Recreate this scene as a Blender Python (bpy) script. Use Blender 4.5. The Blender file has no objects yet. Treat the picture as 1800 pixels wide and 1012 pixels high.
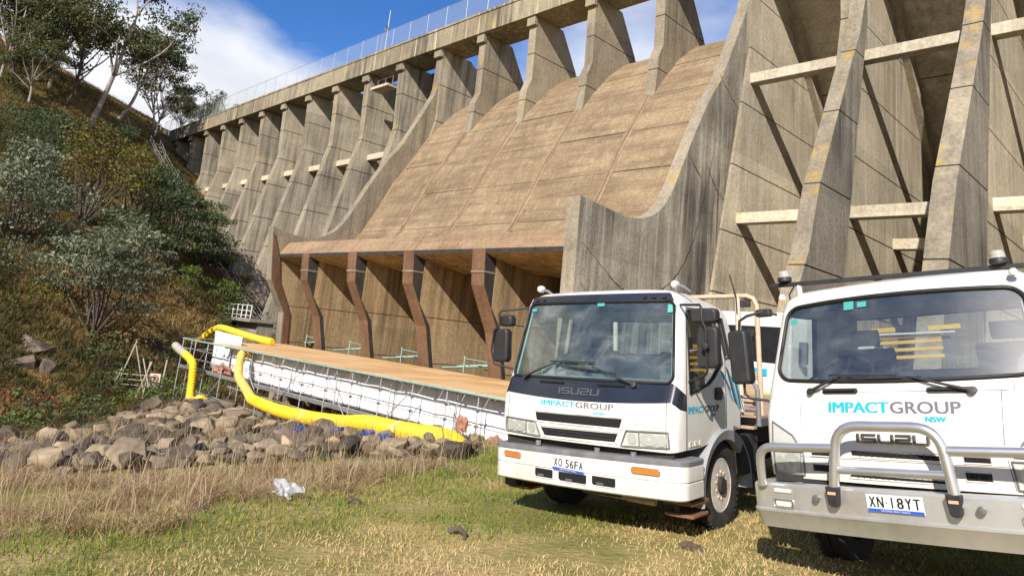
import bpy, bmesh, math, random
import numpy as np
from mathutils import Vector, Matrix

random.seed(7)
rng = np.random.default_rng(11)
scene = bpy.context.scene
COL = scene.collection
R_ = math.radians

# ------------------------------------------------------------------ camera
CAM_PITCH, CAM_ROLL, CAM_YAW = 0.20305854, 0.10415319, 0.80061636
FPX, CX, CY = 1220.0, 900.0, 345.0


def cam_axes(p, r, y):
    f = Vector((-math.sin(y) * math.cos(p), math.cos(y) * math.cos(p), math.sin(p)))
    rt = Vector((math.cos(y), math.sin(y), 0))
    up = rt.cross(f)
    return (math.cos(r) * rt + math.sin(r) * up, -math.sin(r) * rt + math.cos(r) * up, f)


cd = bpy.data.cameras.new('camera')
cam = bpy.data.objects.new('camera', cd)
COL.objects.link(cam)
_r, _u, _f = cam_axes(CAM_PITCH, CAM_ROLL, CAM_YAW)
cam.matrix_world = Matrix(((_r.x, _u.x, -_f.x, 0), (_r.y, _u.y, -_f.y, 0), (_r.z, _u.z, -_f.z, 0), (0, 0, 0, 1)))
cd.sensor_fit = 'HORIZONTAL'
cd.sensor_width = 36.0
cd.lens = 36.0 * FPX / 1800.0
cd.shift_y = -(506.0 - CY) / 1800.0
cd.clip_start = 0.1
cd.clip_end = 3000
scene.camera = cam

# ------------------------------------------------------------------ light
SUN_AZ, SUN_PROFILE = R_(24), R_(36)     # azimuth from -Y towards +X; profile angle in the YZ plane
SUN_EL = math.atan(math.tan(SUN_PROFILE) * math.cos(SUN_AZ))
SUN_DIR = Vector((math.cos(SUN_EL) * math.sin(SUN_AZ), -math.cos(SUN_EL) * math.cos(SUN_AZ), math.sin(SUN_EL)))
sl = bpy.data.lights.new('sun', 'SUN')
sl.energy = 4.6
sl.angle = R_(0.5)
sl.color = (1.0, 0.93, 0.83)
so = bpy.data.objects.new('sun', sl)
COL.objects.link(so)
so.location = (0, 0, 80)
so.rotation_euler = (-SUN_DIR).to_track_quat('-Z', 'Y').to_euler()

w = bpy.data.worlds.new('World')
scene.world = w
w.use_nodes = True
nt = w.node_tree
nt.nodes.clear()


def N(t, typ, **kw):
    n = t.nodes.new(typ)
    for k, v in kw.items():
        if k.startswith('i_'):
            n.inputs[k[2:].replace('_', ' ')].default_value = v
        else:
            setattr(n, k, v)
    return n


def ramp(t, stops, interp='LINEAR'):
    r = t.nodes.new('ShaderNodeValToRGB')
    r.color_ramp.interpolation = interp
    e = r.color_ramp.elements
    while len(e) > 1:
        e.remove(e[-1])
    e[0].position = stops[0][0]
    e[0].color = (*stops[0][1], 1) if len(stops[0][1]) == 3 else stops[0][1]
    for p, c in stops[1:]:
        x = e.new(p)
        x.color = (*c, 1) if len(c) == 3 else c
    return r


sky = N(nt, 'ShaderNodeTexSky', sky_type='NISHITA', sun_disc=False, sun_elevation=SUN_EL,
        sun_rotation=math.atan2(SUN_DIR.x, SUN_DIR.y), altitude=800, air_density=1.0, dust_density=0.3, ozone_density=3.5)
hs = N(nt, 'ShaderNodeHueSaturation', i_Hue=0.51, i_Saturation=1.25, i_Value=0.92)
nt.links.new(sky.outputs[0], hs.inputs['Color'])
tc = N(nt, 'ShaderNodeTexCoord')
sep = N(nt, 'ShaderNodeSeparateXYZ')
nt.links.new(tc.outputs['Generated'], sep.inputs[0])
# flatten the view direction onto a cloud layer: (x,y)/(z+0.18)
add = N(nt, 'ShaderNodeMath', operation='ADD')
add.inputs[1].default_value = 0.22
nt.links.new(sep.outputs['Z'], add.inputs[0])
mx = N(nt, 'ShaderNodeMath', operation='MAXIMUM')
mx.inputs[1].default_value = 0.05
nt.links.new(add.outputs[0], mx.inputs[0])
dv = N(nt, 'ShaderNodeVectorMath', operation='DIVIDE')
cmb = N(nt, 'ShaderNodeCombineXYZ')
for s_ in 'XYZ':
    nt.links.new(mx.outputs[0], cmb.inputs[s_])
nt.links.new(tc.outputs['Generated'], dv.inputs[0])
nt.links.new(cmb.outputs[0], dv.inputs[1])
mp = N(nt, 'ShaderNodeMapping')
mp.inputs['Location'].default_value = (5.7, 2.9, 0.0)
mp.inputs['Scale'].default_value = (1.0, 1.0, 0.0)
nt.links.new(dv.outputs[0], mp.inputs['Vector'])
n1 = N(nt, 'ShaderNodeTexNoise', i_Scale=0.95, i_Detail=7.0, i_Roughness=0.52, i_Distortion=0.25)
nt.links.new(mp.outputs[0], n1.inputs['Vector'])
# more cloud towards the horizon
hz = N(nt, 'ShaderNodeMapRange')
hz.inputs['From Min'].default_value = 0.0
hz.inputs['From Max'].default_value = 0.455
hz.inputs['To Min'].default_value = 0.54
hz.inputs['To Max'].default_value = -0.03
nt.links.new(sep.outputs['Z'], hz.inputs['Value'])
ad2 = N(nt, 'ShaderNodeMath', operation='ADD')
nt.links.new(n1.outputs['Fac'], ad2.inputs[0])
nt.links.new(hz.outputs[0], ad2.inputs[1])
cr = ramp(nt, [(0.50, (0, 0, 0)), (0.56, (0.35, 0.35, 0.35)), (0.64, (0.9, 0.9, 0.9)), (0.75, (1, 1, 1))])
nt.links.new(ad2.outputs[0], cr.inputs[0])
n2 = N(nt, 'ShaderNodeTexNoise', i_Scale=2.3, i_Detail=5.0)
nt.links.new(mp.outputs[0], n2.inputs['Vector'])
cc = ramp(nt, [(0.35, (4.0, 4.1, 4.45)), (0.6, (5.5, 5.6, 5.9))])
nt.links.new(n2.outputs['Fac'], cc.inputs[0])
mixc = N(nt, 'ShaderNodeMix', data_type='RGBA')
nt.links.new(cr.outputs[0], mixc.inputs['Factor'])
nt.links.new(hs.outputs[0], mixc.inputs['A'])
nt.links.new(cc.outputs[0], mixc.inputs['B'])
bg = N(nt, 'ShaderNodeBackground', i_Strength=0.125)
nt.links.new(mixc.outputs['Result'], bg.inputs['Color'])
ow = N(nt, 'ShaderNodeOutputWorld')
nt.links.new(bg.outputs[0], ow.inputs['Surface'])

scene.view_settings.view_transform = 'Standard'
scene.view_settings.look = 'None'
scene.view_settings.exposure = 0.58
scene.view_settings.gamma = 1.0
scene.view_settings.use_curve_mapping = False
scene.cycles.max_bounces = 6
scene.cycles.transparent_max_bounces = 12
scene.cycles.caustics_reflective = False
scene.cycles.caustics_refractive = False

# ------------------------------------------------------------------ terrain height
def _hash(ix, iy, s):
    h = (ix.astype(np.int64) * 374761393 + iy.astype(np.int64) * 668265263 + s * 974711) & 0x7fffffff
    h = ((h ^ (h >> 13)) * 1274126177) & 0x7fffffff
    return ((h ^ (h >> 16)) & 0xffff) / 65535.0


def vnoise(x, y, s=0):
    ix, iy = np.floor(x), np.floor(y)
    fx, fy = x - ix, y - iy
    fx, fy = fx * fx * (3 - 2 * fx), fy * fy * (3 - 2 * fy)
    a, b = _hash(ix, iy, s), _hash(ix + 1, iy, s)
    c, d = _hash(ix, iy + 1, s), _hash(ix + 1, iy + 1, s)
    return (a * (1 - fx) + b * fx) * (1 - fy) + (c * (1 - fx) + d * fx) * fy - 0.5


def sst(a, b, x):
    t = np.clip((x - a) / (b - a), 0, 1)
    return t * t * (3 - 2 * t)


def smax(a, b, k):
    h = np.clip(0.5 + 0.5 * (a - b) / k, 0, 1)
    return b * (1 - h) + a * h + k * h * (1 - h)


def smin(a, b, k):
    return -smax(-a, -b, k)


def H(x, y):
    x = np.asarray(x, float)
    y = np.asarray(y, float)
    base = -1.42 + 0.083 * np.clip(x, -45, 5) + 0.033 * (np.clip(y, -8, 16) - 5.9)
    base = base + 0.05 * vnoise(x * 0.8, y * 0.8, 1) * sst(-1.5, -6, x) + 0.02 * vnoise(x * 2.5, y * 2.5, 2)
    base = base - 0.72 * sst(-9.5, -24, x)
    yc = 10.9 + (-10 - np.clip(x, -42, -10)) * 0.165
    d = sst(0.0, 3.2, y - yc) * sst(-10.5, -15.5, x)
    base = base * (1 - d) + (-7.0) * d
    g = (x + 20) * -0.538 + (y - 3) * -0.843
    g = sst(0, 5, g) * sst(-13, -21, x)
    base = base * (1 - g) + (-6.6) * g
    xt = -44 - (np.clip(y, -30, 44) - 15) * 0.55
    hill = -6.6 + 0.56 * (xt - x)
    hill = hill + 2.2 * vnoise(x * 0.11, y * 0.11, 3) + 0.7 * vnoise(x * 0.45, y * 0.45, 4)
    cap = 33.0 - np.clip((y - 14) * 0.25, 0, 8) - np.clip(-y * 0.1, 0, 4)
    hill = smin(hill, cap + 0.04 * np.clip(-108 - x, 0, 200), 4.0)
    return smax(base, hill, 1.2)

# ------------------------------------------------------------------ mesh helpers
class MB:
    """collects shapes, builds ONE mesh object"""

    def __init__(s):
        s.v, s.f, s.mi = [], [], []

    def add(s, vs, fs, mi=0):
        o = len(s.v)
        s.v += [tuple(p) for p in vs]
        s.f += [tuple(o + i for i in f) for f in fs]
        s.mi += [mi] * len(fs)
        return s

    def box(s, c, d, rot=None, mi=0):
        c = Vector(c)
        hx, hy, hz = d[0] / 2, d[1] / 2, d[2] / 2
        vs = [Vector((x, y, z)) for z in (-hz, hz) for y in (-hy, hy) for x in (-hx, hx)]
        if rot is not None:
            vs = [rot @ p for p in vs]
        return s.add([c + p for p in vs], [(0, 2, 3, 1), (4, 5, 7, 6), (0, 1, 5, 4), (2, 6, 7, 3), (0, 4, 6, 2), (1, 3, 7, 5)], mi)

    def prism(s, poly, a0, a1, fn, mi=0):
        """polygon (u,v) extruded from a0 to a1; fn(u,v,a)->xyz"""
        n = len(poly)
        vs = [fn(u, v, a0) for u, v in poly] + [fn(u, v, a1) for u, v in poly]
        fs = [tuple(range(n))[::-1], tuple(range(n, 2 * n))]
        fs += [(i, (i + 1) % n, n + (i + 1) % n, n + i) for i in range(n)]
        return s.add(vs, fs, mi)

    def tube(s, pts, r, n=8, mi=0, caps=True, closed=False):
        pts = [Vector(p) for p in pts]
        m = len(pts)
        rr = r if isinstance(r, (list, tuple)) else [r] * m
        prev = None
        rings = []
        for i, p in enumerate(pts):
            if closed:
                t = (pts[(i + 1) % m] - pts[i - 1])
            else:
                t = pts[min(i + 1, m - 1)] - pts[max(i - 1, 0)]
            if t.length < 1e-9:
                t = Vector((0, 0, 1))
            t.normalize()
            if prev is None:
                a = Vector((0, 0, 1)) if abs(t.z) < 0.9 else Vector((1, 0, 0))
                u = t.cross(a).normalized()
            else:
                u = (prev - t * prev.dot(t))
                u = u.normalized() if u.length > 1e-6 else t.orthogonal().normalized()
            prev = u
            v = t.cross(u)
            rings.append([p + (u * math.cos(2 * math.pi * k / n) + v * math.sin(2 * math.pi * k / n)) * rr[i] for k in range(n)])
        vs = [q for g in rings for q in g]
        fs = []
        L = m if closed else m - 1
        for i in range(L):
            j = (i + 1) % m
            for k in range(n):
                k2 = (k + 1) % n
                fs.append((i * n + k, i * n + k2, j * n + k2, j * n + k))
        if caps and not closed:
            fs.append(tuple(range(n))[::-1])
            fs.append(tuple((m - 1) * n + k for k in range(n)))
        return s.add(vs, fs, mi)

    def lathe(s, prof, fn, n=24, mi=0, closed=False):
        """prof [(r,h)], fn(x,y,h)->xyz with x,y the radial plane"""
        vs, fs = [], []
        m = len(prof)
        for r, h in prof:
            for k in range(n):
                a = 2 * math.pi * k / n
                vs.append(fn(r * math.cos(a), r * math.sin(a), h))
        for i in range(m - 1 + (1 if closed else 0)):
            j = (i + 1) % m
            for k in range(n):
                k2 = (k + 1) % n
                fs.append((i * n + k, i * n + k2, j * n + k2, j * n + k))
        if not closed:
            if prof[0][0] > 1e-6:
                fs.append(tuple(range(n))[::-1])
            if prof[-1][0] > 1e-6:
                fs.append(tuple((m - 1) * n + k for k in range(n)))
        return s.add(vs, fs, mi)

    def mesh(s, name, mats, smooth=None):
        me = bpy.data.meshes.new(name)
        me.from_pydata(s.v, [], s.f)
        for m in (mats if isinstance(mats, (list, tuple)) else [mats]):
            me.materials.append(m)
        if any(s.mi):
            me.polygons.foreach_set('material_index', s.mi)
        if smooth:
            me.polygons.foreach_set('use_smooth', [True] * len(me.polygons))
            me.set_sharp_from_angle(angle=R_(smooth))
        me.update()
        return me

    def fix(s, me):
        b = bmesh.new()
        b.from_mesh(me)
        bmesh.ops.remove_doubles(b, verts=b.verts, dist=1e-5)
        bmesh.ops.recalc_face_normals(b, faces=b.faces)
        b.to_mesh(me)
        b.free()

    def build(s, name, mats, parent=None, smooth=None, bevel=0.0, fix=True, loc=None):
        me = s.mesh(name, mats, None)
        if fix:
            s.fix(me)
        if smooth:
            me.polygons.foreach_set('use_smooth', [True] * len(me.polygons))
            me.set_sharp_from_angle(angle=R_(smooth))
        return link(name, me, parent, bevel, loc)


def link(name, me, parent=None, bevel=0.0, loc=None):
    o = bpy.data.objects.new(name, me)
    COL.objects.link(o)
    if parent is not None:
        o.parent = parent
    if loc is not None:
        o.location = loc
    if bevel:
        b = o.modifiers.new('bevel', 'BEVEL')
        b.width = bevel
        b.segments = 2
        b.limit_method = 'ANGLE'
        b.angle_limit = R_(40)
    return o


def tag(o, label=None, cat=None, group=None, kind=None):
    if label:
        o['label'] = label
    if cat:
        o['category'] = cat
    if group:
        o['group'] = group
    if kind:
        o['kind'] = kind
    return o


def thing(name, label, cat, loc=(0, 0, 0), group=None, rot=None):
    o = bpy.data.objects.new(name, None)
    COL.objects.link(o)
    o.location = loc
    if rot is not None:
        o.rotation_euler = rot
    o.empty_display_size = 0.3
    return tag(o, label, cat, group)


def copy_tree(o, parent=None):
    c = o.copy()
    COL.objects.link(c)
    if parent is not None:
        c.parent = parent
    for ch in list(o.children):
        copy_tree(ch, c)
    return c


def np_mesh(name, verts, faces_flat, nper, mats, attr=None, smooth=False):
    """fast mesh: verts (N,3), faces (M,nper)"""
    me = bpy.data.meshes.new(name)
    M = len(faces_flat)
    me.vertices.add(len(verts))
    me.vertices.foreach_set('co', np.asarray(verts, np.float32).ravel())
    me.loops.add(M * nper)
    me.loops.foreach_set('vertex_index', np.asarray(faces_flat, np.int32).ravel())
    me.polygons.add(M)
    me.polygons.foreach_set('loop_start', np.arange(0, M * nper, nper, dtype=np.int32))
    me.polygons.foreach_set('loop_total', np.full(M, nper, np.int32))
    if smooth:
        me.polygons.foreach_set('use_smooth', np.ones(M, bool))
    for m in (mats if isinstance(mats, (list, tuple)) else [mats]):
        me.materials.append(m)
    if attr is not None:
        for an, data in attr.items():
            a = me.attributes.new(an, 'FLOAT', 'POINT')
            a.data.foreach_set('value', np.asarray(data, np.float32))
    me.update()
    me.validate()
    return me


# ------------------------------------------------------------------ materials
def newmat(name):
    m = bpy.data.materials.new(name)
    m.use_nodes = True
    t = m.node_tree
    b = t.nodes['Principled BSDF']
    return m, t, b


def plain(name, col, rough=0.5, metal=0.0, var=0.0, scale=8.0, bump=0.0, spec=0.5, coat=0.0, dirt=None, dirt_scale=3.0):
    m, t, b = newmat(name)
    b.inputs['Base Color'].default_value = (*col, 1)
    b.inputs['Roughness'].default_value = rough
    b.inputs['Metallic'].default_value = metal
    b.inputs['Specular IOR Level'].default_value = spec
    if coat:
        b.inputs['Coat Weight'].default_value = coat
        b.inputs['Coat Roughness'].default_value = 0.06
    if var or bump or dirt:
        g = N(t, 'ShaderNodeNewGeometry')
        n = N(t, 'ShaderNodeTexNoise', i_Scale=scale, i_Detail=6.0, i_Roughness=0.6)
        t.links.new(g.outputs['Position'], n.inputs['Vector'])
        lo = tuple(max(0, c * (1 - var)) for c in col)
        hi = tuple(min(1, c * (1 + var)) for c in col)
        r = ramp(t, [(0.3, lo), (0.7, hi)])
        t.links.new(n.outputs['Fac'], r.inputs[0])
        out = r.outputs[0]
        if dirt:
            n2 = N(t, 'ShaderNodeTexNoise', i_Scale=dirt_scale, i_Detail=8.0, i_Roughness=0.7)
            t.links.new(g.outputs['Position'], n2.inputs['Vector'])
            r2 = ramp(t, [(0.5, (0, 0, 0)), (0.72, (0.55, 0.55, 0.55))])
            t.links.new(n2.outputs['Fac'], r2.inputs[0])
            mm = N(t, 'ShaderNodeMix', data_type='RGBA')
            t.links.new(r2.outputs[0], mm.inputs['Factor'])
            t.links.new(out, mm.inputs['A'])
            mm.inputs['B'].default_value = (*dirt, 1)
            out = mm.outputs['Result']
        t.links.new(out, b.inputs['Base Color'])
        if bump:
            bp = N(t, 'ShaderNodeBump', i_Strength=bump, i_Distance=0.02)
            t.links.new(n.outputs['Fac'], bp.inputs['Height'])
            t.links.new(bp.outputs[0], b.inputs['Normal'])
    return m


def concrete(name, c_lo, c_hi, streak=0.5, stain=(0.06, 0.055, 0.05), stain_amt=0.5, lichen=0.0, bands=0.0, seed=0.0, bump=0.35, heavy=False):
    """board-marked weathered concrete: blotches, vertical run-off streaks, shutter marks"""
    m, t, b = newmat(name)
    b.inputs['Roughness'].default_value = 0.92
    b.inputs['Specular IOR Level'].default_value = 0.2
    g = N(t, 'ShaderNodeNewGeometry')
    mp0 = N(t, 'ShaderNodeMapping')
    mp0.inputs['Location'].default_value = (seed, seed * 0.7, 0)
    t.links.new(g.outputs['Position'], mp0.inputs['Vector'])
    P = mp0.outputs[0]
    blot = N(t, 'ShaderNodeTexNoise', i_Scale=0.35, i_Detail=9.0, i_Roughness=0.68)
    t.links.new(P, blot.inputs['Vector'])
    r1 = ramp(t, [(0.32, c_lo), (0.68, c_hi)])
    t.links.new(blot.outputs['Fac'], r1.inputs[0])
    # fine grain
    fine = N(t, 'ShaderNodeTexNoise', i_Scale=7.0, i_Detail=6.0, i_Roughness=0.7)
    t.links.new(P, fine.inputs['Vector'])
    rf = ramp(t, [(0.3, (0.66, 0.66, 0.66)), (0.7, (1.16, 1.16, 1.16))])
    t.links.new(fine.outputs['Fac'], rf.inputs[0])
    mul = N(t, 'ShaderNodeMix', data_type='RGBA', blend_type='MULTIPLY')
    mul.inputs['Factor'].default_value = 1.0
    t.links.new(r1.outputs[0], mul.inputs['A'])
    t.links.new(rf.outputs[0], mul.inputs['B'])
    out = mul.outputs['Result']
    # every pour has its own tone
    sp_ = N(t, 'ShaderNodeSeparateXYZ')
    t.links.new(g.outputs['Position'], sp_.inputs[0])
    dvz = N(t, 'ShaderNodeMath', operation='DIVIDE')
    dvz.inputs[1].default_value = 3.575
    t.links.new(sp_.outputs['Z'], dvz.inputs[0])
    dvx = N(t, 'ShaderNodeMath', operation='DIVIDE')
    dvx.inputs[1].default_value = 5.5
    t.links.new(sp_.outputs['X'], dvx.inputs[0])
    fz, fxx = N(t, 'ShaderNodeMath', operation='FLOOR'), N(t, 'ShaderNodeMath', operation='ROUND')
    t.links.new(dvz.outputs[0], fz.inputs[0])
    t.links.new(dvx.outputs[0], fxx.inputs[0])
    cv = N(t, 'ShaderNodeCombineXYZ')
    t.links.new(fxx.outputs[0], cv.inputs[0])
    t.links.new(fz.outputs[0], cv.inputs[1])
    wn = N(t, 'ShaderNodeTexWhiteNoise', noise_dimensions='2D')
    t.links.new(cv.outputs[0], wn.inputs['Vector'])
    rw = ramp(t, [(0.0, (0.80, 0.80, 0.81)), (1.0, (1.12, 1.11, 1.09))])
    t.links.new(wn.outputs['Value'], rw.inputs[0])
    mw = N(t, 'ShaderNodeMix', data_type='RGBA', blend_type='MULTIPLY')
    mw.inputs['Factor'].default_value = 0.0 if bands else 1.0
    t.links.new(out, mw.inputs['A'])
    t.links.new(rw.outputs[0], mw.inputs['B'])
    out = mw.outputs['Result']
    # vertical streaks
    mp = N(t, 'ShaderNodeMapping')
    mp.inputs['Scale'].default_value = (1.9, 1.9, 0.10)
    t.links.new(P, mp.inputs['Vector'])
    st = N(t, 'ShaderNodeTexNoise', i_Scale=1.0, i_Detail=7.0, i_Roughness=0.65)
    t.links.new(mp.outputs[0], st.inputs['Vector'])
    rs = ramp(t, [(0.40, (0, 0, 0)), (0.64, (1, 1, 1))] if not heavy else [(0.36, (0, 0, 0)), (0.50, (0.8, 0.8, 0.8)), (0.6, (1, 1, 1))])
    t.links.new(st.outputs['Fac'], rs.inputs[0])
    # only some areas run dark
    zone = N(t, 'ShaderNodeTexNoise', i_Scale=0.16, i_Detail=3.0)
    t.links.new(P, zone.inputs['Vector'])
    rz = ramp(t, [(0.40, (0.15, 0.15, 0.15)), (0.58, (1, 1, 1))] if not heavy else [(0.38, (0.4, 0.4, 0.4)), (0.55, (1, 1, 1))])
    t.links.new(zone.outputs['Fac'], rz.inputs[0])
    m1 = N(t, 'ShaderNodeMath', operation='MULTIPLY')
    t.links.new(rs.outputs[0], m1.inputs[0])
    t.links.new(rz.outputs[0], m1.inputs[1])
    m2 = N(t, 'ShaderNodeMath', operation='MULTIPLY')
    t.links.new(m1.outputs[0], m2.inputs[0])
    m2.inputs[1].default_value = stain_amt
    mx_ = N(t, 'ShaderNodeMix', data_type='RGBA')
    t.links.new(m2.outputs[0], mx_.inputs['Factor'])
    t.links.new(out, mx_.inputs['A'])
    mx_.inputs['B'].default_value = (*stain, 1)
    out = mx_.outputs['Result']
    # pale lime runs
    mp3 = N(t, 'ShaderNodeMapping')
    mp3.inputs['Scale'].default_value = (3.3, 3.3, 0.16)
    mp3.inputs['Location'].default_value = (11, 4, 2)
    t.links.new(P, mp3.inputs['Vector'])
    st3 = N(t, 'ShaderNodeTexNoise', i_Scale=1.0, i_Detail=5.0)
    t.links.new(mp3.outputs[0], st3.inputs['Vector'])
    r3 = ramp(t, [(0.56, (0, 0, 0)), (0.76, (0.5 * streak, 0.5 * streak, 0.5 * streak))])
    t.links.new(st3.outputs['Fac'], r3.inputs[0])
    mx3 = N(t, 'ShaderNodeMix', data_type='RGBA')
    t.links.new(r3.outputs[0], mx3.inputs['Factor'])
    t.links.new(out, mx3.inputs['A'])
    mx3.inputs['B'].default_value = (min(1, c_hi[0] * 1.45), min(1, c_hi[1] * 1.42), min(1, c_hi[2] * 1.35), 1)
    out = mx3.outputs['Result']
    if lichen:
        ln = N(t, 'ShaderNodeTexNoise', i_Scale=0.8, i_Detail=8.0, i_Roughness=0.7)
        mpl = N(t, 'ShaderNodeMapping')
        mpl.inputs['Location'].default_value = (5, 31, 8)
        t.links.new(P, mpl.inputs['Vector'])
        t.links.new(mpl.outputs[0], ln.inputs['Vector'])
        rl = ramp(t, [(0.56, (0, 0, 0)), (0.68, (lichen, lichen, lichen))])
        t.links.new(ln.outputs['Fac'], rl.inputs[0])
        ml = N(t, 'ShaderNodeMix', data_type='RGBA')
        t.links.new(rl.outputs[0], ml.inputs['Factor'])
        t.links.new(out, ml.inputs['A'])
        ml.inputs['B'].default_value = (0.42, 0.27, 0.06, 1)
        out = ml.outputs['Result']
    if bands:
        mpb = N(t, 'ShaderNodeMapping')
        mpb.inputs['Scale'].default_value = (0.13, 1.5, 1.5)
        t.links.new(P, mpb.inputs['Vector'])
        bn = N(t, 'ShaderNodeTexNoise', i_Scale=1.0, i_Detail=10.0, i_Roughness=0.72)
        t.links.new(mpb.outputs[0], bn.inputs['Vector'])
        rb = ramp(t, [(0.46, (0, 0, 0)), (0.62, (bands, bands, bands))])
        t.links.new(bn.outputs['Fac'], rb.inputs[0])
        mb_ = N(t, 'ShaderNodeMix', data_type='RGBA')
        t.links.new(rb.outputs[0], mb_.inputs['Factor'])
        t.links.new(out, mb_.inputs['A'])
        mb_.inputs['B'].default_value = (*stain, 1)
        out = mb_.outputs['Result']
    t.links.new(out, b.inputs['Base Color'])
    # board marks + grain relief
    mpb2 = N(t, 'ShaderNodeMapping')
    mpb2.inputs['Scale'].default_value = (6.0, 6.0, 0.3)
    t.links.new(P, mpb2.inputs['Vector'])
    bm_ = N(t, 'ShaderNodeTexNoise', i_Scale=1.0, i_Detail=4.0)
    t.links.new(mpb2.outputs[0], bm_.inputs['Vector'])
    ad = N(t, 'ShaderNodeMath', operation='ADD')
    t.links.new(bm_.outputs['Fac'], ad.inputs[0])
    t.links.new(fine.outputs['Fac'], ad.inputs[1])
    bp = N(t, 'ShaderNodeBump', i_Strength=bump, i_Distance=0.06)
    t.links.new(ad.outputs[0], bp.inputs['Height'])
    t.links.new(bp.outputs[0], b.inputs['Normal'])
    return m


M = {}
M['conc'] = concrete('weathered_concrete', (0.40, 0.345, 0.26), (0.62, 0.545, 0.42), stain=(0.11, 0.098, 0.08), stain_amt=0.85)
M['conc_bay'] = concrete('sun_evened_bay_concrete', (0.50, 0.435, 0.325), (0.70, 0.62, 0.48), stain=(0.16, 0.13, 0.095), stain_amt=0.6, seed=51)  # lightened in colour to stand for brighter light on the bay sides
M['conc_edge'] = concrete('sun_evened_edge_concrete', (0.26, 0.22, 0.16), (0.38, 0.33, 0.245), stain_amt=0.45, lichen=0.75, seed=3)  # darkened in colour so sunlit fronts come nearer to the sides
M['conc_deck'] = concrete('parapet_concrete', (0.25, 0.21, 0.135), (0.40, 0.345, 0.245), streak=2.4, stain_amt=0.8, lichen=0.25, seed=8)
M['conc_dark'] = concrete('stained_concrete', (0.34, 0.30, 0.235), (0.60, 0.535, 0.43), stain=(0.05, 0.046, 0.04), stain_amt=0.95, seed=13, heavy=True)
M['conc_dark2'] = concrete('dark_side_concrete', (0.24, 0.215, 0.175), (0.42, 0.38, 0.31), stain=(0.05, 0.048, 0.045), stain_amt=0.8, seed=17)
M['conc_chamber'] = concrete('chamber_concrete', (0.38, 0.265, 0.14), (0.55, 0.41, 0.24), stain=(0.12, 0.085, 0.05), stain_amt=0.8, seed=21)
M['chute'] = concrete('brown_chute_concrete', (0.235, 0.168, 0.098), (0.40, 0.300, 0.182), streak=0.7, stain=(0.14, 0.094, 0.064), stain_amt=0.5, bands=0.62, seed=5, bump=0.8)
M['nose'] = concrete('rust_brown_concrete', (0.15, 0.085, 0.05), (0.25, 0.15, 0.09), streak=0.2, stain=(0.10, 0.055, 0.035), stain_amt=0.6, seed=9)
M['lip'] = concrete('lip_concrete', (0.27, 0.182, 0.108), (0.38, 0.27, 0.165), streak=0.3, stain=(0.13, 0.08, 0.055), stain_amt=0.5, bands=0.4, seed=15)
M['conc_pier'] = concrete('pier_concrete', (0.27, 0.22, 0.155), (0.40, 0.34, 0.25), stain_amt=0.6, lichen=0.15, seed=33)
M['black'] = plain('black_stain_and_shade', (0.035, 0.03, 0.025), 0.9, var=0.4, scale=2)
M['joint'] = plain('joint_dark', (0.07, 0.06, 0.05), 0.95)

# ------------------------------------------------------------------ ground sheet
def axis(segs):
    out = []
    for a, b, st in segs:
        out += list(np.arange(a, b, st))
    return np.array(out + [segs[-1][1]])


def ground_sheet():
    xs = axis([(-700, -160, 45), (-160, -112, 4), (-112, -44, 1.1), (-44, -14, 0.6), (-14, 3, 0.22), (3, 20, 1.5), (20, 700, 45)])
    ys = axis([(-600, -60, 40), (-60, -4, 3.0), (-4, 12.5, 0.22), (12.5, 36, 0.8), (36, 60, 3), (60, 700, 45)])
    X, Y = np.meshgrid(xs, ys, indexing='ij')
    Z = H(X, Y)
    V = np.stack([X, Y, Z], -1).reshape(-1, 3)
    nx, ny = len(xs), len(ys)
    i, j = np.meshgrid(np.arange(nx - 1), np.arange(ny - 1), indexing='ij')
    a = (i * ny + j).ravel()
    F = np.stack([a, a + ny, a + ny + 1, a + 1], -1)
    return np_mesh('ground', V, F, 4, M['ground'], smooth=True)


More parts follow.
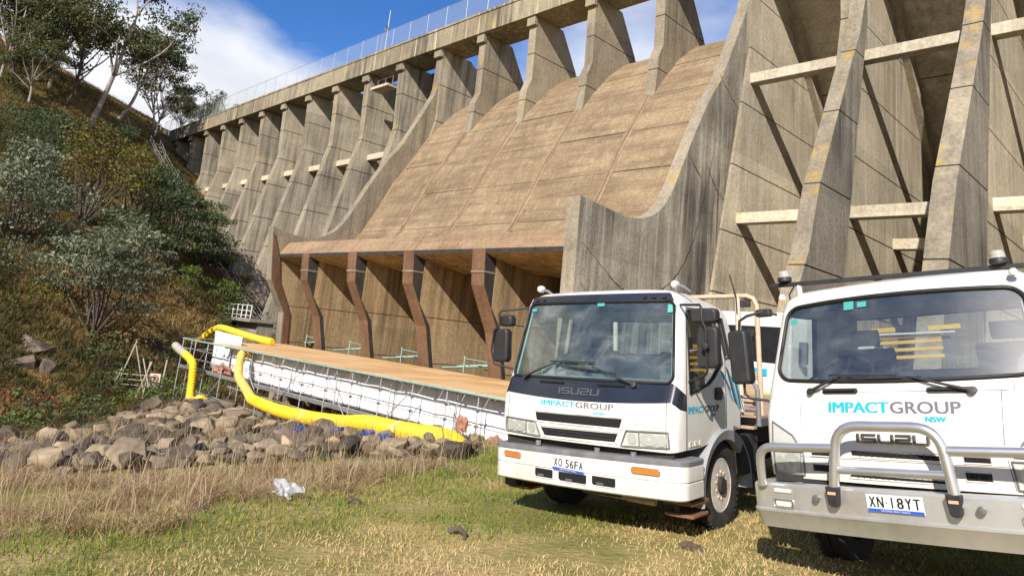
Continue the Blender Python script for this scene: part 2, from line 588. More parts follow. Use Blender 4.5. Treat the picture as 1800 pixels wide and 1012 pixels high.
def ground_mat():
    m, t, b = newmat('grassy_ground')
    b.inputs['Roughness'].default_value = 1.0
    b.inputs['Specular IOR Level'].default_value = 0.1
    g = N(t, 'ShaderNodeNewGeometry')
    P = g.outputs['Position']
    n1_ = N(t, 'ShaderNodeTexNoise', i_Scale=0.55, i_Detail=8.0, i_Roughness=0.65)
    t.links.new(P, n1_.inputs['Vector'])
    lawn = ramp(t, [(0.30, (0.10, 0.115, 0.032)), (0.46, (0.22, 0.195, 0.065)), (0.60, (0.38, 0.285, 0.13)), (0.75, (0.27, 0.185, 0.105))])
    t.links.new(n1_.outputs['Fac'], lawn.inputs[0])
    n2_ = N(t, 'ShaderNodeTexNoise', i_Scale=0.16, i_Detail=9.0, i_Roughness=0.7)
    t.links.new(P, n2_.inputs['Vector'])
    hill = ramp(t, [(0.30, (0.035, 0.036, 0.013)), (0.45, (0.10, 0.072, 0.026)), (0.58, (0.21, 0.135, 0.053)), (0.75, (0.10, 0.06, 0.03))])
    t.links.new(n2_.outputs['Fac'], hill.inputs[0])
    sp = N(t, 'ShaderNodeSeparateXYZ')
    t.links.new(P, sp.inputs[0])
    mr = N(t, 'ShaderNodeMapRange')
    mr.inputs['From Min'].default_value = -20
    mr.inputs['From Max'].default_value = -40
    t.links.new(sp.outputs['X'], mr.inputs['Value'])
    mm = N(t, 'ShaderNodeMix', data_type='RGBA')
    t.links.new(mr.outputs[0], mm.inputs['Factor'])
    t.links.new(lawn.outputs[0], mm.inputs['A'])
    t.links.new(hill.outputs[0], mm.inputs['B'])
    t.links.new(mm.outputs['Result'], b.inputs['Base Color'])
    n3_ = N(t, 'ShaderNodeTexNoise', i_Scale=14.0, i_Detail=6.0)
    t.links.new(P, n3_.inputs['Vector'])
    bp = N(t, 'ShaderNodeBump', i_Strength=0.7, i_Distance=0.05)
    t.links.new(n3_.outputs['Fac'], bp.inputs['Height'])
    t.links.new(bp.outputs[0], b.inputs['Normal'])
    return m


M['ground'] = ground_mat()
go = link('ground', ground_sheet())
tag(go, 'grassy sloping ground with the dry hillside and the stilling basin', None, None, 'structure')

# ------------------------------------------------------------------ dam
S = 5.5                       # one buttress bay in metres
XB = -19.225                  # left face of buttress 0, in bays
ZD = 4.25                     # deck soffit, in bays


def yz(u, v, a):              # profile (Y,Z) extruded along X, all in bays
    return (a * S, u * S, v * S)


dam = thing('buttress_dam', 'tall grey concrete buttress dam with deck, struts and brown spillway chute', 'dam', (-50, 33, 0))
DAM_OFF = Vector((-50, 33, 0))


def dpart(mb, name, mats, smooth=None, bevel=0.0):
    o = mb.build(name, mats, dam, smooth, bevel)
    o.location = -DAM_OFF
    return o


def slice_poly(poly, z0, z1):
    """clip a convex-ish (Y,Z) polygon to z0..z1 (Sutherland-Hodgman)"""
    def clip(p, z, keep_above):
        out = []
        for i in range(len(p)):
            a, b = p[i], p[(i + 1) % len(p)]
            ia = (a[1] >= z) == keep_above or a[1] == z
            ib = (b[1] >= z) == keep_above or b[1] == z
            if ia:
                out.append(a)
            if ia != ib:
                f = (z - a[1]) / (b[1] - a[1])
                out.append((a[0] + f * (b[0] - a[0]), z))
        return out
    p = clip(poly, z0, True)
    return clip(p, z1, False) if len(p) > 2 else p


def inset_front(poly, d):
    return [(y + d, z) for y, z in poly]


def slab_y(z):
    return 6.75 + (4.24 - z) / 1.2


def lifts(mb, poly, x0, x1, zs, groove=0.006, gx=0.007):
    """wall of lifts; between two lifts a recessed joint"""
    for a, b in zip(zs[:-1], zs[1:]):
        p = slice_poly(poly, a + groove, b - groove)
        if len(p) > 2:
            mb.prism(p, x0, x1, yz, 0)
    for z in zs[1:-1]:
        p = slice_poly(poly, z - groove, z + groove)
        if len(p) > 2:
            c = sum(q[0] for q in p) / len(p)
            p = [(q[0] + (gx if q[0] < c else -gx), q[1]) for q in p]
            mb.prism(p, x0 + gx, x1 - gx, yz, 1)


LZ = [-1.4, -0.75, -0.1, 0.55, 1.2, 1.85, 2.5, 3.12, 3.68, ZD]


def paint_front(o, thr=0.5):
    """front (downstream) faces take lichened concrete, darkened in colour to offset the sun (third slot)"""
    me = o.data
    for p in me.polygons:
        if p.material_index == 0 and p.normal.y < -thr:
            p.material_index = 2


BT = 0.145
for k in list(range(0, 12)) + [16, 17, 18, 19, 20]:
    x0 = XB + k
    front = [(6.05, ZD), (6.06, 4.08), (6.10, 3.16), (5.44, 0.20), (5.10, -1.4)]
    back = [(slab_y(z), z) for z in (-1.4, 4.0)] + [(6.75, ZD)]
    poly = front + [(slab_y(-1.4), -1.4)] + [(slab_y(4.0), 4.0), (6.62, ZD)]
    mb = MB()
    zs = [z + random.uniform(-0.05, 0.05) if 0 < i < len(LZ) - 1 else z for i, z in enumerate(LZ)]
    lifts(mb, poly, x0, x0 + BT, zs)
    # corbel head under the deck
    mb.prism([(6.005, ZD - 0.002), (6.005, 4.115), (6.06, 4.115), (6.06, ZD - 0.002)], x0 - 0.012, x0 + BT + 0.012, yz, 0)
    # haunches along the upstream slab
    h = [(slab_y(z) - 0.22, z) for z in (-1.4, 3.75)] + [(slab_y(3.75) + 0.02, 3.75), (slab_y(-1.4) + 0.02, -1.4)]
    mb.prism(h, x0 - 0.07, x0 + BT + 0.07, yz, 0)
    o = dpart(mb, 'buttress', [M['conc_bay'] if k >= 16 else M['conc'], M['joint'], M['conc_edge']])
    paint_front(o)

# later concrete added on the front of the tall right-hand buttresses
EXT = {17: (-2.118, [(6.05, 3.32), (5.92, 2.92), (5.67, 2.48), (5.07, 1.335), (4.9, 0.83), (4.76, 0.6), (4.35, -0.6), (4.2, -1.4)]),
       18: (-1.205, [(6.05, 3.25), (5.72, 2.61), (4.86, 1.25), (4.65, 0.776), (4.5, 0.4), (4.2, -0.6), (4.0, -1.4)]),
       19: (-0.215, [(6.05, 3.25), (5.72, 2.61), (4.86, 1.25), (4.65, 0.776), (4.5, 0.4), (4.2, -0.6), (4.0, -1.4)]),
       20: (0.785, [(6.05, 3.25), (5.72, 2.61), (4.86, 1.25), (4.65, 0.776), (4.5, 0.4), (4.2, -0.6), (4.0, -1.4)])}
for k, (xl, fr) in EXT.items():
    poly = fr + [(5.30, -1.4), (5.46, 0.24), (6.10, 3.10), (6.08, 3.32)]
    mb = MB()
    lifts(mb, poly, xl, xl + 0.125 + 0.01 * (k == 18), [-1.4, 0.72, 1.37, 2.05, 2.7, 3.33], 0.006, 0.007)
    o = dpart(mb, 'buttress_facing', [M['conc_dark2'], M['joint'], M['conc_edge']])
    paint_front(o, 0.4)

# struts between buttresses (upper row everywhere, lower rows at the right)
def strut(k, y0, z0, d=0.115, h=0.10):
    mb = MB()
    mb.prism([(y0, z0), (y0 + d, z0), (y0 + d, z0 + h), (y0, z0 + h)], XB + k + BT - 0.004, XB + k + 1.004, yz)
    o = dpart(mb, 'strut', [M['strut']], bevel=0.02)


M['strut'] = concrete('strut_concrete', (0.52, 0.45, 0.33), (0.68, 0.61, 0.48), stain_amt=0.12, lichen=0.7, seed=29)
for k in list(range(2, 11)):
    strut(k, 6.24, 2.745)
for k in (16, 17, 18, 19):
    strut(k, 6.09, 2.715)
for k in (16, 17, 18, 19):
    strut(k, 5.91, 1.268)
for k in (17, 18, 19):
    strut(k, 7.03, 1.19)

# upstream slab: panels per bay, rows parted by joints
for k in list(range(0, 11)) + [16, 17, 18, 19]:
    rows = [(4.0, 3.1), (3.1, 2.2), (2.2, 1.3), (1.3, 0.4), (0.4, -0.5), (-0.5, -1.4)] if k >= 16 else [(4.0, -1.4)]
    for zt, zb in rows:
        mb = MB()
        zt2, zb2 = zt - 0.006, zb + 0.006
        dy = random.uniform(-0.004, 0.004)
        mb.prism([(slab_y(zt2) + dy, zt2), (slab_y(zb2) + dy, zb2), (slab_y(zb2) + 0.25, zb2), (slab_y(zt2) + 0.25, zt2)],
                 XB + k + BT + 0.0015, XB + k + 0.9985, yz)
        dpart(mb, 'slab_panel', [M['conc_bay']])
# top of slab behind the deck at the bays that do not spill
for k in list(range(0, 11)) + [16, 17, 18, 19]:
    mb = MB()
    mb.prism([(6.95, 4.0), (7.2, 4.0), (7.0, ZD - 0.003), (6.62, ZD - 0.003)], XB + k + BT + 0.0015, XB + k + 0.9985, yz)
    dpart(mb, 'slab_panel', [M['conc']])

# deck + parapet
mb = MB()
mb.prism([(6.0, ZD), (6.51, ZD), (6.51, ZD + 0.13), (6.0, ZD + 0.13)], XB - 1.4, 1.9, yz)
mb.prism([(6.47, ZD + 0.13), (6.51, ZD + 0.13), (6.51, ZD + 0.30), (6.47, ZD + 0.30)], XB - 1.4, 1.9, yz)
dpart(mb, 'deck', [M['conc_deck']])
x = XB - 1.4
while x < 1.85:
    mb = MB()
    mb.prism([(5.972, ZD - 0.012), (6.022, ZD - 0.012), (6.022, ZD + 0.31), (5.972 + random.uniform(-0.002, 0.002), ZD + 0.31)], x + 0.003, x + 0.497, yz)
    mb.prism([(5.96, ZD + 0.285), (6.034, ZD + 0.285), (6.034, ZD + 0.318), (5.96, ZD + 0.318)], x + 0.003, x + 0.497, yz)
    dpart(mb, 'parapet_panel', [M['conc_deck']])
    x += 0.5

# gate piers on the crest
CHUTE = [(7.25, 3.55), (7.05, 3.68), (6.9, 3.68), (6.72, 3.58), (6.39, 3.30), (6.1, 2.96), (5.92, 2.70), (5.7, 2.33), (5.48, 1.98), (5.28, 1.57), (5.08, 1.20), (4.9, 0.98), (4.7, 0.84),
         (4.5, 0.79), (4.3, 0.81), (4.105, 0.905)]
for k in (12, 13, 14, 15):
    x0 = XB + k
    poly = [(6.04, ZD), (6.06, 3.36), (5.985, 3.19), (5.96, 2.80), (5.91, 2.60), (5.98, 2.60), (6.39, 3.15), (6.72, 3.45), (7.0, 3.60), (6.57, ZD)]
    mb = MB()
    lifts(mb, poly, x0, x0 + 0.125, [2.5, 3.05, 3.72, ZD], 0.006, 0.006)
    mb.prism([(5.995, ZD - 0.002), (5.995, 4.11), (6.045, 4.11), (6.045, ZD - 0.002)], x0 - 0.012, x0 + 0.137, yz, 0)
    o = dpart(mb, 'gate_pier', [M['conc_pier'] if 'conc_pier' in M else M['conc'], M['joint'], M['conc_edge']])
    paint_front(o)

# chute: curved panels, five bays by rows, parted by joints
def resample(pl, n):
    L = [0]
    for a, b in zip(pl[:-1], pl[1:]):
        L.append(L[-1] + math.hypot(b[0] - a[0], b[1] - a[1]))
    out = []
    for i in range(n + 1):
        d = L[-1] * i / n
        j = max(q for q in range(len(L)) if L[q] <= d + 1e-9)
        if j == len(pl) - 1:
            out.append(pl[-1])
            continue
        f = (d - L[j]) / (L[j + 1] - L[j])
        out.append((pl[j][0] + f * (pl[j + 1][0] - pl[j][0]), pl[j][1] + f * (pl[j + 1][1] - pl[j][1])))
    return out


CR = resample(CHUTE, 64)
NROW = 8
for k in range(11, 16):
    xa = XB + k + (0.12 if k == 11 else 0.0)
    xb = XB + k + 1.0
    for r in range(NROW):
        pts = CR[r * 8:r * 8 + 9]
        pts = [pts[0]] + pts[1:]
        lo = [(y + 0.10, z - 0.06) for y, z in pts]
        # pull ends in a little for the joint
        def lerp(a, b, f):
            return (a[0] + f * (b[0] - a[0]), a[1] + f * (b[1] - a[1]))
        top = [lerp(pts[0], pts[1], 0.045)] + pts[1:-1] + [lerp(pts[-1], pts[-2], 0.045)]
        d = random.uniform(-0.0025, 0.0025)
        top = [(y - d, z + d) for y, z in top]
        mb = MB()
        mb.prism(top + lo[::-1], xa + 0.055 + 0.002, xb + 0.055 - 0.002 - (0.055 if k == 15 else 0), yz)
        dpart(mb, 'chute_panel', [M['chute']], smooth=35)
mb = MB()
lo1 = [(y + 0.012, z - 0.008) for y, z in CR]
lo2 = [(y + 0.22, z - 0.16) for y, z in CR]
mb.prism(lo1 + lo2[::-1], XB + 11.1, XB + 16.01, yz)
dpart(mb, 'chute_bed', [M['lip']], smooth=35)
# seams running down the chute from each gate pier
M['seam'] = concrete('seam_concrete', (0.24, 0.16, 0.105), (0.38, 0.275, 0.185), streak=0.2, stain=(0.12, 0.08, 0.055), stain_amt=0.6, seed=41)
for k in (12, 13, 14, 15):
    pl = [(y - 0.006, z + 0.004) for y, z in CR[20:]]
    lo = [(y + 0.02, z - 0.014) for y, z in CR[20:]]
    xs_ = XB + k + 0.055
    for xa, xb, mt, d in ((xs_ - 0.045, xs_ - 0.003, 'lip', 0.0), (xs_ + 0.003, xs_ + 0.04, 'seam', 0.004)):
        mb = MB()
        mb.prism([(y + d, z - d * 0.6) for y, z in pl] + lo[::-1], xa, xb, yz)
        dpart(mb, 'chute_seam', [M[mt]], smooth=35)
# body of the spillway below the crest
mb = MB()
mb.prism([(7.25, 3.5), (6.5, 2.9), (5.9, 1.9), (5.75, 0.8), (5.75, -1.4), (8.4, -1.4), (8.4, 2.2)], XB + 11.1, XB + 16.0, yz)
dpart(mb, 'spillway_body', [M['conc_chamber']])

M['mould'] = plain('mould_crack', (0.045, 0.04, 0.034), 0.95, var=0.5, scale=3)
# training walls either side of the chute
TW = [(6.08, ZD), (6.06, 3.62), (6.03, 3.50), (5.79, 3.0), (5.58, 2.58), (5.375, 2.303), (5.16, 1.93), (4.99, 1.60), (4.90, 1.42), (4.836, 1.316), (4.76, 1.21), (4.685, 1.141), (4.57, 1.071), (4.46, 1.03), (4.35, 1.012), (4.23, 1.0), (3.88, 1.03), (3.685, 1.045)]
TWL = TW[:-2] + [(4.0, 1.03), (3.86, 1.066)]


def wall_piece(poly, x0, x1, mats, joints):
    mb = MB()
    mb.prism(poly, x0, x1, yz, 0)
    o = dpart(mb, 'training_wall', mats)
    for p in o.data.polygons:
        if p.normal.y < -0.35 or (p.normal.z > 0.3):
            p.material_index = 1
    # recessed-looking joints: thin dark mortar ribs pressed into the face
    return o


wall_piece(TW + [(3.69, 0.3), (3.72, -1.4), (6.3, -1.4), (6.3, ZD)], XB + 16.0, XB + 16.118, [M['conc_dark'], M['conc_edge']], None)
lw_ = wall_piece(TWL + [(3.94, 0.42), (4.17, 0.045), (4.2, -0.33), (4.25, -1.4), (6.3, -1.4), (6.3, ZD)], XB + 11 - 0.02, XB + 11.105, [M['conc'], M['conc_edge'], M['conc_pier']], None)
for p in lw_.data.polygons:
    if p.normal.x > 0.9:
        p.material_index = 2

# construction joints / cracks on the right training wall's outer face (shallow dark grooves filled with mould)
def face_joint(pts, x, w=0.026):
    mb = MB()
    n = len(pts)
    P = []
    ext = [(2 * pts[0][0] - pts[1][0], 2 * pts[0][1] - pts[1][1])] + pts + [(2 * pts[-1][0] - pts[-2][0], 2 * pts[-1][1] - pts[-2][1])]
    for i in range(1, n):
        a, b, c, d = ext[i - 1:i + 3]
        for k in range(7):
            t = k / 7
            P.append(tuple(0.5 * (2 * b[q] + (c[q] - a[q]) * t + (2 * a[q] - 5 * b[q] + 4 * c[q] - d[q]) * t * t + (3 * b[q] - a[q] - 3 * c[q] + d[q]) * t ** 3) + random.uniform(-0.006, 0.006) for q in (0, 1)))
    P.append(pts[-1])
    m = len(P)
    wid = [w * S * 0.5 * random.uniform(0.5, 1.5) * (0.25 + 0.75 * math.sin(math.pi * (i + 0.3) / m)) for i in range(m)]
    vs, fs = [], []
    for i, (y, z) in enumerate(P):
        a, b = P[max(0, i - 1)], P[min(m - 1, i + 1)]
        ty, tz = b[0] - a[0], b[1] - a[1]
        L = math.hypot(ty, tz) + 1e-9
        ny, nz = -tz / L, ty / L
        X = x * S
        vs += [(X - 0.01, y * S + ny * wid[i], z * S + nz * wid[i]), (X + 0.006, y * S, z * S), (X - 0.01, y * S - ny * wid[i], z * S - nz * wid[i])]
    for i in range(m - 1):
        fs += [(3 * i, 3 * i + 1, 3 * i + 4, 3 * i + 3), (3 * i + 1, 3 * i + 2, 3 * i + 5, 3 * i + 4)]
    mb.add(vs, fs)
    o = dpart(mb, 'mould_line', [M['mould']], smooth=60)


XR = XB + 16.118 + 0.0005
face_joint([(3.75, 0.72), (4.0, 0.58), (4.2, 0.47), (4.45, 0.42), (4.75, 0.50), (5.05, 0.72), (5.25, 1.05), (5.4, 1.5), (5.55, 2.05)], XR)
face_joint([(3.75, 0.45), (3.95, 0.33), (4.3, 0.24), (4.75, 0.26), (5.05, 0.45), (5.2, 0.7)], XR)
face_joint([(5.0, 0.55), (5.3, 0.36), (5.75, 0.30)], XR, 0.016)
face_joint([(5.36, 1.72), (5.6, 1.5), (5.85, 1.42)], XR)
face_joint([(5.08, 1.72), (5.3, 1.55)], XR)
face_joint([(5.55, 2.62), (5.8, 2.45), (6.0, 2.38)], XR)
face_joint([(5.85, 1.42), (5.7, 0.9), (5.75, 0.3)], XR, 0.008)

# lip beam and the piers below it
NXL = [XB + k - 0.305 for k in (12, 13, 14, 15, 16)]
lip_edges = [XB + 11.105 - 0.02, XB + 13 - 0.30 + 0.02, XB + 14 - 0.30 + 0.14, XB + 16.0]
for a, b in zip(lip_edges[:-1], lip_edges[1:]):
    mb = MB()
    mb.prism([(4.105, 0.905), (3.99, 0.742), (3.99, 0.705), (4.10, 0.675), (4.6, 0.60), (5.2, 0.62), (5.74, 0.62), (5.74, 0.70), (4.5, 0.72), (4.2, 0.84)], a + 0.006, b - 0.006, yz)
    o = dpart(mb, 'spillway_lip', [M['lip'], M['conc_chamber'], M['black']])
    for p in o.data.polygons:
        if p.normal.z < -0.3:
            p.material_index = 1
        if p.normal.y < -0.9:
            p.material_index = 2  # dark band: shade of the underside painted on the lip edge
NOSE = [(3.985, 0.742), (4.015, 0.43), (4.24, 0.04), (4.335, -0.33), (4.42, -1.4), (4.6, -1.4), (4.52, -0.33), (4.45, 0.04), (4.40, 0.43), (4.40, 0.70), (4.105, 0.70)]
for i, xl in enumerate(NXL):
    t_ = 0.165
    if i == 4:
        xl, t_ = XB + 16.0 - 0.10, 0.0985
    mb = MB()
    mb.prism(NOSE, xl, xl + t_, yz, 0)
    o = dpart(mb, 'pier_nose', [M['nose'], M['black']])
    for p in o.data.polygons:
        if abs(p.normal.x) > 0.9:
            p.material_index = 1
    # wall behind the nose
    mb = MB()
    pw = [(4.13, 0.672), (4.13, 0.25), (4.29, 0.04), (4.385, -0.33), (4.47, -1.4), (5.74, -1.4), (5.74, 0.615), (5.2, 0.615), (4.6, 0.595)]
    if i < 4:
        zs_ = [-1.4, -0.7, -0.30, 0.13, 0.7]
        lifts(mb, pw, xl - 0.003, xl + t_ + 0.003, zs_, 0.004, 0.004)
        dpart(mb, 'pier_wall', [M['conc_chamber'], M['joint']])
    # pale mortar band round the nose
    mb = MB()
    mb.box(((xl + t_ / 2) * S, 4.06 * S, 0.545 * S), ((t_ + 0.006) * S, 0.125 * S, 0.016 * S))
    dpart(mb, 'mortar_band', [M['conc_edge']])
# inner lining of the left training wall inside the first chamber
mb = MB()
lifts(mb, [(4.0, 0.66), (4.05, 0.40), (4.22, 0.04), (4.26, -0.33), (4.3, -1.4), (5.74, -1.4), (5.74, 0.615), (5.2, 0.615), (4.6, 0.59)], XB + 11.105, XB + 11.112, [-1.4, -0.7, -0.30, 0.13, 0.7], 0.004, 0.003)
dpart(mb, 'pier_wall', [M['conc_chamber'], M['joint']])
mb = MB()
mb.prism([(3.86, 1.0), (3.945, 0.42), (4.175, 0.045), (4.205, -0.33), (4.26, -1.4), (4.33, -1.4), (4.28, -0.33), (4.25, 0.04), (4.05, 0.42), (4.0, 0.68)], XB + 11.112, XB + 11.13, yz)
dpart(mb, 'pier_nose', [M['nose']])
# chamber floor
mb = MB()
mb.prism([(4.1, -1.30), (5.76, -1.30), (5.76, -1.42), (4.1, -1.42)], XB + 11.1, XB + 16.0, yz)
dpart(mb, 'apron', [M['conc_chamber']])

# small balcony on the buttress
mb = MB()
bx_, by_, bz_ = (XB + 9.62) * S, 6.06 * S, 3.90 * S
mb.box((bx_, by_, bz_), (0.5 * S, 0.20 * S, 0.045 * S))
dpart(mb, 'balcony', [M['strut']], bevel=0.02)
mb = MB()
for q in (-0.22, 0, 0.22):
    mb.tube([(bx_ + q * S, by_ + 0.02 * S, bz_), (bx_ + q * S, by_ + 0.02 * S, bz_ + 1.0)], 0.03, 6)
mb.tube([(bx_ - 0.23 * S, by_ + 0.02 * S, bz_ + 1.0), (bx_ + 0.23 * S, by_ + 0.02 * S, bz_ + 1.0)], 0.03, 6)
M['galv'] = plain('galvanised_steel', (0.42, 0.43, 0.44), 0.45, 0.7, var=0.2, scale=6)
M['galv_dark'] = plain('dull_steel', (0.20, 0.20, 0.20), 0.5, 0.6, var=0.2, scale=6)
dpart(mb, 'balcony_rail', [M['galv_dark']])

# ------------------------------------------------------------------ truck materials
M['white'] = plain('white_truck_paint', (0.75, 0.735, 0.69), 0.28, var=0.05, scale=1.5, coat=0.4, dirt=(0.50, 0.44, 0.35), dirt_scale=2.6)


def road_film(m, lo, hi, col, amt):
    """splashed dirt on the lower body: patchy, in the thing's own coordinates"""
    t = m.node_tree
    b = t.nodes['Principled BSDF']
    src = b.inputs['Base Color'].links[0].from_socket
    tcx = N(t, 'ShaderNodeTexCoord')
    sp = N(t, 'ShaderNodeSeparateXYZ')
    t.links.new(tcx.outputs['Object'], sp.inputs[0])
    mr = N(t, 'ShaderNodeMapRange')
    mr.inputs['From Min'].default_value = hi
    mr.inputs['From Max'].default_value = lo
    t.links.new(sp.outputs['Z'], mr.inputs['Value'])
    nz = N(t, 'ShaderNodeTexNoise', i_Scale=5.0, i_Detail=10.0, i_Roughness=0.72)
    mpp = N(t, 'ShaderNodeMapping')
    mpp.inputs['Scale'].default_value = (1.0, 1.0, 0.35)
    t.links.new(tcx.outputs['Object'], mpp.inputs['Vector'])
    t.links.new(mpp.outputs[0], nz.inputs['Vector'])
    r = ramp(t, [(0.36, (0.12, 0.12, 0.12)), (0.68, (1, 1, 1))])
    t.links.new(nz.outputs['Fac'], r.inputs[0])
    mu = N(t, 'ShaderNodeMath', operation='MULTIPLY')
    t.links.new(mr.outputs[0], mu.inputs[0])
    t.links.new(r.outputs[0], mu.inputs[1])
    m2 = N(t, 'ShaderNodeMath', operation='MULTIPLY')
    m2.inputs[1].default_value = amt
    t.links.new(mu.outputs[0], m2.inputs[0])
    mx_ = N(t, 'ShaderNodeMix', data_type='RGBA')
    t.links.new(m2.outputs[0], mx_.inputs['Factor'])
    t.links.new(src, mx_.inputs['A'])
    mx_.inputs['B'].default_value = (*col, 1)
    t.links.new(mx_.outputs['Result'], b.inputs['Base Color'])


road_film(M['white'], 0.35, 1.15, (0.30, 0.25, 0.18), 0.55)
M['white_in'] = plain('white_inner_paint', (0.62, 0.61, 0.58), 0.5)
M['panel'] = plain('black_gloss_panel', (0.018, 0.02, 0.026), 0.22, coat=0.4, var=0.3, scale=3)
M['plastic'] = plain('black_plastic', (0.022, 0.022, 0.024), 0.55, var=0.3, scale=9, bump=0.05)
M['plastic_grey'] = plain('faded_grey_plastic', (0.17, 0.17, 0.18), 0.6, var=0.25, scale=7)
M['fender'] = plain('grey_mudguard', (0.33, 0.34, 0.35), 0.55, var=0.15, scale=5, dirt=(0.24, 0.21, 0.17))
M['rubber'] = plain('tyre_rubber', (0.02, 0.019, 0.018), 0.85, var=0.4, scale=10, bump=0.2, dirt=(0.07, 0.055, 0.04), dirt_scale=6)
M['shade_fill'] = plain('painted_recess_shade', (0.006, 0.006, 0.007), 0.9)  # near-black plates: the shade inside slots and openings, put into the colour
M['under'] = plain('dirty_chassis', (0.03, 0.027, 0.024), 0.8, var=0.4, scale=5)
M['chrome'] = plain('chrome', (0.75, 0.75, 0.76), 0.12, 1.0)
M['alloy'] = plain('brushed_alloy', (0.66, 0.655, 0.64), 0.42, 0.75, var=0.10, scale=3.5, bump=0.03, dirt=(0.42, 0.40, 0.36), dirt_scale=2.2)
M['alloy_tube'] = plain('alloy_tube', (0.70, 0.69, 0.68), 0.33, 0.85, var=0.08, scale=4)
M['reflector'] = plain('lamp_reflector', (0.74, 0.74, 0.73), 0.25, 0.35)
M['chrome_dark'] = plain('shaded_chrome_badge', (0.16, 0.15, 0.145), 0.3, 0.7)  # dark shading of the chrome put into its base colour
M['dome'] = plain('beacon_dome', (0.40, 0.37, 0.32), 0.2, coat=0.5)
M['amber'] = plain('amber_lens', (0.65, 0.17, 0.015), 0.18, coat=0.6, var=0.15, scale=30)
M['lensw'] = plain('pale_lens', (0.62, 0.62, 0.56), 0.15, coat=0.5, var=0.1, scale=30)
M['cyan'] = plain('cyan_vinyl', (0.015, 0.42, 0.62), 0.35)
M['grey_vinyl'] = plain('grey_vinyl', (0.16, 0.14, 0.17), 0.35)
M['dark_vinyl'] = plain('dark_vinyl', (0.05, 0.045, 0.06), 0.35)
M['badge_beige'] = plain('faded_badge', (0.60, 0.56, 0.46), 0.4)
M['badge_dark'] = plain('dark_badge', (0.16, 0.16, 0.17), 0.3, 0.6)
M['plate_w'] = plain('plate_white', (0.72, 0.72, 0.70), 0.4)
M['plate_b'] = plain('plate_blue', (0.02, 0.10, 0.50), 0.4)
M['plate_k'] = plain('plate_black', (0.012, 0.012, 0.014), 0.4)
M['seat'] = plain('seat_cloth', (0.09, 0.095, 0.10), 0.9, var=0.2, scale=20)
M['dash'] = plain('dash_plastic', (0.20, 0.205, 0.205), 0.6)
M['lining'] = plain('cab_lining', (0.56, 0.56, 0.54), 0.8)
M['rust'] = plain('rusty_steel', (0.20, 0.095, 0.05), 0.8, 0.1, var=0.45, scale=18, bump=0.2)
M['rack_orange'] = plain('faded_orange_paint', (0.64, 0.40, 0.27), 0.55, var=0.15, scale=6, dirt=(0.55, 0.45, 0.36))
M['rack_cream'] = plain('cream_paint', (0.66, 0.52, 0.40), 0.55, var=0.12, scale=6)
M['timber'] = plain('grey_timber', (0.42, 0.31, 0.22), 0.8, var=0.25, scale=10)
M['yellow'] = plain('yellow_paint', (0.72, 0.43, 0.03), 0.45, var=0.1, scale=6)
M['teal_sticker'] = plain('teal_sticker', (0.07, 0.36, 0.33), 0.4)
M['seal'] = plain('black_rubber_seal', (0.012, 0.012, 0.012), 0.6)
M['rimw'] = plain('pale_rim', (0.60, 0.56, 0.50), 0.5, var=0.2, scale=9, dirt=(0.25, 0.15, 0.09), dirt_scale=8)
M['nut'] = plain('orange_wheel_nut', (0.55, 0.36, 0.25), 0.6, var=0.4, scale=30)
M['rimhub'] = plain('orange_hub', (0.36, 0.15, 0.085), 0.6, var=0.35, scale=15, bump=0.1)


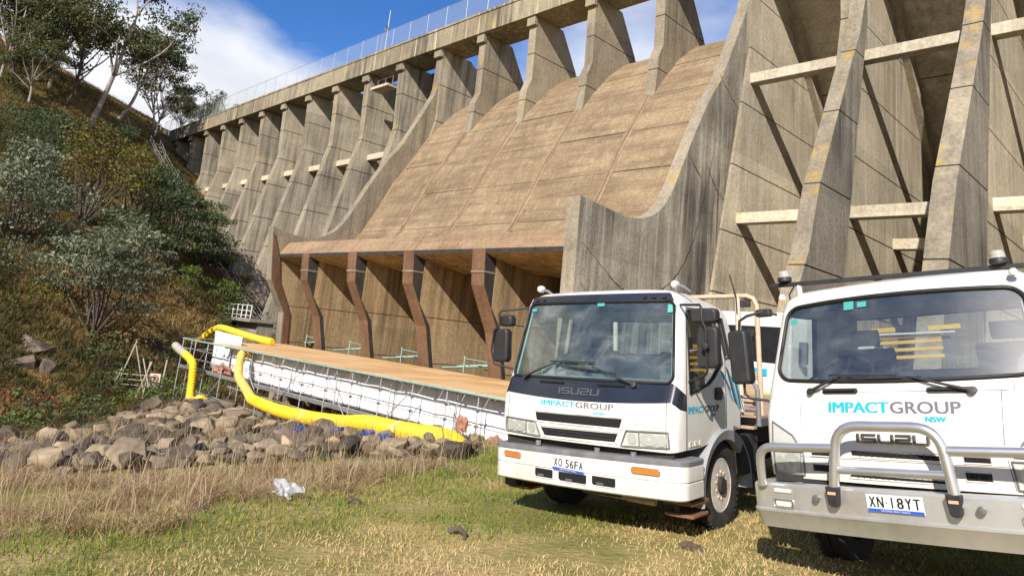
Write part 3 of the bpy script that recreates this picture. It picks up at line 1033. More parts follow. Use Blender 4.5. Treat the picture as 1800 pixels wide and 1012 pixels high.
def glass_mat(name, tint, refl=1.0, ior=1.5, rough=0.0, cloud_wisps=0.0, glare=0.0):
    m = bpy.data.materials.new(name)
    m.use_nodes = True
    t = m.node_tree
    t.nodes.clear()
    fr = N(t, 'ShaderNodeLayerWeight')
    pw = N(t, 'ShaderNodeMath', operation='POWER')
    pw.inputs[1].default_value = 3.0
    t.links.new(fr.outputs['Facing'], pw.inputs[0])
    ml = N(t, 'ShaderNodeMath', operation='MULTIPLY_ADD')
    ml.inputs[1].default_value = 0.85
    ml.inputs[2].default_value = refl
    t.links.new(pw.outputs[0], ml.inputs[0])
    tr = N(t, 'ShaderNodeBsdfTransparent')
    tr.inputs[0].default_value = (*tint, 1)
    gl = N(t, 'ShaderNodeBsdfGlossy')
    gl.inputs['Roughness'].default_value = rough
    mxs = N(t, 'ShaderNodeMixShader')
    t.links.new(ml.outputs[0], mxs.inputs[0])
    t.links.new(tr.outputs[0], mxs.inputs[1])
    t.links.new(gl.outputs[0], mxs.inputs[2])
    o = N(t, 'ShaderNodeOutputMaterial')
    last = mxs
    if cloud_wisps:     # pale streaks that paint cloud reflections onto the glass
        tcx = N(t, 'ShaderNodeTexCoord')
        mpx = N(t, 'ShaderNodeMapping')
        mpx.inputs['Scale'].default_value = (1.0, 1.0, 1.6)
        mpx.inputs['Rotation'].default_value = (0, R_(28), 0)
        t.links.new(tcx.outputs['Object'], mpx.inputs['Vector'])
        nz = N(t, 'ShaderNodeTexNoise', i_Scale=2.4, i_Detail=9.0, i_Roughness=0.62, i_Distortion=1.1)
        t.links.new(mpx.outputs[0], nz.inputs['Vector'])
        rz_ = ramp(t, [(0.36, (cloud_wisps * 0.35,) * 3), (0.55, (cloud_wisps,) * 3), (0.74, (cloud_wisps * 2.6,) * 3)])
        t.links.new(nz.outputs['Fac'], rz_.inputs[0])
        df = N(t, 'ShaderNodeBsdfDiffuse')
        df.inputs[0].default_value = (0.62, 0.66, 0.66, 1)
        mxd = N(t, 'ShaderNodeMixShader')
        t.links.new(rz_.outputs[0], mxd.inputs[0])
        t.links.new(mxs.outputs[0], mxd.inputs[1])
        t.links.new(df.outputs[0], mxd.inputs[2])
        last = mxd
    if glare:    # greasy film: a wide, weak second reflection
        g2 = N(t, 'ShaderNodeBsdfGlossy')
        g2.inputs['Roughness'].default_value = 0.30
        mg = N(t, 'ShaderNodeMixShader')
        mg.inputs[0].default_value = glare
        t.links.new(last.outputs[0], mg.inputs[1])
        t.links.new(g2.outputs[0], mg.inputs[2])
        last = mg
    t.links.new(last.outputs[0], o.inputs[0])
    return m


M['glass'] = glass_mat('windscreen_glass', (0.90, 0.94, 0.92), 0.085, rough=0.02, cloud_wisps=0.055, glare=0.075)
M['glass_clear'] = glass_mat('clearer_windscreen_glass', (0.70, 0.93, 0.91), 0.10, rough=0.02, cloud_wisps=0.08)
M['glass_side'] = glass_mat('side_glass', (0.66, 0.72, 0.72), 0.09)
M['lens'] = glass_mat('headlight_lens', (0.96, 0.97, 0.97), 0.03)
M['glass_band'] = glass_mat('tinted_band', (0.16, 0.45, 0.45), 0.05)


def text2d(body, bold=0.0, ratio=None):
    """default-font text as a flat mesh normalised to 0..1 in x and y"""
    cu = bpy.data.curves.new('t', 'FONT')
    cu.body = body
    cu.offset = bold
    cu.resolution_u = 3
    o = bpy.data.objects.new('t', cu)
    COL.objects.link(o)
    dg = bpy.context.evaluated_depsgraph_get()
    me = bpy.data.meshes.new_from_object(o.evaluated_get(dg))
    bpy.data.objects.remove(o)
    bpy.data.curves.remove(cu)
    vs = [tuple(v.co) for v in me.vertices]
    fs = [tuple(p.vertices) for p in me.polygons]
    bpy.data.meshes.remove(me)
    x0, x1 = min(v[0] for v in vs), max(v[0] for v in vs)
    y0, y1 = min(v[1] for v in vs), max(v[1] for v in vs)
    return [((v[0] - x0) / (x1 - x0), (v[1] - y0) / (y1 - y0)) for v in vs], fs


STROKES = {  # square block letters on a unit cell, as boxes x0,y0,x1,y1
    'I': [(0.1, 0, 0.9, 1)],
    'S': [(0.0, 0.83, 0.98, 1), (0.0, 0.57, 0.17, 0.84), (0.0, 0.42, 1.0, 0.58), (0.83, 0.16, 1.0, 0.43), (0.02, 0, 1.0, 0.17)],
    'U': [(0.0, 0.1, 0.17, 1), (0.83, 0.1, 1.0, 1), (0.04, 0, 0.96, 0.17)],
    'Z': [(0.02, 0.83, 1.0, 1), (0.83, 0.57, 1.0, 0.84), (0.0, 0.42, 1.0, 0.58), (0.0, 0.16, 0.17, 0.43), (0.0, 0, 0.98, 0.17)],
    'F': [(0.0, 0, 0.17, 1), (0.0, 0.83, 0.98, 1), (0.0, 0.42, 0.85, 0.58)],
    'T': [(0, 0.83, 1, 1), (0.41, 0, 0.59, 0.84)],
    'R': [(0.0, 0, 0.17, 1), (0.0, 0.83, 0.98, 1), (0.83, 0.48, 1.0, 0.9), (0.0, 0.40, 0.98, 0.56), (0.80, 0, 0.98, 0.42)],
}


def block_word(word, x0, x1, z0, z1, place, depth=0.012, gap=0.16):
    """raised block lettering; place(x,z,d)->xyz"""
    ws = [0.24 if c == 'I' else 1.0 for c in word]
    tot = sum(ws) + gap * (len(word) - 1)
    k = (x1 - x0) / tot
    mb = MB()
    cx = x0
    for c, wd in zip(word, ws):
        for i, (a, b, c2, d2) in enumerate(STROKES[c]):
            xa, xb = cx + a * wd * k, cx + c2 * wd * k
            za, zb = z0 + b * (z1 - z0), z0 + d2 * (z1 - z0)
            e = 0.0004 * i
            vs = [place(x, z, dd) for dd in (0.0, -depth - e) for x, z in ((xa, za), (xb, za), (xb, zb), (xa, zb))]
            mb.add(vs, [(0, 1, 2, 3), (7, 6, 5, 4), (0, 4, 5, 1), (1, 5, 6, 2), (2, 6, 7, 3), (3, 7, 4, 0)])
        cx += (wd + gap) * k
    return mb


class Cab:
    """lofted cab shell. levels: dict(zf, zs(y), yf, hw, bow)"""

    def __init__(s, levels, cr, side_ys, rear_y, nfront=10):
        s.lv, s.cr, s.sy, s.ry, s.nf = levels, cr, side_ys, rear_y, nfront
        st = [('F', i / nfront) for i in range(nfront + 1)]
        st += [('C', a) for a in (22.5, 45, 67.5)]
        st += [('S', y) for y in side_ys]
        st += [('R', f) for f in (1.0, 0.78, 0.55, 0.28, 0.0)]
        s.half = st
        s.loop = [(k, v, 1) for k, v in st] + [(k, v, -1) for k, v in st[::-1] if not ((k == 'F' and v == 0) or (k == 'R' and v == 0.0))]

    def pt(s, station, j, inset=0.0):
        kind, v, sg = station
        L = s.lv[j]
        hw, cr, yf, bow = L['hw'] - inset, s.cr, L['yf'] + inset, L['bow']
        fx = hw - cr
        yc = yf + bow * (fx / L['hw']) ** 2 + cr
        if kind == 'F':
            x = v * fx
            y = yf + bow * (x / L['hw']) ** 2
            z = L['zf'] + L.get('zc', 0.0) * (x / L['hw']) ** 2
        elif kind == 'C':
            a = R_(v)
            x, y = fx + cr * math.sin(a), yc - cr * math.cos(a)
            f = v / 90
            z = (L['zf'] + L.get('zc', 0.0)) * (1 - f) + L['zs'](yc) * f
        elif kind == 'S':
            x, y = hw - L.get('tuck', 0.0) * max(0, (v - 1.2) / 0.5), max(v, yc + 0.001 * v)
            z = L['zs'](v)
        else:
            x, y = v * (hw - L.get('tuck', 0.0)), s.ry + L.get('dr', 0.0) - inset
            z = L['zs'](s.ry)
            if v < 1 and 'zr' in L:
                z = L['zr']
        return Vector((sg * x, y, z))

    def front(s, x, z, d=0.0):
        """point on the front face at height z"""
        for a, b in zip(s.lv[:-1], s.lv[1:]):
            za, zb = a['zf'] + a.get('zc', 0) * (x / a['hw']) ** 2, b['zf'] + b.get('zc', 0) * (x / b['hw']) ** 2
            if z <= zb or b is s.lv[-1]:
                f = (z - za) / (zb - za)
                break
        g = lambda q: a[q] + (b[q] - a[q]) * f
        return Vector((x, g('yf') + g('bow') * (x / g('hw')) ** 2 + d, z))

    def front_t(s, t, v, ja, jb, d=0.0):
        """t in -1..1 across the front, v 0..1 between two levels"""
        sg = 1 if t >= 0 else -1
        A, B = s.pt(('F', abs(t), sg), ja), s.pt(('F', abs(t), sg), jb)
        p = A.lerp(B, v)
        p.y += d
        return p

    def side(s, y, z, d=0.0, sg=1):
        L = s.lv
        for a, b in zip(L[:-1], L[1:]):
            if z <= b['zs'](y) or b is L[-1]:
                f = (z - a['zs'](y)) / (b['zs'](y) - a['zs'](y))
                break
        hw = a['hw'] + (b['hw'] - a['hw']) * f
        return Vector((sg * (hw + d), y, z))

    def cells(s):
        n = len(s.loop)
        for i in range(n):
            a, b = s.loop[i], s.loop[(i + 1) % n]
            for j in range(len(s.lv) - 1):
                yield a, b, j

    def quad(s, a, b, j, inset=0.0):
        return [s.pt(a, j, inset), s.pt(b, j, inset), s.pt(b, j + 1, inset), s.pt(a, j + 1, inset)]


def rounded(w0, w1, h0, h1, r0, r1, n=6):
    """closed rounded rectangle path, bottom radius r0, top radius r1 (as (rx,rz))"""
    out = []
    for (cx, cz, rx, rz, a0) in ((w1 - r0[0], h0 + r0[1], r0[0], r0[1], -90), (w1 - r1[0], h1 - r1[1], r1[0], r1[1], 0),
                                 (w0 + r1[0], h1 - r1[1], r1[0], r1[1], 90), (w0 + r0[0], h0 + r0[1], r0[0], r0[1], 180)):
        for i in range(n + 1):
            a = R_(a0 + 90 * i / n)
            out.append((cx + rx * math.cos(a), cz + rz * math.sin(a)))
    return out


def densify(path, step):
    out = []
    m = len(path)
    for i in range(m):
        a, b = path[i], path[(i + 1) % m]
        L = math.hypot(b[0] - a[0], b[1] - a[1])
        k = max(1, int(L / step))
        for q in range(k):
            out.append((a[0] + (b[0] - a[0]) * q / k, a[1] + (b[1] - a[1]) * q / k))
    return out


def front_plate(cab, poly, d0, d1, mat, name, parent, sub=0.12, bevel=0.0, frame=None):
    """polygon (x,z) laid on the curved front, as strips so that it follows the bow"""
    xs = [p[0] for p in poly]
    x0, x1 = min(xs), max(xs)
    n = max(1, int((x1 - x0) / sub))
    mb = MB()

    def zrange(x):
        zz = []
        m = len(poly)
        for i in range(m):
            a, b = poly[i], poly[(i + 1) % m]
            if (a[0] - x) * (b[0] - x) <= 0 and abs(a[0] - b[0]) > 1e-9:
                f = (x - a[0]) / (b[0] - a[0])
                zz.append(a[1] + f * (b[1] - a[1]))
        return (min(zz), max(zz)) if zz else (poly[0][1], poly[0][1])
    cuts = sorted(set([x0 + (x1 - x0) * i / n for i in range(n + 1)] + [min(max(q, x0), x1) for q in xs]))
    cuts = [c for i, c in enumerate(cuts) if i == 0 or c - cuts[i - 1] > 1e-4]
    rings = []
    for x in cuts:
        xe = min(max(x, x0 + 1e-5), x1 - 1e-5)
        a, b = zrange(xe)
        rings.append([cab.front(x, a, d0), cab.front(x, b, d0), cab.front(x, b, d1), cab.front(x, a, d1)])
    vs = [p for r in rings for p in r]
    fs = []
    for i in range(len(rings) - 1):
        for k in range(4):
            k2 = (k + 1) % 4
            fs.append((i * 4 + k, i * 4 + k2, i * 4 + 4 + k2, i * 4 + 4 + k))
    fs += [(0, 3, 2, 1), tuple(len(vs) - 4 + k for k in range(4))]
    mb.add(vs, fs)
    return mb.build(name, mat, parent, 30, bevel)


def embolden(vs, fs, b):
    """heavier lettering: shifted copies, each a hair further out"""
    V, Fc = [], []
    for i, s_ in enumerate((0.0, -b, b) if b else (0.0,)):
        o = len(V)
        V += [(x + s_, z, 0.0004 * i) for x, z in vs]
        Fc += [tuple(o + q for q in f) for f in fs]
    return V, Fc


def decal(vs, fs, fn, mat, name, parent):
    mb = MB()
    mb.add([fn(*p) for p in vs], fs)
    return mb.build(name, mat, parent, fix=False)


def torus(mb, c, R1, r, ax_u, ax_v, n=28, m=8, arc=2 * math.pi):
    pts = [Vector(c) + Vector(ax_u) * R1 * math.cos(arc * i / n) + Vector(ax_v) * R1 * math.sin(arc * i / n) for i in range(n)]
    mb.tube(pts, r, m, closed=True)


def wheel(parent, cx, cy, cz, R, width, rimr, hub_mat, out=1, bolts=10, deep=0.04):
    """outer face points to +x (out=1) or -x"""
    w = thing('wheel', None, None)
    w.parent = parent
    fn = lambda x, y, h: (cx + out * h, cy + x, cz + y)
    mb = MB()
    hw = width / 2
    mb.lathe([(rimr, -hw * 0.8), (rimr + 0.03, -hw * 0.95), (R * 0.86, -hw), (R * 0.96, -hw * 0.9), (R, -hw * 0.72), (R, -0.012), (R - 0.015, -0.006), (R - 0.015, 0.006), (R, 0.012),
              (R, hw * 0.72), (R * 0.96, hw * 0.9), (R * 0.86, hw), (rimr + 0.03, hw * 0.95), (rimr, hw * 0.8)], fn, 40, closed=True)
    for i in range(44):      # tread blocks on the shoulder
        a = 2 * math.pi * i / 44
        c = Vector((cx + out * hw * 0.75, cy + (R - 0.002) * math.cos(a), cz + (R - 0.002) * math.sin(a)))
        mb.box(c, (hw * 0.36, 0.022, 0.036), Matrix.Rotation(a, 3, 'X'))
    mb.build('tyre', M['rubber'], w, 40)
    mb = MB()
    mb.lathe([(rimr + 0.008, hw * 0.84), (rimr - 0.006, hw * 0.88), (rimr - 0.03, hw * 0.7), (rimr - 0.045, hw * 0.1), (rimr * 0.62, -deep * 0.2), (rimr * 0.45, deep), (rimr * 0.40, deep), (rimr * 0.40, -0.02)], fn, 36)
    mb.build('rim', M['rimw'], w, 30)
    mb = MB()
    mb.lathe([(rimr * 0.64, deep * 0.1), (rimr * 0.64, deep + 0.02), (rimr * 0.36, deep + 0.03), (rimr * 0.36, 0.0)], fn, 28)
    mb.build('hub_flange', hub_mat, w, 30)
    mb = MB()
    mb.lathe([(rimr * 0.34, 0.0), (rimr * 0.34, deep + 0.09), (rimr * 0.28, deep + 0.105), (0.0, deep + 0.105)], fn, 24)
    mb.build('hub_cap', M['under'], w, 30)
    for i in range(bolts):
        a = 2 * math.pi * (i + 0.5) / bolts
        b = MB()
        rr = rimr * 0.50
        b.lathe([(0.021, 0), (0.021, 0.045), (0.014, 0.058), (0, 0.058)], lambda x, y, h: (cx + out * (deep + 0.022 + h), cy + rr * math.cos(a) + x, cz + rr * math.sin(a) + y), 6)
        b.build('wheel_nut', M['nut'], w)
    return w


def rounded_box(mb, c, d, r, n=4, axis='x', mi=0):
    """box whose outline (perpendicular to axis) has round corners"""
    a, b = {'x': (1, 2), 'y': (0, 2), 'z': (0, 1)}[axis]
    k = {'x': 0, 'y': 1, 'z': 2}[axis]
    path = rounded(-d[a] / 2, d[a] / 2, -d[b] / 2, d[b] / 2, (r, r), (r, r), n)

    def fn(u, v, w_):
        p = [0, 0, 0]
        p[a], p[b], p[k] = c[a] + u, c[b] + v, c[k] + w_
        return tuple(p)
    mb.prism(path, -d[k] / 2, d[k] / 2, fn, mi)


def text_on(parent, cab, body, x0, x1, z0, z1, mat, name='lettering', bold=0.0, d=-0.004):
    vs, fs = text2d(body)
    return decal(*embolden(vs, fs, bold / (x1 - x0)), lambda u, v, e: cab.front(x0 + u * (x1 - x0), z0 + v * (z1 - z0), d - e), mat, name, parent)


def plate(parent, c, w_, h_, body, rot, name='number_plate', slogan=False):
    """white plate, black characters, blue strip below"""
    p = thing(name, None, None)
    p.parent = parent
    R3 = rot
    f = lambda x, y, z: tuple(Vector(c) + R3 @ Vector((x, y, z)))
    mb = MB()
    mb.box(c, (w_, 0.006, h_), R3)
    o = mb.build('backing', M['plate_w'], p, bevel=0.002)
    mb = MB()
    mb.add([f(x, -0.0042, z) for x, z in ((-w_ / 2 + 0.004, -h_ / 2 + 0.002), (w_ / 2 - 0.004, -h_ / 2 + 0.002), (w_ / 2 - 0.004, -h_ / 2 + h_ * 0.2), (-w_ / 2 + 0.004, -h_ / 2 + h_ * 0.2))], [(0, 1, 2, 3)])
    mb.build('blue_strip', M['plate_b'], p)
    cw = w_ * 0.92 / (len(body) - body.count(' ') * 0.45 - body.count('\u00b7') * 0.55)
    cx = -w_ * 0.46
    CV, CF = [], []
    for ch in body:
        cl = cw * (0.55 if ch == ' ' else 0.45 if ch == '\u00b7' else 1.0)
        if ch != ' ':
            vs, fs = embolden(*text2d(ch), 0.06 if ch not in '1\u00b7' else 0.0)
            gw = cl * (0.20 if ch == '1' else 0.4 if ch == '\u00b7' else 0.74)
            z0_, zh = (h_ * 0.52, h_ * 0.09) if ch == '\u00b7' else (h_ * 0.28, h_ * 0.60)
            o = len(CV)
            CV += [(cx + cl / 2 + (u - 0.5) * gw, z0_ + v * zh, e) for u, v, e in vs]
            CF += [tuple(o + q for q in f_) for f_ in fs]
        cx += cl
    decal(CV, CF, lambda u, v, e: f(u, -0.0046 - e, -h_ / 2 + v), M['plate_k'], 'characters', p)
    vs, fs = text2d('NATIONAL HEAVY VEHICLE' if slogan else 'NATIONAL HEAVY VEHICLE', 0.0)
    decal(vs, fs, lambda u, v: f((u - 0.5) * w_ * 0.5, -0.0050, -h_ / 2 + h_ * 0.06 + v * h_ * 0.085), M['plate_w'], 'small_print', p)
    return p


def make_cab(root, cab, jw0, jw1, win, qwin, rearwin, rads, doors, front_panel=None, band=True, ws_mat='glass'):
    """shell, glass, seals, lining from the cells of a cab. jw0..jw1 = window level pair"""
    shell, lining = MB(), MB()
    groups = {}

    def add(key, q):
        groups.setdefault(key, MB()).add(q, [(0, 1, 2, 3)])
    for a, b, j in cab.cells():
        ka, va, sg = a
        kb, vb, sb = b
        key = None
        if j == jw0:
            if ka == 'F' and kb == 'F':
                key = 'windscreen'
            if ka == 'S' and kb == 'S':
                lo, hi = min(va, vb), max(va, vb)
                s_ = sg
                if lo >= win[0] - 1e-6 and hi <= win[1] + 1e-6:
                    key = 'side_window%d' % s_
                if qwin and lo >= qwin[0] - 1e-6 and hi <= qwin[1] + 1e-6:
                    key = 'quarter_window%d' % s_
            if ka == 'R' and kb == 'R' and rearwin and max(abs(va), abs(vb)) <= rearwin + 1e-6:
                key = 'rear_window'
        q = cab.quad(a, b, j)
        if key:
            cx = sum((p for p in q), Vector()) / 4
            q2 = []
            for p in q:
                n_ = Vector((p.x * 0.25, p.y - 1.0, 0))
                n_.normalize()
                q2.append(p - n_ * 0.012)
            add(key, q2)
            continue
        lining.add(cab.quad(a, b, j, 0.035), [(0, 1, 2, 3)])
        if ka == 'S' and kb == 'S' and min(va, vb) >= doors[0] - 1e-6 and max(va, vb) <= doors[1] + 1e-6 and j <= jw0:
            add('door%d' % sg, q)
            continue
        if front_panel is not None and j == front_panel and ka in 'FC' and kb in 'FCS' and (ka != 'S'):
            if not (kb == 'S' and vb > cab.sy[0] + 0.01) or True:
                add('front_panel', q)
                continue
        shell.add(q, [(0, 1, 2, 3)])
    # roof cap
    top = [cab.pt(s, len(cab.lv) - 1) for s in cab.loop]
    c = sum(top, Vector()) / len(top)
    c.z = max(p.z for p in top) + 0.02
    n = len(top)
    mid = [p.lerp(c, 0.35) + Vector((0, 0, 0.02)) for p in top]
    shell.add(top + mid + [c], [(i, (i + 1) % n, n + (i + 1) % n, n + i) for i in range(n)] + [(n + i, n + (i + 1) % n, 2 * n) for i in range(n)])
    top2 = [p - Vector((0, 0, 0.05)) for p in top]
    lining.add(top2, [tuple(range(n))])
    shell.build('cab_shell', M['white'], root, 40)
    lining.build('cab_lining', M['lining'], root, 40)
    for key, mb in groups.items():
        base = key.rstrip('-1').rstrip('1')
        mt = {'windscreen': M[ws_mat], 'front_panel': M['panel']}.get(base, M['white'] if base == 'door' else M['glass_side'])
        o = mb.build(base, mt, root, 40)
        groups[key] = o
    ws = groups['windscreen']
    # tinted band at the top of the windscreen (own glass strip just inside)
    if band:
        mb = MB()
        nt_ = 24
        for i in range(nt_):
            t0, t1 = -0.97 + 1.94 * i / nt_, -0.97 + 1.94 * (i + 1) / nt_
            mb.add([cab.front_t(t0, 0.87, jw0, jw1, 0.022), cab.front_t(t1, 0.87, jw0, jw1, 0.022), cab.front_t(t1, 0.985, jw0, jw1, 0.022), cab.front_t(t0, 0.985, jw0, jw1, 0.022)], [(0, 1, 2, 3)])
        mb.build('sun_band', M['glass_band'], ws, 30)
    # rubber seal with round corners + paint fillers outside the seal
    path = densify(rounded(-1.0, 1.0, 0.0, 1.0, rads[0], rads[1], 8), 0.08)
    mb = MB()
    mb.tube([cab.front_t(max(-1, min(1, t)), v, jw0, jw1, -0.002) for t, v in path], 0.017, 6, closed=True)
    mb.build('windscreen_seal', M['seal'], ws, 60)
    fill = MB()
    for (sx, v0, rad, s_) in ((1, 0, rads[0], 1), (1, 1, rads[1], -1), (-1, 0, rads[0], 1), (-1, 1, rads[1], -1)):
        arc = []
        for i in range(9):
            a = R_(90 * i / 8)
            arc.append((sx * (1 - rad[0] + rad[0] * math.sin(a)), v0 + s_ * (rad[1] - rad[1] * math.cos(a))))
        corner = cab.front_t(sx * 1.0, v0, jw0, jw1, -0.001)
        pts = [cab.front_t(t, v, jw0, jw1, -0.001) for t, v in arc]
        fill.add([corner] + pts, [(0, i, i + 1) for i in range(1, len(pts))])
    fill.build('corner_trim', M['white'], ws)
    # side window seals and door gaps
    for sg in (1, -1):
        for nm, rng_ in (('side_window', win), ('quarter_window', qwin)):
            if not rng_:
                continue
            ys = [y for y in cab.sy if rng_[0] - 1e-6 <= y <= rng_[1] + 1e-6]
            loop = [cab.pt(('S', y, sg), jw0) for y in ys] + [cab.pt(('S', y, sg), jw1) for y in ys[::-1]]
            mb = MB()
            mb.tube(loop, 0.014, 6, closed=True)
            mb.build('window_seal', M['seal'], groups['%s%d' % (nm, sg)], 60)
        mb = MB()
        for y in doors:
            mb.tube([cab.pt(('S', y, sg), j) for j in range(0, jw1 + 1)], 0.005, 4)
        ys = [y for y in cab.sy if doors[0] - 1e-6 <= y <= doors[1] + 1e-6]
        mb.tube([cab.pt(('S', y, sg), jw1) + Vector((0, 0, 0.03)) for y in ys], 0.005, 4)
        mb.build('door_gap', M['seal'], groups['door%d' % sg])
    if rearwin:
        xs = [f for k, f in cab.half if k == 'R' and f <= rearwin]
        a = [cab.pt(('R', f, 1), jw0) for f in xs] + [cab.pt(('R', f, -1), jw0) for f in xs[::-1] if f > 0]
        b = [cab.pt(('R', f, 1), jw1) for f in xs] + [cab.pt(('R', f, -1), jw1) for f in xs[::-1] if f > 0]
        mb = MB()
        mb.tube(a + b[::-1], 0.016, 6, closed=True)
        mb.build('window_seal', M['seal'], groups['rear_window'], 60)
    return groups


def interior(root, zdash, yd, steer, seats, zf):
    mb = MB()
    rounded_box(mb, (0, yd, zdash - 0.2), (1.86, 0.5, 0.4), 0.08, 4, 'x')
    mb.box((0, 1.0, zf), (1.9, 1.4, 0.05))
    mb.build('dashboard', M['dash'], root, 40)
    for sx in seats:
        mb = MB()
        rounded_box(mb, (sx, 1.12, zf + 0.38), (0.5, 0.5, 0.14), 0.05, 3, 'x')
        rounded_box(mb, (sx, 1.36, zf + 0.60), (0.48, 0.13, 0.50), 0.05, 3, 'x')
        rounded_box(mb, (sx, 1.38, zf + 0.95), (0.24, 0.09, 0.15), 0.04, 3, 'x')
        mb.build('seat', M['seat'], root, 40)
    mb = MB()
    u = Vector((1, 0, 0))
    v = Vector((0, 0.62, 0.5)).normalized()
    torus(mb, steer, 0.225, 0.016, u, v)
    c = Vector(steer)
    for a in (210, 330, 90):
        mb.tube([c, c + (u * math.cos(R_(a)) + v * math.sin(R_(a))) * 0.22], 0.014, 6)
    mb.tube([c, c + Vector((0, -0.25, -0.25))], 0.03, 8)
    mb.build('steering_wheel', M['plastic'], root, 40)


def truck_matrix(T, yaw, roll, pitch):
    return Matrix.Translation(T) @ (Matrix.Rotation(yaw, 4, 'Z') @ Matrix.Rotation(roll, 4, 'Y') @ Matrix.Rotation(pitch, 4, 'X'))


def chassis(root, y0, y1, wheel_y, R, rear_y, z=0.72, tw=0.92):
    mb = MB()
    for sx in (-0.42, 0.42):
        mb.box((sx, (y0 + y1) / 2, z), (0.09, y1 - y0, 0.22))
    for yy in np.arange(y0 + 0.3, y1, 0.9):
        mb.box((0, yy, z), (0.76, 0.08, 0.16))
    mb.box((0, 0.9, 0.62), (0.75, 0.9, 0.5))
    mb.box((0, wheel_y, R), (1.6, 0.12, 0.12))
    mb.box((0, rear_y, R), (1.5, 0.16, 0.16))
    mb.lathe([(0.0, -0.22), (0.2, -0.15), (0.24, 0), (0.2, 0.15), (0.0, 0.22)], lambda x, y, h: (x, rear_y + h, R + y), 14)
    mb.build('chassis', M['under'], root, 40)

# ------------------------------------------------------------------ left truck
T1 = thing('truck', 'white cab-over truck with black front panel, orange indicators and plain white bumper', 'truck', group='white works trucks')
T1.matrix_world = truck_matrix((-4.706, 5.929, -1.811), R_(5.71), R_(-3.88), R_(1.74))


def _z1(y):   # lower edge of the side
    return 0.86 + 0.12 * sst(0.5, 1.65, np.array(y)).item() if y > 0.5 else 0.86


def _belt1(y):
    return float(np.interp(y, [0.0, 0.386, 0.86, 1.0, 1.22, 1.26, 1.7], [1.37, 1.377, 1.476, 1.545, 1.70, 1.74, 1.76]))


lv1 = [dict(zf=0.842, zs=_z1, yf=0.05, hw=1.085, bow=0.07),
       dict(zf=1.03, zs=lambda y: 1.03 + 0.06 * max(0, y - 0.5), yf=0.035, hw=1.09, bow=0.075),
       dict(zf=1.26, zc=0.05, zs=lambda y: 1.22 + 0.1 * max(0, y - 0.5), yf=0.05, hw=1.095, bow=0.085),
       dict(zf=1.485, zs=_belt1, yf=0.11, hw=1.095, bow=0.11),
       dict(zf=2.315, zs=lambda y: 2.22 - 0.05 * max(0, y - 0.8), yf=0.34, hw=1.02, bow=0.10, dr=-0.06, tuck=0.02),
       dict(zf=2.385, zs=lambda y: 2.33 - 0.06 * max(0, y - 0.8), yf=0.36, hw=0.985, bow=0.10, dr=-0.10, tuck=0.03),
       dict(zf=2.435, zs=lambda y: 2.42 - 0.08 * max(0, y - 0.8), yf=0.44, hw=0.88, bow=0.10, dr=-0.2, tuck=0.04)]
cab1 = Cab(lv1, 0.085, [0.31, 0.40, 0.55, 0.70, 0.86, 1.0, 1.12, 1.22, 1.30, 1.45, 1.62], 1.70)
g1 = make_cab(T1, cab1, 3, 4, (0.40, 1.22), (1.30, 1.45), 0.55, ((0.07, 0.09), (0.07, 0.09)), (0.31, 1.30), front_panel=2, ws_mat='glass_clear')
interior(T1, 1.50, 0.60, (-0.52, 0.72, 1.60), (-0.55, 0.55), 0.95)
# dark visor strip over the windscreen
mb = MB()
n_ = 24
for i in range(n_):
    t0, t1 = -1 + 2 * i / n_, -1 + 2 * (i + 1) / n_
    mb.add([cab1.front_t(t0, 0.0, 4, 5, -0.006), cab1.front_t(t1, 0.0, 4, 5, -0.006), cab1.front_t(t1, 1.0, 4, 5, -0.012), cab1.front_t(t0, 1.0, 4, 5, -0.012)], [(0, 1, 2, 3)])
    mb.add([cab1.front_t(t0, 0.0, 5, 6, -0.012), cab1.front_t(t1, 0.0, 5, 6, -0.012), cab1.front_t(t1, 0.4, 5, 6, -0.004), cab1.front_t(t0, 0.4, 5, 6, -0.004)], [(0, 1, 2, 3)])
mb.build('visor_strip', M['panel'], T1, 40)
for sx in (-0.83, -0.72, 0.62, 0.72, 0.83):
    mb = MB()
    mb.box(cab1.front(sx, 2.355, -0.02), (0.05, 0.02, 0.018))
    mb.build('visor_clip', M['plastic'], T1)
# rivets/lettering/slots on the front
block_word('ISUZU', -0.275, 0.232, 1.325, 1.392, lambda x, z, d: cab1.front(x, z, d)).build('badge', M['badge_dark'], T1)
text_on(T1, cab1, 'IMPACT', -0.492, -0.048, 1.194, 1.250, M['cyan'], bold=0.004)
text_on(T1, cab1, 'GROUP', -0.036, 0.417, 1.194, 1.252, M['grey_vinyl'], bold=0.0022)
text_on(T1, cab1, 'NSW', 0.185, 0.315, 1.135, 1.166, M['cyan'], bold=0.003)
block_word('FTR', 0.622, 0.895, 1.064, 1.092, lambda x, z, d: cab1.front(x, z, d), 0.006, 0.14).build('badge', M['badge_beige'], T1)
front_plate(cab1, [(-0.545, 1.03), (-0.57, 1.112), (0.515, 1.118), (0.49, 1.032)], 0.01, -0.004, M['shade_fill'], 'air_slot', T1)
sl2 = front_plate(cab1, [(-0.44, 0.883), (-0.49, 0.962), (0.468, 0.975), (0.43, 0.893)], 0.01, -0.004, M['shade_fill'], 'grille', T1)
for zz in (0.912, 0.938):
    mb = MB()
    mb.tube([cab1.front(x, zz, -0.006) for x in np.linspace(-0.45, 0.44, 12)], 0.006, 5)
    mb.build('grille_bar', M['plastic'], sl2, 60)
for pl in ([(-0.585, 1.02), (-0.60, 1.125), (0.545, 1.131), (0.52, 1.022)], [(-0.47, 0.866), (-0.535, 0.98), (0.51, 0.992), (0.46, 0.876)]):
    pts = densify(pl, 0.06)
    mb = MB()
    mb.tube([cab1.front(x, z, -0.001) for x, z in pts], 0.009, 6, closed=True)
    mb.build('slot_surround', M['white'], T1, 60)
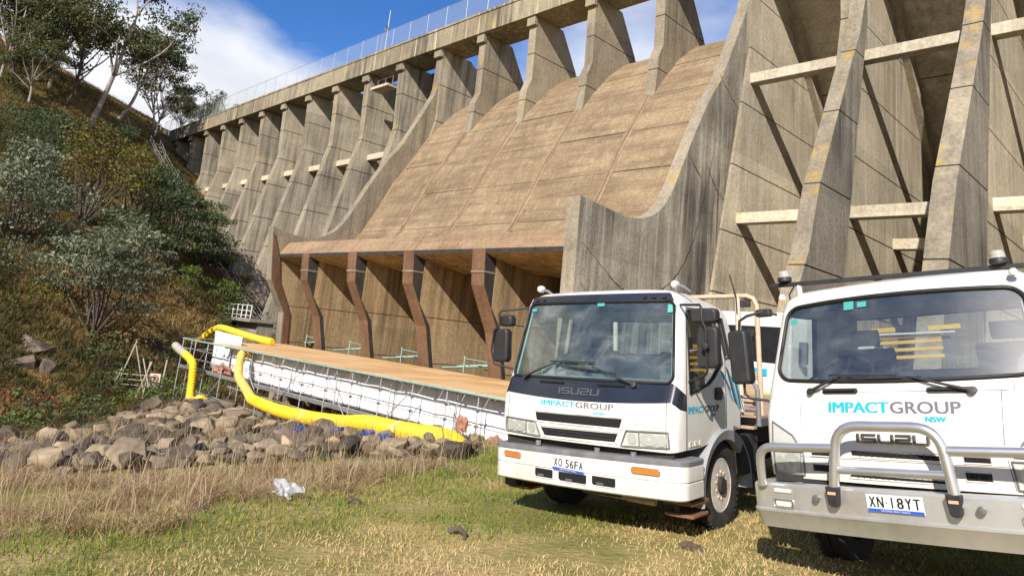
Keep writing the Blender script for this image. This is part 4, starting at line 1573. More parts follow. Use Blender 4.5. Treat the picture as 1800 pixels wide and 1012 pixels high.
for xa, xb in ((-0.556, -0.225), (0.21, 0.522)):
    mb = MB()
    mb.tube([cab1.front(x, 1.437, -0.008) for x in np.linspace(xa, xb, 8)], 0.013, 8)
    mb.build('vent_slot', M['shade_fill'], T1, 60)
# hood seams
for sx in (-0.985, 0.975):
    mb = MB()
    mb.tube([cab1.front(sx, z, -0.0005) for z in np.linspace(0.86, 1.47, 8)], 0.0035, 4)
    mb.build('panel_seam', M['seal'], T1)
# headlights
for sg in (-1, 1):
    hl = thing('headlight', None, None)
    hl.parent = T1
    P_ = [(sg * x, z) for x, z in ((0.50, 0.864), (0.565, 1.015), (1.0, 1.03), (1.005, 0.885))]
    front_plate(cab1, P_, 0.03, 0.004, M['white_in'], 'housing', hl)
    front_plate(cab1, P_, -0.013, -0.016, M['lens'], 'lens', hl)
    for cx_, rx, rz in ((0.80, 0.10, 0.058), (0.93, 0.055, 0.055), (0.62, 0.05, 0.055)):
        mb = MB()
        pr = [(0.04, 0.006), (0.5, 0.0), (0.85, -0.004), (1.0, -0.008)]
        mb.lathe([(r, h) for r, h in pr], lambda x, y, h: tuple(cab1.front(sg * cx_ + x * rx, 0.948 + y * rz, h)), 20)
        mb.build('reflector', M['reflector'], hl, 50)
    mb = MB()
    mb.lathe([(0.0, -0.012), (0.018, -0.008), (0.02, 0.0)], lambda x, y, h: tuple(cab1.front(sg * 0.80 + x, 0.945 + y, h - 0.002)), 12)
    mb.build('bulb', M['lensw'], hl, 50)
    mb = MB()
    mb.tube([cab1.front(sg * 0.70, z, -0.012) for z in (0.875, 0.95, 1.02)], 0.005, 5)
    loop = densify(P_, 0.06)
    mb.tube([cab1.front(x, z, -0.008) for x, z in loop], 0.009, 6, closed=True)
    mb.build('trim', M['plastic_grey'], hl, 60)

# bumper: lofted along x, wrapping round the ends
def bump_path(w_, bow, cr, yend, n=12):
    pts = [(-w_, yend)]
    for i in range(7):
        a = R_(180 + 90 * i / 6)
        pts.append((-w_ + cr + cr * math.cos(a), bow + cr + cr * math.sin(a)))
    for i in range(1, n):
        x = (-1 + 2 * i / n) * (w_ - cr)
        pts.append((x, bow * (x / (w_ - cr)) ** 2))
    for i in range(7):
        a = R_(270 + 90 * i / 6)
        pts.append((w_ - cr + cr * math.cos(a), bow + cr + cr * math.sin(a)))
    pts.append((w_, yend))
    return pts


def bumper(path, prof, zoff=lambda x: 0.0, norm=True):
    """prof [(inset, z)]"""
    mb = MB()
    n = len(path)
    nr = []
    for i in range(n):
        a, b = path[max(0, i - 1)], path[min(n - 1, i + 1)]
        tx, ty = b[0] - a[0], b[1] - a[1]
        L = math.hypot(tx, ty)
        nr.append((-ty / L, tx / L))
    vs = []
    for (x, y), (nx, ny) in zip(path, nr):
        for ins, z in prof:
            vs.append((x + nx * ins, y + ny * ins, z + zoff(x)))
    m = len(prof)
    fs = []
    for i in range(n - 1):
        for k in range(m - 1):
            fs.append((i * m + k, i * m + k + 1, (i + 1) * m + k + 1, (i + 1) * m + k))
    mb.add(vs, fs)
    return mb


bp1 = bump_path(1.165, 0.07, 0.13, 0.50)
zo1 = lambda x: 0.02 * (x / 1.165)
bumper(bp1, [(0.10, 0.425), (0.02, 0.40), (0.0, 0.415), (0.0, 0.552), (0.012, 0.560), (0.012, 0.566), (0.0, 0.572), (-0.004, 0.66), (0.0, 0.712), (0.02, 0.718)], zo1).build('bumper', M['white'], T1, 40)
bumper(bp1, [(0.02, 0.710), (-0.006, 0.716), (-0.008, 0.752), (0.01, 0.765), (0.15, 0.768), (0.2, 0.76)], zo1).build('bumper_cap', M['plastic_grey'], T1, 40)


def bfront(x, z, d=0.0):
    return Vector((x, 0.07 * (x / 1.035) ** 2 + d, z))


for xa, xb, za, zb in ((-0.53, -0.28, 0.458, 0.552), (-0.215, 0.14, 0.455, 0.552), (0.195, 0.47, 0.465, 0.560)):
    mb = MB()
    path = rounded(xa, xb, za, zb, (0.025, 0.025), (0.008, 0.008), 4)
    mb.prism(path, 0.012, -0.003, lambda u, v, a: tuple(bfront(u, v, a)))
    o = mb.build('bumper_opening', M['shade_fill'], T1)
    mb = MB()
    mb.tube([bfront(u, v, -0.003) for u, v in path], 0.006, 5, closed=True)
    mb.build('opening_edge', M['white'], o, 60)
    mb = MB()
    mb.box(bfront((xa + xb) / 2 - 0.04, za + 0.025, -0.006), (0.08, 0.006, 0.02))
    mb.build('hook', M['galv_dark'], o)
for xa, xb, dz in ((-0.985, -0.742, 0.0), (0.64, 0.925, 0.018)):
    mb = MB()
    path = rounded(xa, xb, 0.616 + dz, 0.668 + dz, (0.02, 0.02), (0.02, 0.02), 4)
    mb.prism(path, 0.02, -0.012, lambda u, v, a: tuple(bfront(u, v, a)))
    o = mb.build('indicator', M['amber'], T1, 30, 0.004)
    mb = MB()
    mb.tube([bfront(u, v, -0.006) for u, v in path], 0.008, 5, closed=True)
    mb.build('indicator_rim', M['plastic_grey'], o, 60)
plate(T1, (-0.077, -0.016, 0.625), 0.40, 0.132, 'XO\u00b756FA' if False else 'XO 56FA', Matrix.Rotation(R_(2.0), 3, 'Y'))

# gap below the hood
mb = MB()
mb.box((0, 0.25, 0.80), (2.05, 0.2, 0.10))
mb.build('front_crossmember', M['under'], T1)
for sx in (-0.55, 0.2, 0.62):
    mb = MB()
    mb.lathe([(0.03, 0), (0.03, 0.05), (0.0, 0.05)], lambda x, y, h: (sx + x, 0.10 + y, 0.765 + h), 8)
    mb.build('bumper_bolt', M['plastic_grey'], T1)
# wheels, arches, steps
wheel(T1, 0.915, 1.25, 0.43, 0.455, 0.26, 0.265, M['rimhub'], 1)
wheel(T1, -0.915, 1.25, 0.43, 0.455, 0.26, 0.265, M['rimhub'], -1)
for sg in (1, -1):
    wheel(T1, sg * 0.98, 5.4, 0.44, 0.47, 0.27, 0.265, M['rimhub'], sg)
    wheel(T1, sg * 0.68, 5.4, 0.44, 0.47, 0.27, 0.265, M['rimhub'], sg)
for sg in (1, -1):
    mb = MB()
    arc = [R_(a) for a in np.linspace(192, -8, 22)]
    vs, fs = [], []
    cy_, cz_ = 1.24, 0.42
    for a in arc:
        for rr, xx in ((0.53, 0.72), (0.525, 1.075), (0.535, 1.10), (0.64, 1.125), (0.66, 1.10), (0.60, 0.72)):
            ez = 0.97 if math.sin(a) > 0 else 1.0
            vs.append((sg * xx, cy_ + rr * 1.02 * math.cos(a), cz_ + rr * 0.90 * math.sin(a)))
    for i in range(len(arc) - 1):
        for k in range(6):
            k2 = (k + 1) % 6
            fs.append((i * 6 + k, i * 6 + k2, i * 6 + 6 + k2, i * 6 + 6 + k))
    mb.add(vs, fs)
    mb.build('mudguard', M['fender'], T1, 40)
    # step block behind the bumper
    st = thing('cab_step', None, None)
    st.parent = T1
    mb = MB()
    rounded_box(mb, (sg * 0.93, 0.46, 0.60), (0.30, 0.32, 0.34), 0.05, 3, 'x')
    mb.build('step_housing', M['plastic_grey'], st, 40)
    mb = MB()
    mb.box((sg * 0.98, 0.50, 0.37), (0.30, 0.40, 0.035))
    mb.box((sg * 0.98, 0.50, 0.255), (0.30, 0.36, 0.03))
    mb.build('tread', M['rust'], st, bevel=0.006)
    for yy in (0.36, 0.66):
        mb = MB()
        mb.box((sg * 0.95, yy, 0.34), (0.05, 0.02, 0.22))
        mb.build('hanger', M['under'], st)
mb = MB()
mb.box((-1.05, 0.35, 0.33), (0.16, 0.22, 0.12))
mb.build('step_pad', M['plastic'], T1, bevel=0.02)
chassis(T1, 0.4, 7.6, 1.25, 0.45, 5.4)
mb = MB()
mb.tube([(-0.25, 0.55, 0.30), (0.62, 0.55, 0.29)], 0.028, 10)
mb.tube([(0.30, 0.55, 0.292), (0.62, 0.55, 0.29)], 0.036, 10)
mb.build('steering_rod', M['timber'], T1, 60)
mb = MB()
mb.box((0, 0.75, 0.40), (0.5, 0.5, 0.24))
mb.box((-0.2, 0.6, 0.33), (0.08, 0.1, 0.16))
mb.build('sump', M['under'], T1, bevel=0.03)

# door furniture, side lettering
for sg in (1, -1):
    d_ = g1['door%d' % sg]
    mb = MB()
    c = cab1.side(1.08, 1.375, 0.006, sg)
    rounded_box(mb, c, (0.03, 0.17, 0.13), 0.04, 4, 'x')
    o = mb.build('handle', M['plastic'], d_, 40)
    mb = MB()
    mb.box(c + Vector((sg * 0.02, 0, 0.01)), (0.02, 0.13, 0.03))
    mb.build('lever', M['plastic'], d_, bevel=0.006)
    for body, ya, yb, za, zb, mt, bo in (('IMPACT', 0.345, 0.72, 1.20, 1.265, M['cyan'], 0.005), ('GROUP', 0.73, 1.10, 1.198, 1.263, M['dark_vinyl'], 0.003), ('NSW', 0.88, 1.0, 1.148, 1.18, M['cyan'], 0.004)):
        vs, fs = embolden(*text2d(body), bo / (yb - ya))
        if sg > 0:
            decal(vs, fs, lambda u, v, e: cab1.side(ya + u * (yb - ya), za + v * (zb - za), 0.003 + e, 1), mt, 'lettering', d_)
        else:
            decal(vs, fs, lambda u, v, e: cab1.side(yb - u * (yb - ya), za + v * (zb - za), 0.003 + e, -1), mt, 'lettering', d_)
    if sg > 0:
        block_word('ISUZU', 0.36, 0.615, 0.885, 0.935, lambda x, z, d: cab1.side(x, z, -d, 1), 0.006).build('badge', M['badge_beige'], d_)
    # slanted blue stripes behind the door
    for i, (ya, zb_, L, wd) in enumerate(((1.16, 1.62, 0.22, 0.035), (1.22, 1.60, 0.32, 0.04), (1.31, 1.66, 0.42, 0.05), (1.40, 1.58, 0.40, 0.05), (1.47, 1.66, 0.5, 0.04), (1.54, 1.55, 0.4, 0.04))):
        mb = MB()
        mb.add([cab1.side(ya + (0.25 * f) + q * wd, zb_ - f * L, 0.004, sg) for q, f in ((0, 0), (1, 0.1), (1, 1), (0, 0.9))], [(0, 1, 2, 3)])
        mb.build('stripe', M['cyan'] if i % 2 else M['dark_vinyl'], T1)


def mirror_pair(root, sg, items, arm_pts, mat):
    for (cx_, cy_, cz_, w_, d_, h_, r_) in items:
        mr = thing('mirror', None, None)
        mr.parent = root
        mb = MB()
        rounded_box(mb, (cx_, cy_, cz_), (w_, d_, h_), r_, 5, 'y')
        mb.build('mirror_case', mat, mr, 40, 0.022)
        mb = MB()
        rounded_box(mb, (cx_, cy_ + d_ / 2 + 0.002, cz_), (w_ * 0.88, 0.004, h_ * 0.9), r_ * 0.8, 5, 'y')
        mb.build('mirror_glass', M['chrome'], mr)
    for pts in arm_pts:
        mb = MB()
        mb.tube(pts, 0.013, 8)
        mb.build('mirror_arm', M['plastic'], root, 60)


mirror_pair(T1, 1, [(1.352, 0.30, 1.845, 0.215, 0.11, 0.40, 0.05), (1.318, 0.30, 2.148, 0.275, 0.12, 0.145, 0.045)],
            [[(1.0, 0.42, 2.27), (1.12, 0.32, 2.26), (1.30, 0.22, 2.25), (1.325, 0.20, 2.22), (1.33, 0.20, 2.10), (1.36, 0.21, 2.02), (1.362, 0.215, 1.62), (1.33, 0.24, 1.58), (1.08, 0.40, 1.50)]], M['plastic'])
mb = MB()
mb.lathe([(0.035, 0), (0.035, 0.04), (0, 0.05)], lambda x, y, h: (1.362 + x, 0.20 - h, 1.85 + y), 10)
mb.build('mirror_clamp', M['plastic'], T1, 40)
mirror_pair(T1, -1, [(-1.27, 0.30, 1.82, 0.215, 0.11, 0.39, 0.05), (-1.20, 0.30, 2.112, 0.185, 0.11, 0.135, 0.045)],
            [[(-0.98, 0.42, 2.27), (-1.12, 0.32, 2.245), (-1.24, 0.22, 2.23), (-1.27, 0.22, 2.18), (-1.25, 0.22, 2.06), (-1.34, 0.22, 2.0), (-1.385, 0.23, 1.75), (-1.34, 0.24, 1.60), (-1.06, 0.40, 1.53)]], M['plastic'])

# wipers
def wiper(root, fr, piv, tip, b0, b1):
    w_ = thing('wiper', None, None)
    w_.parent = root
    mb = MB()
    mb.tube([fr(*piv, -0.03), fr(piv[0] * 0.6 + tip[0] * 0.4, piv[1] * 0.6 + tip[1] * 0.4, -0.05), fr(*tip, -0.035)], [0.014, 0.012, 0.007], 6)
    mb.lathe([(0.028, 0), (0.028, 0.04), (0, 0.045)], lambda x, y, h: tuple(fr(piv[0] + x, piv[1] + y, -h)), 10)
    mb.build('arm', M['plastic'], w_, 60)
    mb = MB()
    mb.tube([fr(b0[0] + (b1[0] - b0[0]) * f, b0[1] + (b1[1] - b0[1]) * f, -0.022) for f in np.linspace(0, 1, 9)], 0.008, 6)
    mb.tube([fr(b0[0] + (b1[0] - b0[0]) * f, b0[1] + (b1[1] - b0[1]) * f, -0.030) for f in np.linspace(0.25, 0.75, 5)], 0.009, 6)
    mb.build('blade', M['plastic'], w_, 60)


fr1 = lambda x, z, d: cab1.front(x, z, d)
wiper(T1, fr1, (-0.80, 1.475), (-0.34, 1.655), (-0.46, 1.66), (0.13, 1.66))
wiper(T1, fr1, (0.62, 1.46), (0.12, 1.62), (-0.38, 1.625), (0.40, 1.56))
# roof marker lamps
for x_, y_ in ((-0.80, 0.50), (0.93, 0.55)):
    ml = thing('marker_lamp', None, None)
    ml.parent = T1
    mb = MB()
    mb.tube([(x_ + 0.10, y_ + 0.05, 2.42), (x_ + 0.05, y_, 2.47), (x_, y_ - 0.02, 2.485)], 0.018, 8)
    mb.build('lamp_stem', M['plastic_grey'], ml, 60)
    mb = MB()
    mb.lathe([(0.0, -0.05), (0.035, -0.035), (0.045, 0.0), (0.04, 0.03), (0.0, 0.035)], lambda x, y, h: (x_ - 0.03 + x, y_ - 0.03 + h, 2.495 + y), 14)
    mb.build('lamp_glass', M['lensw'], ml, 50)
# windscreen stickers, inner mirror
for x_, z_, w_, h_ in ((-0.86, 2.24, 0.08, 0.035), (0.10, 2.285, 0.09, 0.04), (0.92, 2.235, 0.09, 0.085)):
    mb = MB()
    mb.add([cab1.front(x_ + a * w_ / 2, z_ + b * h_ / 2, -0.002) for a, b in ((-1, -1), (1, -1), (1, 1), (-1, 1))], [(0, 1, 2, 3)])
    mb.build('sticker', M['teal_sticker'], T1)
mb = MB()
mb.lathe([(0.0, -0.06), (0.08, -0.05), (0.11, 0.0), (0.08, 0.05), (0.0, 0.06)], lambda x, y, h: (-0.66 + x, 1.15 + h, 1.66 + y * 0.9), 16)
mb.build('cushion', M['rust'], T1, 60)

# tray with headboard rack
mb = MB()
mb.box((0, 4.85, 1.03), (2.36, 5.5, 0.10))
for sx in (-0.5, 0.5):
    mb.box((sx, 4.85, 0.93), (0.1, 5.4, 0.12))
mb.build('tray', M['galv_dark'], T1, bevel=0.01)
for i in range(9):
    mb = MB()
    mb.box((-1.05 + i * 0.262, 4.86, 1.092), (0.255, 5.46, 0.024))
    mb.build('tray_plank', M['timber'], T1)
rk = thing('headboard_rack', None, None)
rk.parent = T1
mb = MB()
mb.tube([(-1.12, 2.3, 1.05), (-1.12, 2.3, 2.40), (-1.08, 2.3, 2.48), (-1.0, 2.3, 2.515), (1.0, 2.3, 2.515), (1.08, 2.3, 2.48), (1.12, 2.3, 2.40), (1.12, 2.3, 1.05)], 0.03, 10)
mb.build('hoop', M['rack_orange'], rk, 60)
for sx in (-0.88, 0.88):
    mb = MB()
    mb.tube([(sx, 2.3, 1.05), (sx, 2.3, 2.51)], 0.034, 10)
    mb.build('post', M['rack_cream'], rk, 60)
for zz in (1.25, 1.40, 1.55):
    mb = MB()
    mb.box((0, 2.32, zz), (2.2, 0.03, 0.10))
    mb.build('slat', M['timber'], rk, bevel=0.006)
mb = MB()
mb.box((0.99, 2.27, 2.42), (0.12, 0.06, 0.09))
mb.build('work_lamp', M['plastic'], rk, bevel=0.012)
mb = MB()
mb.lathe([(0.05, 0), (0.06, 0.04), (0.05, 0.06), (0, 0.06)], lambda x, y, h: (1.06 + x, 2.26 - h, 2.06 + y), 12)
mb.build('reversing_lamp', M['plastic'], rk, 40)
mb = MB()
mb.tube([(0.89, 2.25, 2.30), (0.885, 2.25, 2.5), (0.83, 2.2, 2.78)], 0.009, 6)
mb.build('aerial', M['plastic'], T1, 60)
mb = MB()
mb.tube([(0.82, 1.95, 0.8), (0.83, 1.95, 1.42), (0.90, 1.97, 1.50), (1.15, 1.98, 1.49), (1.2, 1.98, 1.40), (1.2, 1.98, 1.0)], 0.03, 8)
mb.build('grab_bar', M['plastic_grey'], T1, 60)
for zz in (0.98, 1.13, 1.28):
    mb = MB()
    mb.box((1.0, 1.95, zz), (0.34, 0.12, 0.03))
    mb.build('ladder_step', M['timber'], T1, bevel=0.005)
mb = MB()
mb.box((0.92, 1.9, 0.70), (0.4, 0.5, 0.42))
mb.build('battery_box', M['under'], T1, bevel=0.02)

# ------------------------------------------------------------------ right truck
T2 = thing('truck', 'white cab-over truck with alloy bull bar and black rack bar carrying two beacons', 'truck', group='white works trucks')
T2.matrix_world = truck_matrix((-1.604, 5.87, -1.546), R_(-2.44), R_(-7.61), R_(2.18))
_belt2 = lambda y: float(np.interp(y, [0.3, 0.45, 1.0, 1.2, 1.7], [1.50, 1.50, 1.53, 1.60, 1.64]))
lv2 = [dict(zf=0.80, zs=lambda y: 0.82, yf=0.06, hw=1.05, bow=0.08),
       dict(zf=1.05, zs=lambda y: 1.05, yf=0.055, hw=1.06, bow=0.085),
       dict(zf=1.30, zs=lambda y: 1.30, yf=0.085, hw=1.065, bow=0.10),
       dict(zf=1.545, zc=0.035, zs=_belt2, yf=0.135, hw=1.065, bow=0.19),
       dict(zf=2.225, zc=-0.03, zs=lambda y: 2.16, yf=0.375, hw=1.0, bow=0.20),
       dict(zf=2.30, zs=lambda y: 2.25, yf=0.425, hw=0.965, bow=0.19, dr=-0.04),
       dict(zf=2.355, zs=lambda y: 2.33, yf=0.54, hw=0.88, bow=0.16, dr=-0.12),
       dict(zf=2.38, zs=lambda y: 2.37, yf=0.74, hw=0.74, bow=0.10, dr=-0.25)]
cab2 = Cab(lv2, 0.10, [0.36, 0.46, 0.62, 0.78, 0.94, 1.10, 1.26, 1.36, 1.55, 1.68], 1.74)
# rear window sits in the middle of the rear wall
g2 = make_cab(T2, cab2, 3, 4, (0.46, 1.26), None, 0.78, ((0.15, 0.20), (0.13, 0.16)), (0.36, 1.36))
interior(T2, 1.56, 0.62, (-0.55, 0.74, 1.62), (-0.58, 0.58), 1.0)
fr2 = lambda x, z, d: cab2.front(x, z, d)
text_on(T2, cab2, 'IMPACT', -0.468, -0.012, 1.312, 1.392, M['cyan'], bold=0.006)
text_on(T2, cab2, 'GROUP', 0.002, 0.466, 1.310, 1.394, M['grey_vinyl'], bold=0.0035)
text_on(T2, cab2, 'NSW', 0.235, 0.365, 1.252, 1.290, M['cyan'], bold=0.004)
block_word('ISUZU', -0.268, 0.247, 1.094, 1.160, fr2, 0.02, 0.10).build('badge', M['chrome_dark'], T2, bevel=0.004)
# grille slots
for P_, nm in (([(-0.32, 1.0), (-0.32, 1.032), (0.30, 1.022), (0.30, 0.99)], 'grille'), ([(-0.36, 0.845), (-0.34, 0.862), (0.31, 0.855), (0.33, 0.838)], 'air_slot'),
               ([(-0.645, 0.985), (-0.645, 1.018), (-0.49, 1.016), (-0.49, 0.983)], 'air_slot'), ([(-0.643, 0.868), (-0.643, 0.914), (-0.505, 0.912), (-0.505, 0.866)], 'air_slot'),
               ([(0.44, 0.990), (0.44, 1.022), (0.595, 1.020), (0.595, 0.988)], 'air_slot'), ([(0.435, 0.872), (0.435, 0.922), (0.585, 0.920), (0.585, 0.870)], 'air_slot')):
    o = front_plate(cab2, P_, 0.01, -0.004, M['shade_fill'], nm, T2)
    x0_, x1_ = P_[0][0], P_[2][0]
    z0_, z1_ = min(p[1] for p in P_), max(p[1] for p in P_)
    for q in np.linspace(0.1, 0.9, max(3, int((x1_ - x0_) / 0.05))):
        x_ = x0_ + q * (x1_ - x0_)
        mb = MB()
        mb.box(cab2.front(x_, (z0_ + z1_) / 2, -0.006), (0.006, 0.006, (z1_ - z0_) * 0.8))
        mb.build('grille_fin', M['plastic'], o)
    pts = densify([(x0_ - 0.006, z0_ - 0.006), (x1_ + 0.006, z0_ - 0.006), (x1_ + 0.006, z1_ + 0.006), (x0_ - 0.006, z1_ + 0.006)], 0.06)
    mb = MB()
    mb.tube([cab2.front(x, z, -0.001) for x, z in pts], 0.006, 5, closed=True)
    mb.build('slot_surround', M['white'], o, 60)
# panel seams
SE = [[(-0.715, 1.465), (-0.72, 1.30), (-0.735, 1.12)], [(0.715, 1.465), (0.705, 1.30), (0.69, 1.12)], [(x, 1.466) for x in np.linspace(-0.715, 0.715, 12)], [(-0.79, 1.54), (-0.79, 1.47), (-0.715, 1.466)], [(0.79, 1.54), (0.79, 1.47), (0.715, 1.466)],
      [(-0.735, 1.12), (-0.745, 1.0), (-0.76, 0.82)], [(0.69, 1.12), (0.695, 1.0), (0.71, 0.82)], [(x, 0.968) for x in np.linspace(-0.74, 0.70, 12)]]
for pts in SE:
    mb = MB()
    mb.tube([cab2.front(x, z, 0.0005) for x, z in pts], 0.0032, 4)
    mb.build('panel_seam', M['plastic_grey'], T2)
for xa, xb in ((-0.522, -0.232), (0.258, 0.537)):
    gh = thing('grab_handle', None, None)
    gh.parent = T2
    mb = MB()
    path = rounded(xa, xb, 1.452, 1.496, (0.02, 0.02), (0.02, 0.02), 5)
    mb.prism(path, 0.004, -0.008, lambda u, v, a: tuple(cab2.front(u, v, a)))
    mb.build('recess', M['plastic'], gh)
    mb = MB()
    mb.tube([cab2.front(u, 1.482, -0.022) for u in np.linspace(xa + 0.02, xb - 0.02, 7)], 0.009, 6)
    mb.build('grip', M['plastic'], gh, 60)
wiper(T2, fr2, (-0.62, 1.475), (-0.36, 1.59), (-0.46, 1.60), (0.07, 1.585))
wiper(T2, fr2, (0.55, 1.47), (0.16, 1.575), (-0.28, 1.565), (0.24, 1.572))
# headlights with corner indicators
for sg in (-1, 1):
    hl = thing('headlight', None, None)
    hl.parent = T2
    P_ = [(sg * x, z) for x, z in ((0.725, 0.825), (0.715, 1.005), (0.985, 1.0), (0.99, 0.825))]
    front_plate(cab2, P_, 0.03, 0.004, M['white_in'], 'housing', hl)
    front_plate(cab2, P_, -0.012, -0.015, M['lens'], 'lens', hl)
    mb = MB()
    mb.lathe([(0.05, 0.006), (0.5, 0.0), (0.85, -0.004), (1.0, -0.009)], lambda x, y, h: tuple(cab2.front(sg * 0.825 + x * 0.078, 0.915 + y * 0.078, h)), 22)
    mb.build('reflector', M['reflector'], hl, 50)
    mb = MB()
    mb.lathe([(0.05, 0.006), (0.5, 0.0), (1.0, -0.008)], lambda x, y, h: tuple(cab2.front(sg * 0.935 + x * 0.045, 0.905 + y * 0.06, h)), 18)
    mb.build('reflector', M['reflector'], hl, 50)
    mb = MB()
    mb.lathe([(0.0, -0.014), (0.022, -0.008), (0.026, 0.0)], lambda x, y, h: tuple(cab2.front(sg * 0.825 + x, 0.915 + y, h - 0.002)), 12)
    mb.build('bulb', M['lensw'], hl, 50)
    C_ = [(sg * x, z) for x, z in ((0.735, 1.03), (0.80, 1.13), (0.985, 1.235), (0.99, 1.03))]
    front_plate(cab2, C_, 0.02, 0.003, M['lensw'], 'corner_lamp', hl)
    front_plate(cab2, C_, -0.008, -0.011, M['lens'], 'lens', hl)
    mb = MB()
    for Q in (P_, C_):
        mb.tube([cab2.front(x, z, -0.006) for x, z in densify(Q, 0.06)], 0.007, 5, closed=True)
    mb.build('trim', M['plastic_grey'], hl, 60)
# lower valance
mb = MB()
mb.box((0, 0.18, 0.80), (1.96, 0.16, 0.06))
mb.build('front_crossmember', M['under'], T2)

# alloy bumper
bp2 = bump_path(1.125, 0.05, 0.10, 0.45)
bp2 = [(x, y - 0.12) for x, y in bp2]
bumper(bp2, [(0.12, 0.455), (0.10, 0.440), (0.035, 0.452), (0.0, 0.560), (-0.012, 0.575), (-0.012, 0.590), (0.0, 0.60), (0.0, 0.770), (0.012, 0.785), (0.13, 0.785), (0.15, 0.76)], lambda x: 0.018 * x).build('bull_bar_bumper', M['alloy'], T2, 35)


def bf2(x, z, d=0.0):
    return Vector((x, -0.12 + 0.05 * (x / 1.025) ** 2 + d, z))


# tubes
def tubes(name, runs, r=0.033):
    mb = MB()
    for pts in runs:
        mb.tube(pts, r, 12)
    return mb.build(name, M['alloy_tube'], T2, 60)


def arc_corner(a, b, c, r, n=7):
    """round corner b between a and c"""
    a, b, c = Vector(a), Vector(b), Vector(c)
    u, v = (a - b).normalized(), (c - b).normalized()
    p0, p1 = b + u * r, b + v * r
    out = []
    for i in range(n + 1):
        f = i / n
        out.append((1 - f) ** 2 * p0 + 2 * f * (1 - f) * b + f * f * p1)
    return out


yb = -0.155
hoop = [(-0.405, yb, 0.72)] + arc_corner((-0.405, yb, 0.72), (-0.325, yb, 1.225), (0.36, yb, 1.225), 0.17) + arc_corner((-0.325, yb, 1.225), (0.375, yb, 1.225), (0.415, yb, 0.72), 0.17) + [(0.415, yb, 0.72)]
tubes('bull_bar_hoop', [hoop], 0.037)
tubes('bull_bar_crossbar', [[(-0.375, yb, 0.908), (0.40, yb, 0.918)]], 0.028)
tubes('bull_bar_rail', [[(-0.355, yb, 1.062)] + arc_corner((-0.36, yb, 1.062), (-0.985, yb + 0.03, 1.045), (-1.0, yb + 0.06, 0.75), 0.12) + [(-1.0, yb + 0.06, 0.75)]], 0.034)
tubes('bull_bar_rail', [[(0.375, yb, 1.075)] + arc_corner((0.36, yb, 1.075), (0.985, yb + 0.03, 1.085), (1.0, yb + 0.06, 0.78), 0.12) + [(1.0, yb + 0.06, 0.78)]], 0.034)
for x_, dz in ((-0.402, 0.0), (0.405, 0.012)):
    mb = MB()
    mb.prism([(x_ - 0.05, 0.79 + dz), (x_ + 0.05, 0.79 + dz), (x_ + 0.035, 0.665 + dz), (x_ + 0.02, 0.65 + dz), (x_ - 0.02, 0.65 + dz), (x_ - 0.035, 0.665 + dz)], -0.135, -0.195, lambda u, v, a: (u, a, v))
    o = mb.build('foot_bracket', M['plastic'], T2, bevel=0.008)
    mb = MB()
    mb.add([(x_ - 0.03, -0.198, 0.735 + dz), (x_ + 0.03, -0.198, 0.735 + dz), (x_ + 0.03, -0.198, 0.755 + dz), (x_ - 0.03, -0.198, 0.755 + dz)], [(0, 1, 2, 3)])
    mb.build('decal', M['rack_orange'], o)
for x_, z_ in ((-0.555, 0.690), (0.545, 0.712)):
    mb = MB()
    mb.lathe([(0.02, 0), (0.02, 0.03), (0.028, 0.03), (0.026, 0.045), (0, 0.05)], lambda x, y, h: tuple(bf2(x_ + x, z_ + y, -h)), 10)
    mb.build('tow_pin', M['galv_dark'], T2, 40)
for sg in (-1, 1):
    dz = 0.018 * sg
    mb = MB()
    mb.prism(rounded(sg * 0.84 - 0.075, sg * 0.84 + 0.075, 0.722 + dz, 0.752 + dz, (0.008, 0.008), (0.008, 0.008), 3), 0.0, -0.01, lambda u, v, a: tuple(bf2(u, v, a)))
    mb.build('marker_light', M['lensw'], T2, bevel=0.003)
    fl = thing('fog_lamp', None, None)
    fl.parent = T2
    mb = MB()
    path = rounded(sg * 0.84 - 0.085, sg * 0.84 + 0.085, 0.612 + dz, 0.672 + dz, (0.02, 0.02), (0.012, 0.012), 4)
    mb.prism(path, 0.01, -0.006, lambda u, v, a: tuple(bf2(u, v, a)))
    mb.build('lamp_body', M['chrome'], fl)
    mb = MB()
    mb.prism([(p[0] * 1.0, p[1]) for p in rounded(sg * 0.84 - 0.065, sg * 0.84 + 0.065, 0.622 + dz, 0.660 + dz, (0.012, 0.012), (0.01, 0.01), 4)], -0.004, -0.010, lambda u, v, a: tuple(bf2(u, v, a)))
    mb.build('lamp_lens', M['lensw'], fl)
    mb = MB()
    mb.tube([bf2(u, v, -0.004) for u, v in path], 0.005, 5, closed=True)
    mb.build('lamp_rim', M['galv'], fl, 60)
plate(T2, (0.008, -0.132, 0.700), 0.382, 0.118, 'XN\u00b718YT', Matrix.Rotation(R_(-1.0), 3, 'Y'), slogan=True)

